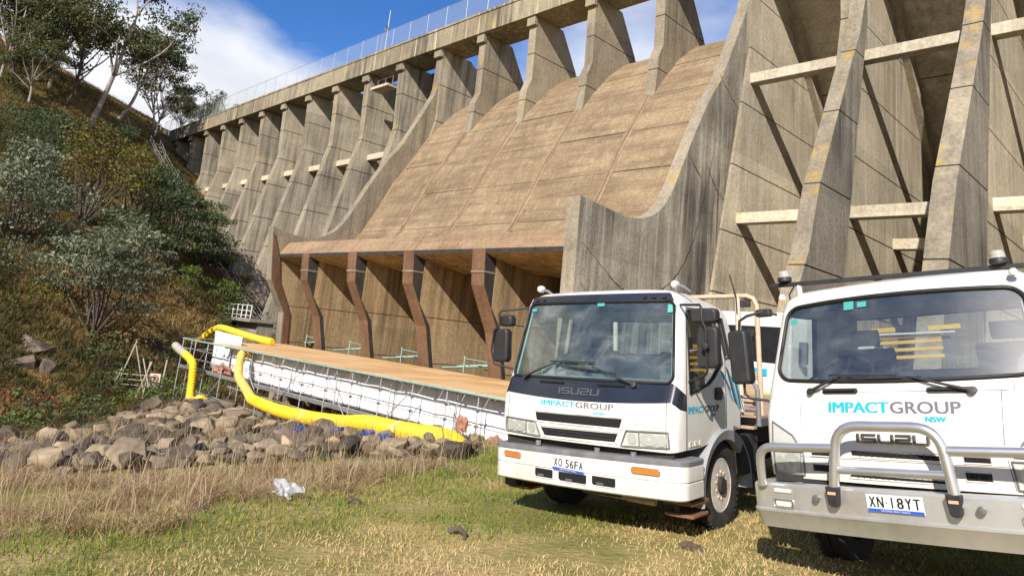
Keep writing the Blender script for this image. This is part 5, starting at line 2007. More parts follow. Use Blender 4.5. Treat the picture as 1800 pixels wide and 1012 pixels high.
# rack bar with beacons
mb = MB()
mb.box((0.0, 0.86, 2.432), (2.42, 0.05, 0.038), Matrix.Rotation(0.0405, 3, 'Y'))
bar = mb.build('rack_bar', M['plastic'], T2, bevel=0.006)
for x_ in (-0.92, 0.92):
    mb = MB()
    mb.tube([(x_, 0.86, 2.28), (x_, 0.86, 2.42 - 0.04 * x_)], 0.025, 8)
    mb.build('bar_post', M['white'], bar, 60)
for x_ in (-1.045, 0.725):
    bc = thing('beacon', None, None)
    bc.parent = T2
    mb = MB()
    mb.lathe([(0.05, 0), (0.064, 0.008), (0.066, 0.042), (0.06, 0.05), (0, 0.05)], lambda x, y, h: (x_ + x, 0.84 + y, 2.452 - 0.0405 * x_ + h), 20)
    mb.build('beacon_base', M['plastic'], bc, 40)
    mb = MB()
    mb.lathe([(0.056, 0), (0.056, 0.010), (0.052, 0.018), (0.054, 0.03), (0.05, 0.043), (0.042, 0.06), (0, 0.064)], lambda x, y, h: (x_ + x, 0.84 + y, 2.502 - 0.0405 * x_ + h), 20)
    mb.build('beacon_dome', M['dome'], bc, 30)
mb = MB()
mb.tube([(-0.95, 0.84, 2.46), (-0.97, 0.74, 2.36), (-0.93, 0.66, 2.30)], 0.008, 6)
mb.build('beacon_cable', M['plastic'], T2, 60)
for x_ in (-0.93, 0.87):
    mb = MB()
    mb.lathe([(0.03, 0), (0.035, 0.02), (0.02, 0.05), (0, 0.055)], lambda x, y, h: (x_ + x, 0.50 + y, 2.285 + h), 10)
    mb.build('roof_marker', M['lensw'], T2, 40)

# mirrors
mirror_pair(T2, -1, [(-1.335, 0.38, 1.79, 0.185, 0.13, 0.49, 0.045)],
            [[(-1.0, 0.50, 2.16), (-1.10, 0.42, 2.19), (-1.24, 0.38, 2.16), (-1.32, 0.38, 2.12), (-1.335, 0.38, 2.0)], [(-1.335, 0.38, 1.6), (-1.335, 0.38, 1.46), (-1.30, 0.40, 1.42), (-1.16, 0.44, 1.40), (-1.05, 0.5, 1.34)]], M['plastic'])
mb = MB()
mb.box((-1.10, 0.45, 2.18), (0.14, 0.08, 0.07))
mb.build('mirror_hinge', M['plastic'], T2, bevel=0.015)
mirror_pair(T2, 1, [(1.335, 0.38, 1.83, 0.185, 0.13, 0.49, 0.045)],
            [[(1.0, 0.50, 2.16), (1.10, 0.42, 2.22), (1.30, 0.38, 2.20), (1.335, 0.38, 2.05)]], M['plastic'])
# stickers
for x_, z_, w_, h_ in ((-0.825, 2.075, 0.07, 0.05), (-0.30, 2.165, 0.085, 0.07), (-0.19, 2.165, 0.075, 0.045)):
    mb = MB()
    mb.add([cab2.front(x_ + a * w_ / 2, z_ + b * h_ / 2, -0.002) for a, b in ((-1, -1), (1, -1), (1, 1), (-1, 1))], [(0, 1, 2, 3)])
    mb.build('sticker', M['teal_sticker'], T2)
# wheels and chassis
for sg in (1, -1):
    wheel(T2, sg * 0.93, 1.22, 0.42, 0.44, 0.25, 0.24, M['rimhub'], sg)
    wheel(T2, sg * 0.95, 5.2, 0.43, 0.46, 0.26, 0.25, M['rimhub'], sg)
    mb = MB()
    vs, fs = [], []
    arc = [R_(a) for a in np.linspace(185, -5, 20)]
    for a in arc:
        for rr, xx in ((0.56, 0.74), (0.56, 1.03), (0.60, 1.05), (0.62, 1.03), (0.60, 0.74)):
            vs.append((sg * xx, 1.22 + rr * math.cos(a), 0.40 + rr * 0.85 * math.sin(a)))
    for i in range(len(arc) - 1):
        for k in range(5):
            k2 = (k + 1) % 5
            fs.append((i * 5 + k, i * 5 + k2, i * 5 + 5 + k2, i * 5 + 5 + k))
    mb.add(vs, fs)
    mb.build('mudguard', M['plastic'], T2, 40)
chassis(T2, 0.3, 7.2, 1.22, 0.43, 5.2)
mb = MB()
mb.box((0, 4.7, 1.05), (2.3, 5.3, 0.10))
mb.build('tray', M['galv_dark'], T2, bevel=0.01)
hb = thing('headboard', None, None)
hb.parent = T2
mb = MB()
mb.tube([(-1.05, 2.15, 1.05), (-1.05, 2.15, 2.25), (1.05, 2.15, 2.25), (1.05, 2.15, 1.05)], 0.03, 8)
mb.build('hoop', M['galv'], hb, 60)
yr = thing('ramp_rack', None, None)
yr.parent = T2
for i, (xa, xb, zz) in enumerate(((-1.34, -0.60, 1.845), (-1.34, -0.60, 1.935), (-1.34, -0.60, 2.025), (-1.36, -0.60, 2.095), (-1.38, -1.10, 2.185), (-0.72, -0.38, 2.175))):
    mb = MB()
    mb.box(((xa + xb) / 2, 3.82, zz), (xb - xa, 0.05, 0.042 if i < 4 else 0.055))
    mb.build('slat', M['yellow'], yr, bevel=0.005)
mb = MB()
mb.tube([(-1.7, 3.76, 2.14), (-0.43, 3.76, 2.11)], 0.014, 8)
mb.build('rail', M['white_in'], yr, 60)
for x_ in (-1.34, -0.56):
    mb = MB()
    mb.box((x_, 3.86, 1.63), (0.09, 0.05, 1.12))
    mb.build('post', M['galv_dark'], yr, bevel=0.005)

# ------------------------------------------------------------------ deck fence and mast
M['mesh'] = bpy.data.materials.new('chain_link')
M['mesh'].use_nodes = True
_t = M['mesh'].node_tree
_t.nodes.clear()
_tr, _df, _mx, _o = N(_t, 'ShaderNodeBsdfTransparent'), N(_t, 'ShaderNodeBsdfDiffuse'), N(_t, 'ShaderNodeMixShader'), N(_t, 'ShaderNodeOutputMaterial')
_df.inputs[0].default_value = (0.42, 0.46, 0.48, 1)
_mx.inputs[0].default_value = 0.22
_t.links.new(_tr.outputs[0], _mx.inputs[1])
_t.links.new(_df.outputs[0], _mx.inputs[2])
_t.links.new(_mx.outputs[0], _o.inputs[0])
M['post'] = plain('fence_post_steel', (0.36, 0.40, 0.42), 0.45, 0.3)

fence = thing('chain_link_fence', 'chain link fence with steel posts along the deck of the dam', 'fence', ((XB + 5) * S, 6.05 * S, (ZD + 0.3) * S))
fo = Vector(fence.location)
fx = -112.0
nposts = 0
pm = None
while fx < 8.0:
    if pm is None:
        b_ = MB()
        b_.tube([(0, 0, 0), (0, 0, 2.1)], 0.024, 6)
        o = b_.build('post', M['post'], fence, 60)
        pm = o.data
    else:
        o = link('post', pm, fence)
    o.location = Vector((fx, 6.03 * S, (ZD + 0.315) * S)) - fo
    b_ = MB()
    b_.add([(0.03, 0, 0.05), (2.57, 0, 0.05), (2.57, 0, 2.05), (0.03, 0, 2.05)], [(0, 1, 2, 3)])
    o2 = b_.build('mesh_panel', M['mesh'], fence)
    o2.location = o.location
    b_ = MB()
    b_.tube([(0.0, 0, 2.08), (2.6, 0, 2.08)], 0.02, 5)
    o3 = b_.build('top_rail', M['post'], fence, 60)
    o3.location = o.location
    fx += 2.6
mast = thing('mast', 'slim white mast with round bracket standing on the deck of the dam', 'mast', (-53.5, 33.3, (ZD + 0.3) * S))
b_ = MB()
b_.tube([(0, 0, 0), (0, 0, 4.4)], [0.07, 0.04], 8)
b_.build('pole', M['post'], mast, 60)
b_ = MB()
torus(b_, (-0.15, 0, 2.6), 0.28, 0.05, (1, 0, 0), (0, 0, 1), 18, 6)
b_.box((-0.1, 0, 2.6), (0.3, 0.12, 0.2))
b_.build('bracket', M['galv_dark'], mast, 60)
b_ = MB()
b_.tube([(-0.75, 0, 0), (-0.75, 0, 2.2)], 0.03, 6)
b_.build('side_post', M['post'], mast, 60)

# concrete end block and barrier where the deck meets the hill
eb = thing('end_barrier', 'grey barrier block at the hillside end of the dam deck', 'barrier', (-113.5, 34.0, 23.4))
b_ = MB()
b_.box((0, 0, 0.9), (3.6, 2.6, 2.4))
b_.build('block', M['conc'], eb, bevel=0.05)
b_ = MB()
for q in range(4):
    b_.tube([(-1.6 + q * 1.07, -1.4, 1.2), (-1.6 + q * 1.07, -1.4, 3.2)], 0.05, 6)
b_.tube([(-1.6, -1.4, 3.2), (1.6, -1.4, 3.2)], 0.05, 6)
b_.tube([(-1.6, -1.4, 2.4), (1.6, -1.4, 2.4)], 0.05, 6)
b_.build('guard_rail', M['post'], eb, 60)

# ------------------------------------------------------------------ scaffold with deck, sheeting and ducts
M['tube_green'] = plain('pale_green_steel', (0.30, 0.47, 0.42), 0.5, 0.2, var=0.15, scale=5)
M['tube_galv'] = plain('galvanised_tube', (0.60, 0.61, 0.62), 0.42, 0.6, var=0.2, scale=5)
M['sheet_white'] = plain('white_shrink_wrap', (0.90, 0.90, 0.90), 0.42, var=0.03, scale=1.2, bump=0.25)
M['duct'] = plain('yellow_duct', (0.84, 0.56, 0.014), 0.58, var=0.12, scale=3, dirt=(0.46, 0.33, 0.07), dirt_scale=2.2)
M['duct_pale'] = plain('dusty_yellow_duct', (0.66, 0.47, 0.10), 0.6, var=0.15, scale=4, dirt=(0.45, 0.36, 0.2))
M['duct_grey'] = plain('grey_duct', (0.42, 0.38, 0.32), 0.6, var=0.15, scale=4)
M['collar'] = plain('pale_collar', (0.80, 0.68, 0.30), 0.5)
M['orange_net'] = plain('orange_netting', (0.33, 0.15, 0.10), 0.8, var=0.4, scale=12)
M['blue_tarp'] = plain('blue_tarpaulin', (0.015, 0.05, 0.24), 0.5, var=0.2, scale=6)


def ply_mat():
    m, t, b = newmat('form_ply')
    b.inputs['Roughness'].default_value = 0.7
    oi = N(t, 'ShaderNodeObjectInfo')
    g = N(t, 'ShaderNodeNewGeometry')
    mp_ = N(t, 'ShaderNodeMapping')
    mp_.inputs['Scale'].default_value = (6.0, 0.5, 1.0)
    t.links.new(g.outputs['Position'], mp_.inputs['Vector'])
    n = N(t, 'ShaderNodeTexNoise', i_Scale=1.0, i_Detail=6.0)
    t.links.new(mp_.outputs[0], n.inputs['Vector'])
    a = N(t, 'ShaderNodeMath', operation='MULTIPLY_ADD')
    a.inputs[1].default_value = 0.55
    t.links.new(oi.outputs['Random'], a.inputs[0])
    t.links.new(n.outputs['Fac'], a.inputs[2])
    r = ramp(t, [(0.35, (0.46, 0.25, 0.095)), (0.6, (0.62, 0.37, 0.155)), (0.9, (0.72, 0.47, 0.23))])
    t.links.new(a.outputs[0], r.inputs[0])
    t.links.new(r.outputs[0], b.inputs['Base Color'])
    return m


M['ply'] = ply_mat()
sc0 = Vector((-28, 16.5, -7.0))
scaf = thing('scaffold', 'long tube scaffold with plywood deck standing in front of the spillway piers', 'scaffold', sc0)


def spart(mb, name, mat, smooth=60, bevel=0.0):
    o = mb.build(name, mat, scaf, smooth, bevel)
    o.location = -sc0
    return o


ZP, YF = -1.87, 16.5
ux = [-43.9, -42.0, -40.2] + [-38.2 + 2.0 * i for i in range(6)] + [-27.24, -25.26, -23.25, -21.2, -19.22, -17.59]
ux = [-43.9, -42.0, -40.2, -37.9, -35.6, -33.4, -31.3, -29.25, -27.24, -25.26, -23.25, -21.2, -19.22, -17.59, -16.0]
for x in ux:
    mb = MB()
    mb.tube([(x, YF, -7.2), (x, YF, ZP - 0.04 + (0.0 if x > -39 else 0.05))], 0.024, 8)
    spart(mb, 'standard', M['tube_galv'])
    if ux.index(x) % 2 == 0:
        mb = MB()
        mb.tube([(x + 0.05, 16.98, -7.2), (x + 0.05, 16.98, ZP - 0.1)], 0.028, 8)
        spart(mb, 'standard', M['tube_galv'])
    if random.random() < 0.9:
        mb = MB()
        mb.tube([(x + 0.3, 18.9, -7.2), (x + 0.3, 18.9, -3.6)], 0.03, 8)
        spart(mb, 'standard', M['tube_galv'])
for y, zs_ in ((YF, (-2.42, -2.92, -4.75)), (16.98, ())):
    for z in zs_:
        for a, b in zip(ux[:-1], ux[1:]):
            if z > -4 and b < -44:
                continue
            if z < -4.5 and a > -30 and y < 17:
                continue
            mb = MB()
            mb.tube([(a, y + 0.045, z), (b, y + 0.045, z + random.uniform(-0.015, 0.015))], 0.019, 6)
            spart(mb, 'ledger', M['tube_galv'])
cpm = None
for x in ux:
    for z in (-2.42, -2.92):
        if cpm is None:
            mb = MB()
            mb.box((0, 0, 0), (0.085, 0.11, 0.085))
            o = mb.build('coupler', M['galv_dark'], scaf)
            cpm = o.data
        else:
            o = link('coupler', cpm, scaf)
        o.location = Vector((x, YF + 0.02, z)) - sc0
# low ledgers seen under the planks at the left
for z, xa, xb in ((-4.75, -43.9, -30.0), (-5.2, -40.0, -29.0), (-4.0, -38.0, -28.0)):
    mb = MB()
    mb.tube([(xa, 17.0, z), (xb, 17.0, z - 0.05)], 0.026, 6)
    spart(mb, 'ledger', M['tube_galv'])
for x in ux:
    mb = MB()
    mb.tube([(x + 0.02, YF - 0.05, -3.60), (x + 0.02, 17.1, -3.60)], 0.024, 6)
    spart(mb, 'transom', M['tube_galv'])
for i in (1, 4, 6, 8, 10, 12):
    a, b = ux[i], ux[i + 1]
    if i % 4 == 0:
        a, b = b, a
    mb = MB()
    mb.tube([(a, YF - 0.04, -3.9), (b, YF - 0.04, -2.2)], 0.022, 6)
    spart(mb, 'brace', M['tube_galv'])
for i in (0, 2, 3, 5):
    a, b = ux[i], ux[i + 1]
    mb = MB()
    mb.tube([(a, YF - 0.04, -5.6), (b, YF - 0.04, -3.7)], 0.022, 6)
    spart(mb, 'brace', M['tube_galv'])
for i in ():
    mb = MB()
    mb.tube([(ux[i], 17.02, -3.4), (ux[i + 1], 17.02, -2.2)], 0.02, 6)
    spart(mb, 'brace', M['tube_galv'])
# edge tube under the deck (pale green) and left hand rail
mb = MB()
mb.tube([(-43.9, YF - 0.05, ZP - 0.03), (-30.0, YF - 0.05, ZP - 0.045), (-15.6, YF - 0.05, ZP - 0.03)], 0.042, 8)
spart(mb, 'edge_tube', M['tube_green'])
mb = MB()
mb.tube([(-43.9, YF, -1.86), (-44.2, 18.5, -1.86), (-44.4, 21, -1.86)], 0.03, 6)
spart(mb, 'end_rail', M['tube_galv'])
mb = MB()
mb.tube([(-43.9, YF, -2.5), (-44.2, 18.5, -2.5)], 0.028, 6)
spart(mb, 'end_rail', M['tube_galv'])
# walkway planks below the sheeting
for a, b in zip(ux[:-1], ux[1:]):
    for q, yy in enumerate((16.70, 16.95)):
        mb = MB()
        mb.box(((a + b) / 2, yy, -3.515 + 0.006 * (q % 2)), (b - a - 0.02, 0.235, 0.05))
        spart(mb, 'walk_plank', M['galv'], None)
    mb = MB()
    mb.box(((a + b) / 2, YF + 0.06, -3.49), (b - a - 0.015, 0.03, 0.17))
    spart(mb, 'toe_board', M['galv'], None)
# plywood deck
for r in range(3):
    ya, yb2 = YF + r * 2.34, YF + (r + 1) * 2.34
    xs_ = -38.5 - (ya + 1.17 - YF) * 1.05
    x = xs_
    while x < -15.5:
        mb = MB()
        w_ = 1.22
        mb.box((x + w_ / 2, (ya + yb2) / 2, ZP + 0.018 + random.uniform(-0.004, 0.006)), (w_ - 0.03, 2.31, 0.03))
        spart(mb, 'plywood_sheet', M['ply'], None)
        x += w_
for r in range(14):
    mb = MB()
    xx = -38.0 + r * 1.75
    mb.box((xx, 20.0, ZP - 0.085), (0.08, 6.9, 0.14))
    spart(mb, 'joist', M['timber'], None)

# white sheeting
shw = thing('plastic_sheeting', 'white plastic sheeting forming a long wall under the plywood deck', 'sheeting', (-28, 17.2, -3.4))
shx = list(np.arange(-38.6, -15.4, 2.55))
for a in shx:
    b = min(a + 2.55, -15.3)
    nx_, nz_ = 12, 8
    vs, fs = [], []
    for i in range(nx_ + 1):
        for j in range(nz_ + 1):
            xx = a + (b - a) * i / nx_
            zz = -3.47 + (1.50) * j / nz_
            bul = 0.05 * math.sin(math.pi * i / nx_) + 0.02 * math.sin(3.1 * xx + 2.0 * zz) + random.uniform(-0.008, 0.008)
            vs.append((xx + 28, 0.08 - bul, zz + 3.4))
    for i in range(nx_):
        for j in range(nz_):
            p = i * (nz_ + 1) + j
            fs.append((p, p + nz_ + 1, p + nz_ + 2, p + 1))
    mb = MB()
    mb.add(vs, fs)
    o = mb.build('sheet_panel', M['sheet_white'], shw, 60)
    sd = o.modifiers.new('thick', 'SOLIDIFY')
    sd.thickness = 0.01
she = thing('plastic_sheeting', 'white plastic sheet standing higher than the plywood deck at its left end', 'sheeting', (-41.5, 20, -3.4))
vs, fs = [], []
for i in range(13):
    for j in range(9):
        f = i / 12
        p = Vector((-38.62, 17.15, 0)).lerp(Vector((-45.0, 23.0, 0)), f)
        top = -1.98
        zz = -3.47 + (top + 3.47) * j / 8
        bul = 0.05 * math.sin(i * 1.3) + random.uniform(-0.02, 0.02)
        vs.append((p.x + 41.5 + bul * 0.6, p.y - 20 - bul, zz + 3.4))
for i in range(12):
    for j in range(8):
        p = i * 9 + j
        fs.append((p, p + 9, p + 10, p + 1))
mb = MB()
mb.add(vs, fs)
o = mb.build('end_sheet', M['sheet_white'], she, 60)
sd = o.modifiers.new('thick', 'SOLIDIFY')
sd.thickness = 0.012

# upright white sheet behind the deck's left end
vs, fs = [], []
for i in range(13):
    for j in range(5):
        vs.append((-42.3 + 3.75 * i / 12 + 41.5, -2.35 + 0.04 * math.sin(i * 1.7 + j) + random.uniform(-0.02, 0.02), 0.0 + (2.16 - 0.012 * i) * j / 4))
for i in range(12):
    for j in range(4):
        p = i * 5 + j
        fs.append((p, p + 5, p + 6, p + 1))
mb = MB()
mb.add(vs, fs)
o = mb.build('upright_sheet', M['sheet_white'], she, 60)
sd = o.modifiers.new('thick', 'SOLIDIFY')
sd.thickness = 0.012


def catmull(P, n=10):
    P = [Vector(p) for p in P]
    P = [P[0] * 2 - P[1]] + P + [P[-1] * 2 - P[-2]]
    out = []
    for i in range(1, len(P) - 2):
        a, b, c, d = P[i - 1], P[i], P[i + 1], P[i + 2]
        for k in range(n):
            t = k / n
            out.append(0.5 * ((2 * b) + (c - a) * t + (2 * a - 5 * b + 4 * c - d) * t * t + (3 * b - a - 3 * c + d) * t ** 3))
    out.append(P[-2])
    return out


def arcsample(pts, step):
    out = [pts[0]]
    acc = 0
    for a, b in zip(pts[:-1], pts[1:]):
        L = (b - a).length
        while acc + L >= step:
            f = (step - acc) / L
            a = a + (b - a) * f
            out.append(a.copy())
            L = (b - a).length
            acc = 0
        acc += L
    return out


def duct(name, label, segs, r, group='yellow ventilation ducts'):
    """segs: list of (points, material); ribbed flexible hose"""
    root = thing(name, label, 'duct', segs[0][0][0], group)
    o0 = Vector(segs[0][0][0])
    for pts, mat in segs:
        P = arcsample(catmull(pts, 14), 0.052)
        mb = MB()
        rad = [r * (1.04, 1.04, 0.84)[i % 3] for i in range(len(P))]
        mb.tube([p - o0 for p in P], rad, 14)
        mb.build('hose', mat, root, 22)
    return root


def collar(root, p, t, r):
    o0 = Vector(root.location)
    t = Vector(t).normalized()
    mb = MB()
    mb.tube([Vector(p) - o0 - t * 0.07, Vector(p) - o0 + t * 0.07], r * 1.06, 14)
    mb.build('collar', M['collar'], root, 60)


h1 = duct('ventilation_duct', 'yellow ribbed duct hanging down the left end of the scaffold', [([(-41.0, 15.62, -2.62), (-40.0, 15.6, -2.85), (-39.55, 15.6, -3.1), (-39.35, 15.6, -3.7), (-39.1, 15.55, -4.25), (-38.6, 15.4, -4.72), (-37.6, 15.2, -4.75), (-36.6, 15.1, -4.50), (-35.9, 15.0, -4.52)], M['duct'])], 0.20)
mb = MB()
mb.tube([(-1.9 + 0.0, 0.1, 0.32), (-1.0, 0.05, 0.15), (0.05, 0, -0.02)], 0.22, 14)
mb.build('grey_pipe', M['duct_grey'], h1, 60)
GH = lambda x, y, up: (x, y, float(H(x, y)) + up)
hp = [(-35.8, 16.95, -2.10), (-35.75, 16.5, -2.12), (-35.4, 16.3, -2.35), (-35.0, 16.1, -2.75), (-34.0, 15.75, -3.15), (-32.2, 15.3, -3.45), (-29.8, 14.5, -3.62)]
hq = [(-29.8, 14.5, -3.62), (-26.9, 13.45, -3.42), (-23.4, 12.45, -3.22), (-20.2, 11.7, -2.98), (-17.02, 10.95, -2.66), (-14.8, 10.25, -2.34), (-13.2, 10.05, -2.24), (-11.9, 10.0, -2.16), (-10.9, 9.65, -2.10), (-10.05, 9.2, -2.16)]
h2 = duct('ventilation_duct', 'long yellow ribbed duct lying along the rocks below the scaffold', [(hp, M['duct_pale']), (hq, M['duct'])], 0.20)
for i in (3, 6):
    a = Vector(hq[i])
    collar(h2, a, Vector(hq[i + 1]) - Vector(hq[i - 1]), 0.20)
collar(h2, hq[0], Vector(hq[1]) - Vector(hq[0]), 0.20)
h3 = duct('ventilation_duct', 'yellow ribbed duct running over the white end sheet beside the stair', [([(-52.6, 20.6, -2.5), (-51.25, 20.5, -2.1), (-49.6, 20.5, -1.45), (-48.3, 20.5, -1.22), (-45.75, 20.5, -1.36), (-43.4, 20.5, -1.52), (-41.0, 20.7, -1.62)], M['duct'])], 0.22)

# orange netting bundles
def heap(name, label, loc, size, mat, cat, seed):
    rg = random.Random(seed)
    me = bpy.data.meshes.new(name)
    b = bmesh.new()
    bmesh.ops.create_icosphere(b, subdivisions=3, radius=1.0)
    for v in b.verts:
        f = 1 + 0.35 * math.sin(v.co.x * 5 + seed) * math.sin(v.co.y * 4 + 1) + rg.uniform(-0.18, 0.18)
        v.co = Vector((v.co.x * size[0] * f, v.co.y * size[1] * f, max(-0.3, v.co.z) * size[2] * f))
    b.to_mesh(me)
    b.free()
    me.materials.append(mat)
    o = link(name, me, None, 0, loc)
    return tag(o, label, cat)


heap('net_bundle', 'faded orange net bundle on the walkway at the left end of the scaffold', (-38.7, 16.9, -3.25), (0.75, 0.30, 0.32), M['orange_net'], 'netting', 3)
heap('net_bundle', 'faded orange net bundle hanging by the right end of the white sheeting', (-18.0, 16.25, -3.0), (0.26, 0.16, 0.36), M['orange_net'], 'netting', 5)
heap('net_bundle', 'small orange net heap in the dry grass beside the duct end', (-16.3, 16.25, -3.2), (0.26, 0.18, 0.2), M['orange_net'], 'netting', 8)
for i, (x, y, s_) in enumerate(((-15.9, 8.6, 0.15), (-15.0, 8.5, 0.24), (-14.1, 8.95, 0.15), (-12.0, 8.35, 0.16), (-11.0, 8.05, 0.11))):
    lab = ['small blue tarpaulin scrap among the rocks, leftmost of the blue scraps', 'widest blue tarpaulin scrap lying among the rocks', 'blue tarpaulin scrap among the rocks, third of the blue scraps from the left',
           'blue tarpaulin scrap in the dry grass, fourth of the blue scraps from the left', 'smallest blue tarpaulin scrap in the dry grass, rightmost of the blue scraps'][i]
    o = heap('tarpaulin_scrap', lab, GH(x, y, 0.30), (s_, s_ * 0.45, 0.07), M['blue_tarp'], 'tarpaulin', 20 + i)
    o['group'] = 'blue tarpaulin scraps'
    o.rotation_euler = (0.2, -0.15, random.uniform(0, 3))

# pale green steel tubes stacked in the spillway chambers
gt = thing('steel_tube_rack', 'pale green steel tubes propped between the spillway piers behind the plywood deck', 'steel tubes', (-35, 24.5, -1.9))
for k in range(11, 16):
    xa, xb = (XB + k - 0.08) * S, (XB + k + 0.62) * S
    for q, (dy, dz) in enumerate(((0.2, 0.0), (0.9, 0.12), (1.7, 0.20), (2.3, 0.05))):
        mb = MB()
        z0 = -1.78 + dz
        mb.tube([(xa + 0.35 * q + 35, dy - 0.2, z0 + 1.9), (xb - 0.1 * q + 35, dy + 1.1, z0 + 2.4)], 0.05, 6)
        mb.build('tube', M['tube_green'], gt, 60)
    for f in (0.35, 0.9):
        mb = MB()
        mb.tube([(xa + (xb - xa) * f + 35, 0.3, 0.0), (xa + (xb - xa) * f + 35, 0.3, 0.85)], 0.035, 6)
        mb.build('post', M['tube_green'], gt, 60)
    mb = MB()
    mb.tube([(xa + (xb - xa) * 0.35 + 35, 0.3, 0.72), (xa + (xb - xa) * 0.9 + 35, 0.3, 0.66)], 0.03, 6)
    mb.build('rail', M['tube_green'], gt, 60)

# ------------------------------------------------------------------ abutment stair
st = thing('steel_stair', 'concrete landing with white handrails and stair beside the left training wall', 'stair', (-60, 27, -2))
mb = MB()
mb.box((0.8, 0.4, 1.38), (5.6, 2.4, 0.28))
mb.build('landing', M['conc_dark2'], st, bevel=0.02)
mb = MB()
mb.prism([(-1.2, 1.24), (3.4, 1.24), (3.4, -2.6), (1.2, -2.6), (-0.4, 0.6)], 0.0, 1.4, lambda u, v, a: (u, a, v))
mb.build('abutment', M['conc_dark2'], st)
for i in range(9):
    mb = MB()
    mb.box((-2.1 - 0.32 * i, -0.2, 1.2 - 0.27 * i), (0.34, 1.3, 0.07))
    mb.build('tread', M['galv_dark'], st)
mb = MB()
for yy in (-0.85, 0.45):
    mb.prism([(-1.9, 1.3), (-1.9, 1.05), (-4.9, -1.5), (-4.9, -1.2)], yy, yy + 0.06, lambda u, v, a: (u, a, v))
mb.build('stringer', M['galv_dark'], st)
M['rail_white'] = plain('white_rail_paint', (0.72, 0.72, 0.70), 0.5)
for i, xx in enumerate(np.linspace(-1.9, 3.4, 7)):
    mb = MB()
    mb.tube([(xx, -0.75, 1.5), (xx, -0.75, 2.6)], 0.045, 6)
    mb.build('rail_post', M['rail_white'], st, 60)
for zz in (1.75, 2.15, 2.6):
    mb = MB()
    mb.tube([(-1.9, -0.75, zz), (3.4, -0.75, zz)], 0.04, 6)
    mb.build('handrail', M['rail_white'], st, 60)
mb = MB()
mb.tube([(-1.9, -0.8, 2.5), (-4.9, -0.8, -0.2)], 0.035, 6)
mb.build('handrail', M['galv'], st, 60)
for f in (0.35, 0.9):
    mb = MB()
    mb.tube([(-1.9 - 3 * f, -0.8, 1.3 - 2.6 * f), (-1.9 - 3 * f, -0.8, 2.5 - 2.7 * f)], 0.035, 6)
    mb.build('rail_post', M['galv'], st, 60)

# handrail climbing the hillside beside the buttress toes
hr = thing('hillside_handrail', 'thin steel handrail climbing the hillside beside the buttress toes', 'handrail', (-84, 29, 10))
ho = Vector((-84, 29, 10))
line = [(-98 + 2.6 * i, 27.6 + 0.14 * i) for i in range(15)]
for up in (1.0, 0.55):
    for yo in (0.0, 1.3):
        mb = MB()
        mb.tube([Vector((x, y + yo, float(H(x, y + yo)) + up)) - ho for x, y in line], 0.035, 5)
        mb.build('rail', M['galv'], hr, 60)
for x, y in line:
    for yo in (0.0, 1.3):
        mb = MB()
        z = float(H(x, y + yo))
        mb.tube([Vector((x, y + yo, z - 0.2)) - ho, Vector((x, y + yo, z + 1.0)) - ho], 0.035, 5)
        mb.build('rail_post', M['galv'], hr, 60)
stp = thing('hillside_steps', 'row of timber steps climbing the hillside between the thin handrails', 'steps', (-84, 29, 10))
for i in range(52):
    x = -98 + 0.7 * i
    y = 27.6 + 0.14 * (x + 98) / 2.6 + 0.65
    mb = MB()
    mb.box(Vector((x, y, float(H(x, y)) + 0.05)) - ho, (0.34, 1.1, 0.16))
    mb.build('step', M['timber'], stp)

# warning sign with old fence by the gully
M['sign_face'] = plain('sign_face', (0.62, 0.60, 0.50), 0.5)
M['sign_red'] = plain('sign_red', (0.50, 0.05, 0.03), 0.5)
M['weathered_wood'] = plain('weathered_wood', (0.40, 0.36, 0.28), 0.85, var=0.25, scale=12)
sgn = thing('warning_sign', 'square cream warning sign with red prohibition ring in front of the gully bank', 'sign', (-45.4, 15.8, -5.0), rot=(0, 0, R_(68)))
ex = Vector((0, 0, 0))
mb = MB()
mb.box((0, 0, 0.42), (0.62, 0.03, 0.86))
mb.build('board', M['sign_face'], sgn, bevel=0.01)
mb = MB()
torus(mb, (0, -0.022, 0.55), 0.20, 0.028, (1, 0, 0), (0, 0, 1), 24, 6)
mb.tube([(-0.14, -0.02, 0.69), (0.14, -0.02, 0.41)], 0.022, 6)
mb.build('prohibition_ring', M['sign_red'], sgn, 60)
mb = MB()
mb.prism([(-0.05, 0.66), (0.05, 0.66), (0.07, 0.5), (0.03, 0.42), (-0.04, 0.42), (-0.07, 0.52)], -0.016, -0.019, lambda u, v, a: (u, a, v))
mb.build('pictogram', M['plate_k'], sgn)
for z in (0.20, 0.13, 0.06):
    mb = MB()
    mb.box((0, -0.017, z), (0.46, 0.004, 0.03))
    mb.build('text_line', M['badge_dark'], sgn)
for x_, h_ in ((-0.45, 1.5), (0.42, 1.7)):
    mb = MB()
    mb.tube([(x_, 0.06, -1.2), (x_ + 0.06, 0.05, h_)], 0.05, 6)
    mb.build('sign_post', M['weathered_wood'], sgn, 60)
of = thing('tripod_frame', 'pale weathered timber frame of thin poles behind the warning sign', 'frame', (-46.2, 14.6, -5.2))
for a, b in (((-0.3, -0.6, -0.4), (0.2, 0.0, 2.9)), ((0.4, 0.9, -0.2), (0.2, 0.0, 2.6)), ((0.9, 0.3, -0.4), (0.7, 0.9, 1.7)), ((0.0, -0.7, 0.3), (-0.2, -0.4, 1.2)), ((1.0, 1.0, 0.0), (0.6, 0.4, 1.9))):
    mb = MB()
    mb.tube([a, b], 0.045, 6)
    mb.build('pole', M['weathered_wood'], of, 60)
for z in (0.3, 0.6, 0.9):
    mb = MB()
    mb.tube([(-0.3, -0.7, z), (1.0, 1.2, z)], 0.025, 5)
    mb.build('rail', M['weathered_wood'], of, 60)

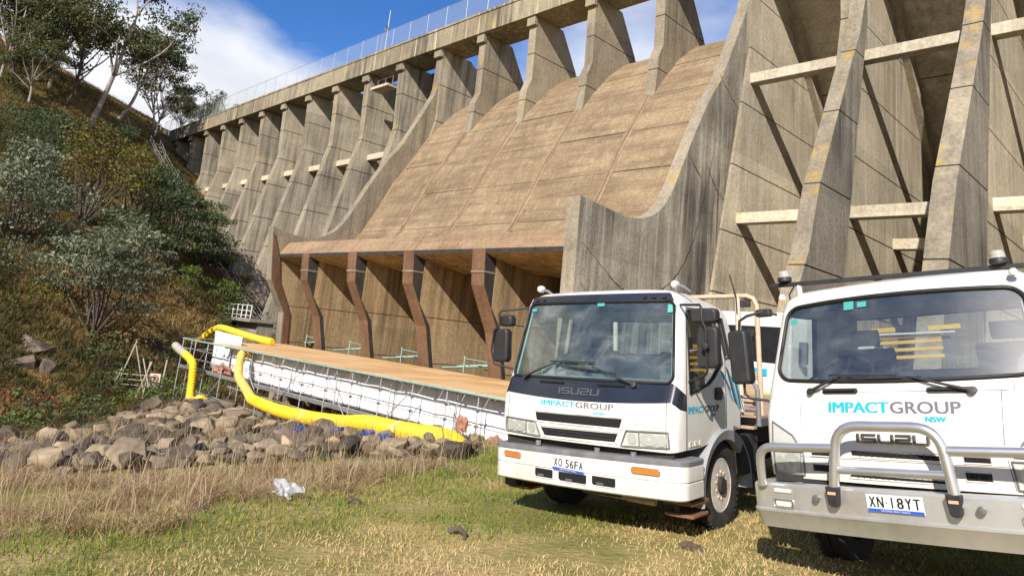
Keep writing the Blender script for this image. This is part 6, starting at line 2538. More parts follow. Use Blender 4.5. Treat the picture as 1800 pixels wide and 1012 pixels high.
# plastic bag
bm_ = bmesh.new()
bmesh.ops.create_grid(bm_, x_segments=16, y_segments=12, size=0.5)
for v in bm_.verts:
    v.co.z = 0.035 * math.sin(v.co.x * 14) * math.cos(v.co.y * 11) + random.uniform(-0.012, 0.012) + 0.09 * max(0, 0.45 - math.hypot(v.co.x, v.co.y))
    v.co.x *= 0.75 + 0.3 * math.sin(v.co.y * 6)
    v.co.y *= 0.55
me = bpy.data.meshes.new('plastic_sheet')
bm_.to_mesh(me)
bm_.free()
m_, t_, b_n = newmat('clear_film')
b_n.inputs['Base Color'].default_value = (0.55, 0.57, 0.60, 1)
b_n.inputs['Roughness'].default_value = 0.18
b_n.inputs['Alpha'].default_value = 0.42
me.materials.append(m_)
pb = link('plastic_sheet', me, None, 0, GH(-7.95, 4.5, 0.13))
pb.rotation_euler = (R_(28), R_(10), R_(35))
pb.scale = (0.40, 0.42, 0.7)
tag(pb, 'crumpled clear plastic sheet caught in the dry grass', 'plastic sheet')
sdm = pb.modifiers.new('thick', 'SOLIDIFY')
sdm.thickness = 0.004

# third vehicle behind the trucks
T3 = thing('service_truck', 'white truck with blue trim parked behind the gap between the two trucks', 'truck', (-8.2, 16.6, -1.55), rot=(0, 0, R_(-10)), group='white works trucks')
mb = MB()
mb.prism(rounded(-1.15, 1.15, 0.75, 2.85, (0.1, 0.1), (0.22, 0.22), 5), 0.0, 2.0, lambda u, v, a: (u, a, v))
mb.build('cab', M['white'], T3, 40, 0.05)
mb = MB()
mb.prism(rounded(-0.98, 0.98, 1.65, 2.5, (0.1, 0.1), (0.12, 0.12), 5), -0.012, 0.02, lambda u, v, a: (u, a, v))
mb.build('windscreen', M['panel'], T3)
mb = MB()
mb.box((0, -0.06, 0.62), (2.35, 0.2, 0.36))
mb.build('bumper', M['alloy'], T3, bevel=0.03)
for sg in (-1, 1):
    mb = MB()
    mb.box((sg * 0.85, -0.01, 1.0), (0.4, 0.06, 0.2))
    mb.build('headlight', M['lensw'], T3, bevel=0.02)
    mb = MB()
    mb.box((sg * 0.3, -0.02, 1.42), (0.5, 0.03, 0.16))
    mb.build('stripe', M['cyan'], T3)
    mb = MB()
    mb.box((sg * 1.3, 0.3, 1.95), (0.2, 0.12, 0.5))
    mb.build('mirror', M['plastic'], T3, bevel=0.03)
    wheel(T3, sg * 0.98, 1.2, 0.45, 0.46, 0.26, 0.26, M['rimhub'], sg)
    wheel(T3, sg * 0.98, 4.6, 0.45, 0.46, 0.26, 0.26, M['rimhub'], sg)
mb = MB()
mb.box((0, 4.2, 1.0), (2.3, 4.4, 0.12))
mb.build('tray', M['galv_dark'], T3)
mb = MB()
mb.box((0, 2.9, 0.7), (0.9, 6.0, 0.25))
mb.build('chassis', M['under'], T3)
mb = MB()
mb.box((0, 3.4, 1.75), (2.2, 2.4, 1.3))
mb.build('load_box', M['white'], T3, bevel=0.03)
yl = thing('lifting_frame', 'yellow steel frame standing low behind the gap between the two trucks', 'frame', (-7.3, 15.0, -1.6))
for a, b in (((-0.9, 0, 0), (-0.9, 0, 1.0)), ((0.9, 0, 0), (0.9, 0, 1.0)), ((-0.9, 0, 1.0), (0.9, 0, 1.0)), ((-0.9, 0, 0.6), (0.9, 0, 0.6)), ((-0.9, 0.8, 0), (-0.9, 0, 1.0)), ((0.9, 0.8, 0), (0.9, 0, 1.0))):
    mb = MB()
    mb.tube([a, b], 0.05, 8)
    mb.build('bar', M['yellow'], yl, 60)

# ------------------------------------------------------------------ riprap boulders
def rock_mat():
    m, t, b = newmat('basalt_boulder')
    b.inputs['Roughness'].default_value = 0.9
    b.inputs['Specular IOR Level'].default_value = 0.25
    oi = N(t, 'ShaderNodeObjectInfo')
    g = N(t, 'ShaderNodeNewGeometry')
    n = N(t, 'ShaderNodeTexNoise', i_Scale=2.6, i_Detail=9.0, i_Roughness=0.68)
    t.links.new(g.outputs['Position'], n.inputs['Vector'])
    r = ramp(t, [(0.30, (0.15, 0.125, 0.095)), (0.5, (0.28, 0.238, 0.18)), (0.68, (0.40, 0.345, 0.265))])
    t.links.new(n.outputs['Fac'], r.inputs[0])
    r2 = ramp(t, [(0.0, (0.34, 0.33, 0.34)), (0.3, (0.6, 0.58, 0.58)), (0.6, (0.95, 0.90, 0.85)), (1.0, (1.3, 1.2, 1.05))])
    t.links.new(oi.outputs['Random'], r2.inputs[0])
    big = N(t, 'ShaderNodeTexNoise', i_Scale=0.22, i_Detail=3.0)
    t.links.new(g.outputs['Position'], big.inputs['Vector'])
    rb = ramp(t, [(0.44, (0.38, 0.38, 0.40)), (0.56, (1.1, 1.06, 1.0))])
    t.links.new(big.outputs['Fac'], rb.inputs[0])
    mu0 = N(t, 'ShaderNodeMix', data_type='RGBA', blend_type='MULTIPLY')
    mu0.inputs['Factor'].default_value = 1.0
    t.links.new(r.outputs[0], mu0.inputs['A'])
    t.links.new(rb.outputs[0], mu0.inputs['B'])
    mu = N(t, 'ShaderNodeMix', data_type='RGBA', blend_type='MULTIPLY')
    mu.inputs['Factor'].default_value = 1.0
    t.links.new(mu0.outputs['Result'], mu.inputs['A'])
    t.links.new(r2.outputs[0], mu.inputs['B'])
    t.links.new(mu.outputs['Result'], b.inputs['Base Color'])
    n2 = N(t, 'ShaderNodeTexNoise', i_Scale=14.0, i_Detail=8.0, i_Roughness=0.7)
    t.links.new(g.outputs['Position'], n2.inputs['Vector'])
    bp = N(t, 'ShaderNodeBump', i_Strength=0.55, i_Distance=0.04)
    t.links.new(n2.outputs['Fac'], bp.inputs['Height'])
    t.links.new(bp.outputs[0], b.inputs['Normal'])
    return m


M['rock'] = rock_mat()
rock_protos = []
for i in range(14):
    rg = random.Random(100 + i)
    b = bmesh.new()
    ax = (1.0, rg.uniform(0.6, 0.95), rg.uniform(0.36, 0.66))
    for k in range(17):
        v = Vector((rg.gauss(0, 1), rg.gauss(0, 1), rg.gauss(0, 1))).normalized() * rg.uniform(0.78, 1.0)
        b.verts.new((v.x * ax[0], v.y * ax[1], v.z * ax[2]))
    bmesh.ops.convex_hull(b, input=b.verts)
    loose = [v for v in b.verts if not v.link_faces]
    bmesh.ops.delete(b, geom=loose, context='VERTS')
    bmesh.ops.dissolve_limit(b, angle_limit=R_(14), verts=b.verts, edges=b.edges)
    bmesh.ops.bevel(b, geom=list(b.edges), offset=0.05, segments=2, affect='EDGES', profile=0.6, clamp_overlap=True)
    bmesh.ops.triangulate(b, faces=b.faces)
    for v in b.verts:
        v.co += Vector((rg.uniform(-1, 1), rg.uniform(-1, 1), rg.uniform(-1, 1))) * 0.012
    me = bpy.data.meshes.new('boulder')
    b.to_mesh(me)
    b.free()
    me.polygons.foreach_set('use_smooth', [True] * len(me.polygons))
    me.set_sharp_from_angle(angle=R_(38))
    me.materials.append(M['rock'])
    rock_protos.append(me)

POLY = [(-13.6, 2.0), (-11.9, 2.8), (-11.5, 4.0), (-11.2, 5.6), (-10.5, 7.1), (-9.2, 7.8), (-9.7, 9.3), (-11.1, 10.4), (-14.6, 11.6), (-19.9, 12.7), (-25.6, 13.6), (-31, 14.4), (-36.5, 15.4), (-38.5, 15.2), (-36, 13.2), (-31.5, 10.3), (-26.3, 7.4), (-21.8, 4.6), (-20.5, 3.0), (-19.5, 1.0), (-16.5, 0.6)]


def inside(x, y, P):
    c = False
    for i in range(len(P)):
        a, b = P[i], P[i - 1]
        if (a[1] > y) != (b[1] > y) and x < (b[0] - a[0]) * (y - a[1]) / (b[1] - a[1]) + a[0]:
            c = not c
    return c


DUCTXY = [(p.x, p.y) for p in arcsample(catmull(hq, 10), 0.3)]
rg = random.Random(5)
placed = []
tries = 0
while len(placed) < 1500 and tries < 90000:
    tries += 1
    x, y = rg.uniform(-39, -9), rg.uniform(0.4, 15.6)
    if not inside(x, y, POLY):
        continue
    big = rg.random()
    s_ = (0.20 + 0.27 * big ** 2.4) * (1.0 + 0.55 * float(sst(-14, -32, np.array(x))))
    if min(math.hypot(x - a, y - b_) for a, b_ in DUCTXY) < s_ * 0.8 + 0.12:
        continue
    if tries > 40000:
        s_ *= 0.7
    if all((x - q[0]) ** 2 + (y - q[1]) ** 2 > (0.66 * (s_ + q[2])) ** 2 for q in placed):
        placed.append((x, y, s_))
# the ones that show largest become things, the small far rest is one mass
placed.sort(key=lambda q: -q[2] / math.hypot(q[0], q[1]))
SPECIAL = {}


def rock_at(x, y, s_, label, group, sc=(1, 1, 1), dz=0.0, me=None):
    o = link('boulder', me or rg.choice(rock_protos))
    o.location = (x, y, float(H(x, y)) + s_ * 0.34 + rg.uniform(0.0, 0.16) + dz)
    o.scale = (s_ * sc[0], s_ * sc[1], s_ * sc[2])
    o.rotation_euler = (rg.uniform(-0.45, 0.45), rg.uniform(-0.45, 0.45), rg.uniform(0, 6.28))
    return tag(o, label, 'boulder', group)


FRONT = [(-13.6, 2.0), (-11.9, 2.8), (-11.5, 4.0), (-11.2, 5.6), (-10.5, 7.1), (-9.2, 7.8)]
for i, (x, y, s_) in enumerate(placed[:285]):
    dd = min(math.hypot(x - a, y - b_) for a, b_ in DUCTXY)
    df = min(math.hypot(x - a, y - b_) for a, b_ in FRONT)
    size = 'large' if s_ > 0.46 else 'medium-sized' if s_ > 0.33 else 'smaller'
    if dd < 1.5:
        zone = 'beside the long yellow duct'
    elif df < 1.9:
        zone = 'at the edge of the dry grass'
    elif x < -28:
        zone = 'at the far end of the bank under the hanging duct'
    elif (x + 20) * -0.538 + (y - 3) * -0.843 > -1.6:
        zone = 'along the gully edge of the bank'
    elif x > -17.5:
        zone = 'in the near middle of the bank'
    else:
        zone = 'in the far middle of the bank'
    rock_at(x, y, s_, '%s brown boulder lying %s' % (size, zone), '%s boulders %s' % (size, zone))
mb = MB()
for x, y, s_ in placed[285:]:
    me = rg.choice(rock_protos)
    mt = Matrix.Translation((x, y, float(H(x, y)) + s_ * 0.28)) @ Matrix.Rotation(rg.uniform(0, 6.28), 4, 'Z') @ Matrix.Rotation(rg.uniform(-0.4, 0.4), 4, 'X') @ Matrix.Scale(s_, 4)
    mb.add([mt @ v.co for v in me.vertices], [tuple(p.vertices) for p in me.polygons])
for _ in range(900):      # chips and cobbles between them
    x, y = rg.uniform(-39, -9), rg.uniform(0.4, 15.6)
    if not inside(x, y, POLY):
        continue
    s_ = rg.uniform(0.10, 0.22)
    me = rg.choice(rock_protos)
    mt = Matrix.Translation((x, y, float(H(x, y)) + s_ * 0.3)) @ Matrix.Rotation(rg.uniform(0, 6.28), 4, 'Z') @ Matrix.Scale(s_, 4)
    mb.add([mt @ v.co for v in me.vertices], [tuple(p.vertices) for p in me.polygons])
me = mb.mesh('small_rocks', M['rock'])
me.polygons.foreach_set('use_smooth', [True] * len(me.polygons))
me.set_sharp_from_angle(angle=R_(38))
tag(link('small_rocks', me), 'smaller rocks filling the bank between the boulders', None, None, 'stuff')
M['outcrop'] = plain('outcrop_stone', (0.15, 0.115, 0.085), 0.95, var=0.5, scale=1.5, bump=0.5)
# rock outcrop across the gully
for i, (x, y, z, s_, lab) in enumerate(((-47.6, 9.7, -3.3, 1.5, 'tall pale outcrop rock on the far gully bank, topmost of the outcrop'), (-46.4, 9.0, -4.0, 1.3, 'dark outcrop rock at the left foot of the far gully bank'),
                                        (-46.4, 10.6, -4.2, 1.2, 'brown outcrop rock at the right foot of the far gully bank'), (-45.9, 8.2, -4.6, 1.0, 'low shadowed outcrop rock, leftmost on the far gully bank'),
                                        (-53.6, 18.6, -2.8, 1.1, 'brown outcrop rock high on the bank left of the stair'))):
    me_ = rock_protos[i].copy()
    me_.materials.clear()
    me_.materials.append(M['outcrop'])
    o = link('outcrop_rock', me_)
    o.location = (x, y, z)
    o.scale = (s_, s_ * 1.2, s_ * 1.3)
    o.rotation_euler = (0.3 * i, 0.2, 1.1 * i)
    tag(o, lab, 'rock', 'outcrop rocks on the gully bank')

# ------------------------------------------------------------------ foliage
def leaf_mat(name, cols, trans=0.25, rough=0.6):
    m = bpy.data.materials.new(name)
    m.use_nodes = True
    t = m.node_tree
    t.nodes.clear()
    a = N(t, 'ShaderNodeAttribute', attribute_name='rnd')
    oi = N(t, 'ShaderNodeObjectInfo')
    ma = N(t, 'ShaderNodeMath', operation='MULTIPLY_ADD')
    ma.inputs[1].default_value = 0.22
    t.links.new(oi.outputs['Random'], ma.inputs[0])
    m8 = N(t, 'ShaderNodeMath', operation='MULTIPLY')
    m8.inputs[1].default_value = 0.8
    t.links.new(a.outputs['Fac'], m8.inputs[0])
    t.links.new(m8.outputs[0], ma.inputs[2])
    r = ramp(t, [(i / (len(cols) - 1), c) for i, c in enumerate(cols)])
    t.links.new(ma.outputs[0], r.inputs[0])
    p = N(t, 'ShaderNodeBsdfPrincipled')
    p.inputs['Roughness'].default_value = rough
    p.inputs['Specular IOR Level'].default_value = 0.3
    t.links.new(r.outputs[0], p.inputs['Base Color'])
    tl = N(t, 'ShaderNodeBsdfTranslucent')
    t.links.new(r.outputs[0], tl.inputs[0])
    mx_ = N(t, 'ShaderNodeMixShader')
    mx_.inputs[0].default_value = trans
    t.links.new(p.outputs[0], mx_.inputs[1])
    t.links.new(tl.outputs[0], mx_.inputs[2])
    o = N(t, 'ShaderNodeOutputMaterial')
    t.links.new(mx_.outputs[0], o.inputs[0])
    return m


M['leaf_euc'] = leaf_mat('eucalypt_leaves', [(0.03, 0.042, 0.014), (0.075, 0.09, 0.03), (0.125, 0.135, 0.045), (0.17, 0.13, 0.05)])
M['leaf_euc2'] = leaf_mat('olive_eucalypt_leaves', [(0.055, 0.055, 0.018), (0.11, 0.108, 0.034), (0.16, 0.15, 0.05), (0.18, 0.11, 0.05)])
M['leaf_olive'] = leaf_mat('olive_leaves', [(0.05, 0.05, 0.014), (0.12, 0.11, 0.022), (0.18, 0.15, 0.03), (0.25, 0.165, 0.03)])
M['leaf_wattle'] = leaf_mat('grey_green_leaves', [(0.05, 0.068, 0.040), (0.12, 0.145, 0.085), (0.20, 0.225, 0.14), (0.28, 0.29, 0.185)])
M['leaf_dark'] = leaf_mat('dark_leaves', [(0.02, 0.034, 0.014), (0.048, 0.075, 0.028), (0.09, 0.125, 0.046), (0.125, 0.155, 0.06)])
M['leaf_green'] = leaf_mat('fresh_green_leaves', [(0.035, 0.06, 0.012), (0.08, 0.125, 0.024), (0.125, 0.17, 0.034), (0.15, 0.18, 0.045)])
M['leaf_red'] = leaf_mat('red_bush_leaves', [(0.10, 0.03, 0.015), (0.19, 0.06, 0.03), (0.26, 0.10, 0.05)])
M['leaf_rust'] = leaf_mat('rusty_scrub_leaves', [(0.07, 0.042, 0.02), (0.17, 0.105, 0.045), (0.26, 0.17, 0.08), (0.15, 0.13, 0.05)])
M['bark_pale'] = plain('pale_gum_bark', (0.33, 0.28, 0.23), 0.85, var=0.35, scale=2.2, bump=0.2, dirt=(0.17, 0.125, 0.095), dirt_scale=1.6)
M['bark_dark'] = plain('dark_bark', (0.085, 0.065, 0.05), 0.9, var=0.4, scale=4, bump=0.3)


def leaves_mesh(name, clumps, size, mat, r, per, flat=0.6, droop=0.0, aspect=2.2):
    """clumps: (x,y,z,rad). leaf quads scattered through each clump's volume, denser outside"""
    V, A = [], []
    for (cx, cy, cz, rad) in clumps:
        n = max(6, int(per * (rad ** 2)))
        d = r.normal(size=(n, 3))
        d /= np.linalg.norm(d, axis=1)[:, None]
        rr = rad * r.uniform(0.25, 1.0, n) ** 0.45
        c = np.array([cx, cy, cz]) + d * rr[:, None] * np.array([1, 1, flat])
        u = r.normal(size=(n, 3)) + d * 0.4
        u[:, 2] -= droop
        u /= np.linalg.norm(u, axis=1)[:, None]
        w_ = np.cross(u, r.normal(size=(n, 3)))
        w_ /= np.linalg.norm(w_, axis=1)[:, None] + 1e-9
        L = size * r.uniform(0.6, 1.35, n)[:, None]
        W = L / aspect
        V.append(np.stack([c - u * L * 0.5, c + w_ * W * 0.5, c + u * L * 0.5, c - w_ * W * 0.5], 1))
        base = r.uniform(0.15, 0.75)
        A.append(np.repeat(np.clip(base + r.normal(0, 0.2, n), 0, 1), 4))
    V = np.concatenate(V).reshape(-1, 3)
    F = np.arange(len(V)).reshape(-1, 4)
    return np_mesh(name, V, F, 4, mat, {'rnd': np.concatenate(A)})


def limb(p0, p1, bend, rg, n=5):
    p0, p1 = Vector(p0), Vector(p1)
    L = (p1 - p0).length
    mid = Vector((rg.uniform(-1, 1), rg.uniform(-1, 1), rg.uniform(-0.3, 0.6))) * L * bend
    return [p0.lerp(p1, i / n) + mid * math.sin(math.pi * i / n) for i in range(n + 1)]


def eucalypt(seed, h, spread, fork, lean, nl=5, leaf=M['leaf_euc'], bark=None, dens=26, clear=0.3, size=0.42, bare=0.15):
    """gum tree: bare forked limbs, umbrella tufts at the ends"""
    rg = random.Random(seed)
    r = np.random.default_rng(seed)
    bark = bark or M['bark_pale']
    mb = MB()
    top = Vector((lean[0] * fork, lean[1] * fork, h * fork))
    tr = limb((0, 0, -0.6), top, 0.05, rg, 6)
    r0 = h * 0.0155
    mb.tube(tr, [r0 * (1.35 if i == 0 else 1 - 0.35 * i / 6) for i in range(7)], 9)
    clumps = []
    for i in range(nl):
        a = 2 * math.pi * (i + rg.uniform(-0.3, 0.3)) / nl
        start = tr[rg.choice([4, 5, 6, 6])]
        ht = h * rg.uniform(0.44, 0.97)
        sp = spread * rg.uniform(0.35, 1.0) * (1.15 - 0.5 * (ht / h - 0.62) / 0.35)
        end = Vector((lean[0] * ht / h + math.cos(a) * sp, lean[1] * ht / h + math.sin(a) * sp, ht))
        lm = limb(start, end, 0.12, rg, 6)
        rl = r0 * rg.uniform(0.42, 0.6)
        mb.tube(lm, [rl * (1 - 0.72 * k / 6) for k in range(7)], 6)
        nsub = rg.randint(3, 5)
        for q in range(nsub):
            s0 = lm[rg.choice([3, 4, 5, 6])]
            e = s0 + Vector((rg.uniform(-1, 1) * spread * 0.36, rg.uniform(-1, 1) * spread * 0.36, rg.uniform(0.02, 0.17) * h))
            sb = limb(s0, e, 0.12, rg, 4)
            mb.tube(sb, [rl * 0.34 * (1 - 0.7 * k / 4) for k in range(5)], 5)
            if rg.random() > bare:
                for z in range(rg.randint(3, 5)):
                    p = e + Vector((rg.uniform(-1, 1), rg.uniform(-1, 1), rg.uniform(-0.5, 0.4))) * h * 0.055
                    clumps.append((p.x, p.y, p.z, h * rg.uniform(0.042, 0.088)))
    trunk = mb.mesh('trunk', bark)
    trunk.polygons.foreach_set('use_smooth', [True] * len(trunk.polygons))
    crown = leaves_mesh('crown', clumps, size, leaf, r, dens, 0.55, 0.5)
    return trunk, crown


def bush(seed, w_, h, leaf, size, per=60, layers=False, trunk_h=0.25, n=26, flat=0.6):
    rg = random.Random(seed)
    r = np.random.default_rng(seed)
    mb = MB()
    clumps = []
    for i in range(n):
        a = rg.uniform(0, 2 * math.pi)
        f = rg.random() ** 0.6
        zz = rg.random() ** 0.8
        prof = math.sin(math.pi * min(1, 0.18 + 0.80 * zz)) ** 0.6
        R0 = w_ * 0.5 * prof * f
        z = h * (trunk_h + (1 - trunk_h) * zz * 0.93)
        if layers:
            z = h * (trunk_h + (1 - trunk_h) * (round(zz * 5) / 5) * 0.95) + rg.uniform(-0.03, 0.03) * h
        p = Vector((math.cos(a) * R0, math.sin(a) * R0, z))
        clumps.append((p.x, p.y, p.z, max(0.16, (w_ + h) * rg.uniform(0.055, 0.12))))
        if i % 3 == 0:
            lm = limb((rg.uniform(-.1, .1) * w_ * 0.3, rg.uniform(-.1, .1) * w_ * 0.3, -0.3), p, 0.10, rg, 4)
            r0 = 0.012 * h
            mb.tube(lm, [r0 * (1 - 0.7 * k / 4) for k in range(5)], 5)
    trunk = mb.mesh('trunk', M['bark_dark'])
    crown = leaves_mesh('crown', clumps, size, leaf, r, per, 0.35 if layers else flat, 0.0)
    return trunk, crown


def place_plant(name, label, cat, proto, loc, sc=1.0, rz=0.0, group=None, tilt=(0, 0)):
    t = thing(name, label, cat, loc, group, (tilt[0], tilt[1], rz))
    t.scale = (sc, sc, sc) if not isinstance(sc, tuple) else sc
    link('trunk', proto[0], t)
    link('crown', proto[1], t)
    return t


def gz(x, y):
    return (x, y, float(H(x, y)) - 0.1)


# gum trees along the ridge
E1 = eucalypt(1, 21, 5.0, 0.48, (4.0, 2.0), 8, dens=22, bare=0.2, size=0.45)
E2 = eucalypt(2, 16.5, 5.0, 0.36, (2.5, 4.5), 11, dens=34, bare=0.05)
E3 = eucalypt(3, 12.0, 4.6, 0.35, (1.0, 2.0), 9, M['leaf_euc2'], dens=36, bare=0.05, size=0.34)
E4 = eucalypt(4, 18, 6.0, 0.28, (0.5, 0.5), 15, dens=40, bare=0.0)
E5 = eucalypt(5, 13.0, 4.2, 0.42, (1.0, 1.5), 10, M['leaf_euc2'], M['bark_dark'], dens=34)
TREES = [('low dense gum tree in front of the top left corner gum', E4, (-90.5, 12.6), 0.52, 4.4),
         ('tall white-trunked gum tree with sparse crown, tallest on the ridge', E1, (-94.6, 19.6), 1.02, 0.3),
         ('pale gum tree leaning right over the bare slope, second white trunk from the dam', E2, (-101.8, 24.1), 1.0, 0.2),
         ('slender gum tree right beside the hillside end of the deck', E3, (-103.5, 29.6), 1.0, 1.2),
         ('dense dark gum tree behind the deck end barrier', E4, (-124, 44), 0.62, 2.0),
         ('big dense gum tree filling the top left corner of the view', E4, (-94.0, 10.2), 0.72, 0.7),
         ('broad dark gum tree between the top left corner and the white trunks', E4, (-100.5, 15.6), 0.80, 3.6),
         ('dark-trunked gum tree standing just left of the tallest white trunk', E5, (-95.8, 16.9), 1.0, 0.4),
         ('small olive gum tree between the leaning gum and the deck end', E3, (-108, 30.5), 0.95, 4.0),
         ('dark gum tree at the far left edge of the ridge', E5, (-99, 11.6), 1.15, 2.2),
         ('thin dead-looking gum tree on the skyline beyond the dam end', E5, (-128, 47.5), 0.75, 1.0),
         ('bushy gum tree on the skyline behind the small olive gum', E4, (-120, 38), 0.5, 5.0),
         ('dark gum tree upslope behind the tallest white trunk', E2, (-108, 21.0), 0.8, 2.9)]
for lab, pr, (x, y), sc, rz in TREES:
    place_plant('gum_tree', lab, 'tree', pr, gz(x, y), sc, rz, 'gum trees along the ridge')

# shrubs that can be told apart
B_w1 = bush(11, 7.0, 6.4, M['leaf_wattle'], 0.26, 75, False, 0.08, 42)
B_w2 = bush(12, 7.6, 8.0, M['leaf_wattle'], 0.26, 62, True, 0.26, 46)
B_o1 = bush(13, 7.2, 7.8, M['leaf_olive'], 0.24, 58, False, 0.30, 44)
B_o2 = bush(14, 5.4, 8.0, M['leaf_olive'], 0.24, 50, False, 0.34, 34)
B_d1 = bush(15, 6.6, 7.5, M['leaf_dark'], 0.26, 60, True, 0.12, 46)
B_d2 = bush(16, 5.6, 4.8, M['leaf_dark'], 0.24, 70, False, 0.05, 36)
B_g1 = bush(17, 4.2, 3.8, M['leaf_green'], 0.22, 80, False, 0.05, 30)
B_w3 = bush(18, 3.6, 3.2, M['leaf_wattle'], 0.22, 70, False, 0.06, 22)
B_s1 = bush(19, 2.6, 2.0, M['leaf_rust'], 0.22, 60, False, 0.02, 16)
B_s2 = bush(20, 2.6, 1.9, M['leaf_green'], 0.22, 66, False, 0.02, 16)
B_r1 = bush(21, 3.2, 1.3, M['leaf_red'], 0.18, 90, False, 0.02, 16)
B_s3 = bush(22, 2.4, 2.2, M['leaf_dark'], 0.22, 66, False, 0.02, 16)
SHR = [('large grey-green wattle bush at the left edge of the hillside', 'wattle_bush', B_w1, (-57.7, 9.0), 1.05, 0.0),
       ('broad olive-yellow tree in the middle of the hillside', 'olive_tree', B_o1, (-64.2, 14.4), 1.05, 0.5),
       ('narrow olive-green tree right of the broad olive-yellow tree', 'olive_tree', B_o2, (-70.5, 19.2), 1.0, 1.5),
       ('dark layered acacia beside the buttress toes, lowest of the dark acacias', 'acacia', B_d1, (-63.6, 21.4), 1.05, 0.4),
       ('dark layered acacia against the buttress toes, furthest right of the dark acacias', 'acacia', B_d1, (-69.1, 26.0), 0.95, 2.4),
       ('dark layered acacia just right of the narrow olive-green tree', 'acacia', B_d1, (-69.0, 21.2), 1.0, 4.0),
       ('grey-green layered wattle tree in front of the gully slope', 'wattle_tree', B_w2, (-50.6, 13.4), 1.0, 0.7),
       ('dark round bush high at the left edge below the gums', 'dark_bush', B_d2, (-72.3, 10.3), 1.05, 0.0),
       ('dark round bush below the tallest white trunk', 'dark_bush', B_d2, (-82.1, 14.6), 1.05, 1.3),
       ('bright green bush beside the landing of the stair', 'green_bush', B_g1, (-60.3, 25.6), 1.0, 0.2),
       ('pale grey-green shrub left of the broad olive-yellow tree', 'wattle_shrub', B_w3, (-60.1, 12.0), 1.1, 0.3),
       ('small grey-green shrub on the left edge below the large wattle bush', 'wattle_shrub', B_w3, (-53.4, 9.0), 0.8, 1.1),
       ('dark bush behind the large wattle bush at the left edge', 'dark_bush', B_d2, (-65.8, 10.6), 0.75, 2.5),
       ('green bush low on the slope under the dark acacias', 'green_bush', B_g1, (-60.4, 22.4), 0.8, 3.0),
       ('dark bush on the bare slope under the leaning gum', 'dark_bush', B_d2, (-90.5, 21.8), 0.9, 3.4),
       ('grey-green shrub right of the layered wattle tree', 'wattle_shrub', B_w3, (-60.6, 17.6), 1.05, 2.2),
       ('green bush near the top of the handrail steps', 'green_bush', B_g1, (-86.0, 26.6), 0.85, 4.0),
       ('dark bush against the buttress toes below the second handrail', 'dark_bush', B_d2, (-73.2, 29.0), 0.75, 5.0),
       ('red-leaved low bush at the left edge behind the rock bank', 'red_bush', B_r1, (-41.3, 8.2), 1.25, 0.0),
       ('dark bush between the two upper dark round bushes', 'dark_bush', B_d2, (-77.0, 12.8), 0.9, 0.8)]
for lab, nm, pr, (x, y), sc, rz in SHR:
    place_plant(nm, lab, nm.split('_')[-1], pr, gz(x, y), sc, rz)
# scrub nobody would tell apart
rg = random.Random(77)
KIND = [('rusty_scrub', 'low rusty brown scrub bush growing on the dry hillside', B_s1, 'scrub', 'rusty scrub bushes on the hillside'),
        ('green_scrub', 'low green scrub bush growing on the dry hillside', B_s2, 'scrub', 'green scrub bushes on the hillside'),
        ('dark_scrub', 'low dark scrub bush growing on the dry hillside', B_s3, 'scrub', 'dark scrub bushes on the hillside')]
cnt = 0
while cnt < 75:
    x, y = rg.uniform(-98, -46), rg.uniform(7, 31)
    xt = -44 - (y - 15) * 0.55
    if x > xt - 1 or (y > 27 and x < -75 and rg.random() < 0.7):
        continue
    k = rg.choice([0, 0, 1, 2, 2] if x > -70 else [0, 0, 2, 2, 1])
    nm, lab, pr, cat, grp = KIND[k]
    zone = 'high on the dry hillside below the gums' if x < -80 else 'half way up the dry hillside' if x < -63 else 'low on the dry hillside above the gully'
    lab, grp = lab.replace('on the dry hillside', zone), grp.replace('on the hillside', zone)
    place_plant(nm, lab, cat, pr, gz(x, y), rg.uniform(0.45, 1.15), rg.uniform(0, 6.28), grp)
    cnt += 1
# dense growth in the gully foot
for i in range(34):
    y = rg.uniform(6.5, 21)
    x = -44 - (y - 15) * 0.55 + rg.uniform(-2.6, 3.2)
    k = rg.choice([1, 2, 2, 1, 2])
    nm, lab, pr, cat, grp = KIND[k]
    lab2 = ('green scrub bush in the damp gully behind the rock bank', 'dark scrub bush in the damp gully behind the rock bank')[k - 1]
    place_plant(nm, lab2, cat, pr, gz(x, y), rg.uniform(0.5, 0.95), rg.uniform(0, 6.28), ('green', 'dark')[k - 1] + ' scrub bushes in the gully')
# fallen pale branches on the slope
for i, (x, y, L, a, lab) in enumerate(((-93.5, 20.8, 5.0, 0.5, 'pale fallen branch at the foot of the tallest white trunk'), (-99.5, 26.5, 6.5, -0.5, 'long pale fallen branch on the bare slope below the leaning gum'), (-58, 13.5, 3.0, 0.9, 'short pale fallen branch below the broad olive-yellow tree'))):
    z0, z1 = float(H(x, y)), float(H(x + L * math.cos(a) * 0.3, y + L * math.sin(a)))
    mb = MB()
    mb.tube([(0, 0, 0.3), (L * 0.15 * math.cos(a), L * 0.5 * math.sin(a), (z1 - z0) / 2 + 0.7), (L * math.cos(a) * 0.3, L * math.sin(a), z1 - z0 + 0.4)], [0.16, 0.11, 0.05], 6)
    mb.tube([(L * 0.15 * math.cos(a), L * 0.5 * math.sin(a), (z1 - z0) / 2 + 0.7), (0.6, L * 0.6 * math.sin(a), (z1 - z0) / 2 + 2.0)], [0.07, 0.03], 5)
    o = mb.build('fallen_branch', M['bark_pale'], None, 60)
    o.location = (x, y, z0)
    tag(o, lab, 'branch')

# ------------------------------------------------------------------ grass
def blade_mat(name, cols, trans=0.3):
    m = leaf_mat(name, cols, trans, 0.7)
    return m


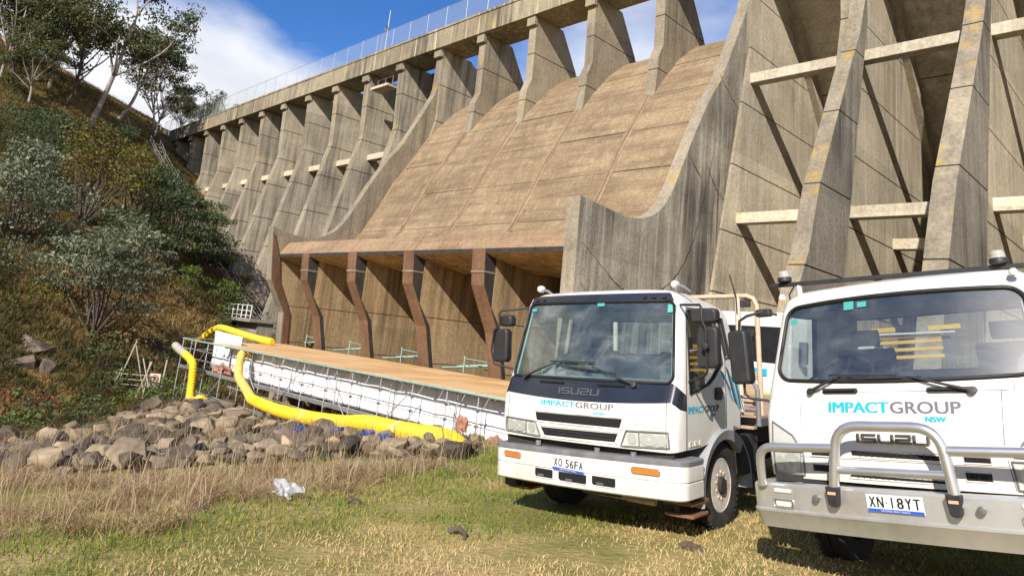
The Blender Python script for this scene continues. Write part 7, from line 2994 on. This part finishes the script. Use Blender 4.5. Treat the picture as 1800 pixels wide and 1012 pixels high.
M['g_lawn'] = blade_mat('lawn_blades', [(0.10, 0.19, 0.022), (0.18, 0.25, 0.036), (0.33, 0.30, 0.075), (0.50, 0.385, 0.15), (0.64, 0.49, 0.25)])
M['g_dry'] = blade_mat('dry_grass_blades', [(0.15, 0.085, 0.045), (0.28, 0.18, 0.095), (0.45, 0.325, 0.19), (0.60, 0.47, 0.31)])
M['g_hill'] = blade_mat('hill_grass_blades', [(0.045, 0.056, 0.016), (0.14, 0.11, 0.034), (0.32, 0.215, 0.08), (0.47, 0.34, 0.16)])


def blades(name, x, y, h, w_, mat, rnd, r, lean=0.5, z=None, seg=2):
    """curved grass blades as strips of quads (last one a point)"""
    n = len(x)
    z = H(x, y) if z is None else z
    a = r.uniform(0, 2 * np.pi, n)
    b = r.uniform(0, 2 * np.pi, n)
    ux, uy = np.cos(a), np.sin(a)
    lx, ly = np.cos(b), np.sin(b)
    ln = lean * h * r.uniform(0.2, 1.0, n)
    P = np.stack([x, y, z - 0.01], -1)
    W = (w_ * r.uniform(0.6, 1.3, n))[:, None]
    U = np.stack([ux, uy, np.zeros(n)], -1)
    V = []
    for s_ in range(seg):
        f = s_ / seg
        c = P + np.stack([lx * ln * f ** 2, ly * ln * f ** 2, h * f * (1 - 0.15 * f)], -1)
        V += [c - U * W * (1 - 0.6 * f), c + U * W * (1 - 0.6 * f)]
    V.append(P + np.stack([lx * ln, ly * ln, h * 0.87], -1))
    V = np.stack(V, 1)                       # n, 2*seg+1, 3
    m = 2 * seg + 1
    base = (np.arange(n) * m)[:, None]
    tri = []
    for s_ in range(seg - 1):
        k = 2 * s_
        tri += [[k, k + 1, k + 3], [k, k + 3, k + 2]]
    k = 2 * (seg - 1)
    tri += [[k, k + 1, k + 2]]
    F = (base[:, None, :] + np.array(tri)[None]).reshape(-1, 3)
    me = np_mesh(name, V.reshape(-1, 3), F, 3, mat, {'rnd': np.repeat(np.clip(rnd, 0, 1), m)})
    return link(name, me)


def lawn_edge(y):
    """x of the boundary between mown grass (right) and long dry grass (left)"""
    return np.interp(y, [-6, 1.7, 2.6, 3.4, 4.4, 5.2, 6.3, 7.6, 9.5, 12], [-8.2, -7.4, -7.1, -7.6, -7.9, -7.8, -7.8, -8.1, -9.2, -10])


r = np.random.default_rng(3)
n = 260000
yy = r.uniform(-1.0, 12.0, n)
xx = r.uniform(-12.0, 2.0, n)
dist = np.hypot(xx, yy)
le = lawn_edge(yy) + 0.5 * vnoise(xx * 1.3, yy * 1.3, 9)
keep = (xx > le - 0.6 - r.exponential(0.5, n)) & (r.uniform(0, 1, n) < np.clip(5.0 / dist, 0.25, 1) ** 1.3)
keep &= ~((dist < 2.2))
xx, yy, dist = xx[keep], yy[keep], dist[keep]
patch = vnoise(xx * 0.55, yy * 0.55, 21) + 0.6 * vnoise(xx * 1.7, yy * 1.7, 22)
bare = vnoise(xx * 0.9, yy * 0.9, 31) + 0.5 * vnoise(xx * 2.3, yy * 2.3, 32)
k2 = r.uniform(0, 1, len(xx)) < np.clip(1.0 - 3.0 * (bare - 0.10), 0.06, 1)
xx, yy, dist, patch = xx[k2], yy[k2], dist[k2], patch[k2]
le = lawn_edge(yy)
# greener towards the long grass, straw-coloured in the wheel tracks
green = np.clip(0.26 - (xx - le) * 0.10, -0.12, 0.24) + 1.15 * patch
rnd = np.clip(0.61 - 1.0 * green + r.normal(0, 0.17, len(xx)), 0, 1)
hh = np.clip(0.03 + 0.038 * r.uniform(0, 1, len(xx)) + 0.07 * np.clip(green, 0, 1) * r.uniform(0, 1, len(xx)), 0.03, 0.22)
o = blades('lawn_grass', xx, yy, hh, 0.0026 + 0.0004 * dist, M['g_lawn'], rnd, r, 0.9)
tag(o, 'short patchy green and straw coloured grass around the trucks', None, None, 'stuff')

# long dry grass between the lawn and the rocks
n = 95000
yy = r.uniform(-3.0, 11.5, n)
xx = r.uniform(-20.0, -6.5, n)
le = lawn_edge(yy) + 0.6 * vnoise(xx * 1.1, yy * 1.1, 9)
rock_near = np.interp(yy, [-3, 2.3, 3.1, 4.2, 5.8, 7.4, 8.0, 9.3], [-16, -13.2, -11.7, -11.3, -11.0, -10.3, -9.4, -9.6])
inr = (xx < le) & (xx > rock_near - 0.2 - r.exponential(0.55, n))
dens = np.clip(0.6 + 1.6 * vnoise(xx * 0.8, yy * 0.8, 41) + 0.9 * vnoise(xx * 2.6, yy * 2.6, 44), 0.08, 1)
keep = inr & (r.uniform(0, 1, n) < dens)
xx, yy = xx[keep], yy[keep]
tall = np.clip(0.5 + 0.9 * vnoise(xx * 0.6, yy * 0.6, 42), 0.15, 1.1)
edge = np.clip((lawn_edge(yy) - xx) / 1.4, 0.25, 1) * np.clip((xx - np.interp(yy, [-3, 2.3, 3.1, 4.2, 5.8, 7.4, 8.0, 9.3], [-16, -13.2, -11.7, -11.3, -11.0, -10.3, -9.4, -9.6])) / 2.4 + 0.35, 0.25, 1)
hh = (0.09 + 0.34 * tall * r.uniform(0.35, 1.0, len(xx))) * edge
rnd = np.clip(0.60 + 0.9 * vnoise(xx * 0.9, yy * 0.9, 43) + 0.5 * vnoise(xx * 3, yy * 3, 45) + r.normal(0, 0.2, len(xx)), 0, 1)
o = blades('dry_grass', xx, yy, hh, 0.0040 + 0 * xx, M['g_dry'], rnd, r, 1.6, seg=3)
tag(o, 'long dry straw coloured grass in front of the rock bank', None, None, 'stuff')
# heavier tussocks and flattened straw
nt_ = 420
ty = r.uniform(-1.0, 11.0, nt_)
tx = r.uniform(-15.0, -6.6, nt_)
ok = (tx < lawn_edge(ty) + 0.1) & (tx > np.interp(ty, [-3, 2.3, 3.1, 4.2, 5.8, 7.4, 8.0, 9.3], [-16, -13.2, -11.7, -11.3, -11.0, -10.3, -9.4, -9.6]) + 0.7)
tx, ty = tx[ok], ty[ok]
nb = 70
cx_ = np.repeat(tx, nb) + r.normal(0, 0.10, len(tx) * nb)
cy_ = np.repeat(ty, nb) + r.normal(0, 0.10, len(tx) * nb)
hh = np.repeat(r.uniform(0.10, 0.34, len(tx)), nb) * r.uniform(0.5, 1.1, len(cx_))
tone = np.repeat(r.uniform(0.25, 1.0, len(tx)), nb)
o = blades('grass_tussocks', cx_, cy_, hh, 0.0045 + 0 * cx_, M['g_dry'], np.clip(tone + r.normal(0, 0.15, len(cx_)), 0, 1), r, 2.2, seg=3)
tag(o, 'clumped tussocks and bent straw in the long dry grass', None, None, 'stuff')
# green undergrowth among it
n = 26000
yy = r.uniform(-3.0, 11.5, n)
xx = r.uniform(-16.0, -6.5, n)
le = lawn_edge(yy)
keep = (xx < le + 0.7) & (xx > le - 3.2) & (vnoise(xx * 0.9, yy * 0.9, 51) + r.normal(0, 0.12, n) > -0.06 + 0.10 * (le - xx))
xx, yy = xx[keep], yy[keep]
hh = 0.06 + 0.13 * r.uniform(0, 1, len(xx))
o = blades('green_grass', xx, yy, hh, 0.0052 + 0 * xx, M['g_lawn'], np.clip(0.22 + r.normal(0, 0.16, len(xx)), 0, 1), r, 0.9, seg=3)
tag(o, 'tufts of green grass at the foot of the long dry grass', None, None, 'stuff')
# seed heads
n = 5200
yy = r.uniform(-2.0, 11.0, n)
xx = r.uniform(-17.0, -7.0, n)
le = lawn_edge(yy)
rock_near = np.interp(yy, [-3, 2.3, 3.1, 4.2, 5.8, 7.4, 8.0, 9.3], [-16, -13.2, -11.7, -11.3, -11.0, -10.3, -9.4, -9.6])
keep = (xx < le - 0.3) & (xx > rock_near - 1.2)
xx, yy = xx[keep], yy[keep]
o = blades('seed_stalks', xx, yy, r.uniform(0.3, 0.6, len(xx)), 0.0036 + 0 * xx, M['g_dry'], np.clip(0.75 + r.normal(0, 0.2, len(xx)), 0, 1), r, 0.45, seg=3)
tag(o, 'pale seed stalks standing over the dry grass', None, None, 'stuff')
# grass growing between boulders
n = 16000
xx, yy = r.uniform(-37, -10, n), r.uniform(1.5, 15, n)
keep = np.array([inside(a, b, POLY) for a, b in zip(xx, yy)]) & (vnoise(xx * 0.5, yy * 0.5, 61) > 0.10)
xx, yy = xx[keep], yy[keep]
o = blades('bank_grass', xx, yy, r.uniform(0.3, 0.85, len(xx)), 0.006 + 0 * xx, M['g_dry'], np.clip(0.45 + r.normal(0, 0.25, len(xx)), 0, 1), r, 0.6, seg=3)
tag(o, 'dry grass growing between the boulders', None, None, 'stuff')

# hillside grass in tufts
n = 26000
tx, ty = r.uniform(-125, -43, n), r.uniform(3, 33, n)
xt = -44 - (ty - 15) * 0.55
cov = vnoise(tx * 0.13, ty * 0.13, 71) + 0.5 * vnoise(tx * 0.5, ty * 0.5, 72)
keep = (tx < xt + 3.5) & (r.uniform(0, 1, n) < np.clip(0.75 + 0.9 * cov, 0.2, 1))
tx, ty, cov = tx[keep], ty[keep], cov[keep]
nb = 9
tone = np.clip(0.45 + 1.1 * vnoise(tx * 0.17, ty * 0.17, 73) + r.normal(0, 0.12, len(tx)) - 0.30 * np.clip((tx + 54) / 10, 0, 1), 0, 1)
xx = np.repeat(tx, nb) + r.normal(0, 0.16, len(tx) * nb)
yy = np.repeat(ty, nb) + r.normal(0, 0.16, len(tx) * nb)
hh = np.repeat(r.uniform(0.25, 0.75, len(tx)), nb) * r.uniform(0.6, 1.1, len(xx))
o = blades('hillside_grass', xx, yy, hh, 0.030 + 0 * xx, M['g_hill'], np.clip(np.repeat(tone, nb) + r.normal(0, 0.12, len(xx)), 0, 1), r, 1.0, seg=2)
tag(o, 'tufted brown and green grass covering the hillside', None, None, 'stuff')

# a few clods and sticks on the grass
M['soil'] = plain('soil_clod', (0.10, 0.07, 0.045), 0.95, var=0.4, scale=12, bump=0.4)
for x, y, s_, lab in ((-7.3, 5.0, 0.07, 'dark soil clod at the edge of the long grass'), (-3.55, 6.2, 0.07, 'flat brown clod lying in front of the gap between the trucks'), (-8.0, 3.5, 0.09, 'dark soil patch below the clear plastic sheet')):
    heap('soil_clod', lab, (x, y, float(H(x, y)) + 0.02), (s_ * 1.6, s_, s_ * 0.5), M['soil'], 'clod', int(x * -10))
mb = MB()
mb.tube([(0, 0, 0.03), (0.10, 0.05, 0.07), (0.22, 0.02, 0.05), (0.30, -0.06, 0.03)], [0.028, 0.03, 0.026, 0.012], 7)
o = mb.build('curved_stick', M['bark_dark'], None, 60)
o.location = GH(-5.45, 4.9, 0.0)
tag(o, 'short dark curved stick lying on the mown grass', 'stick')
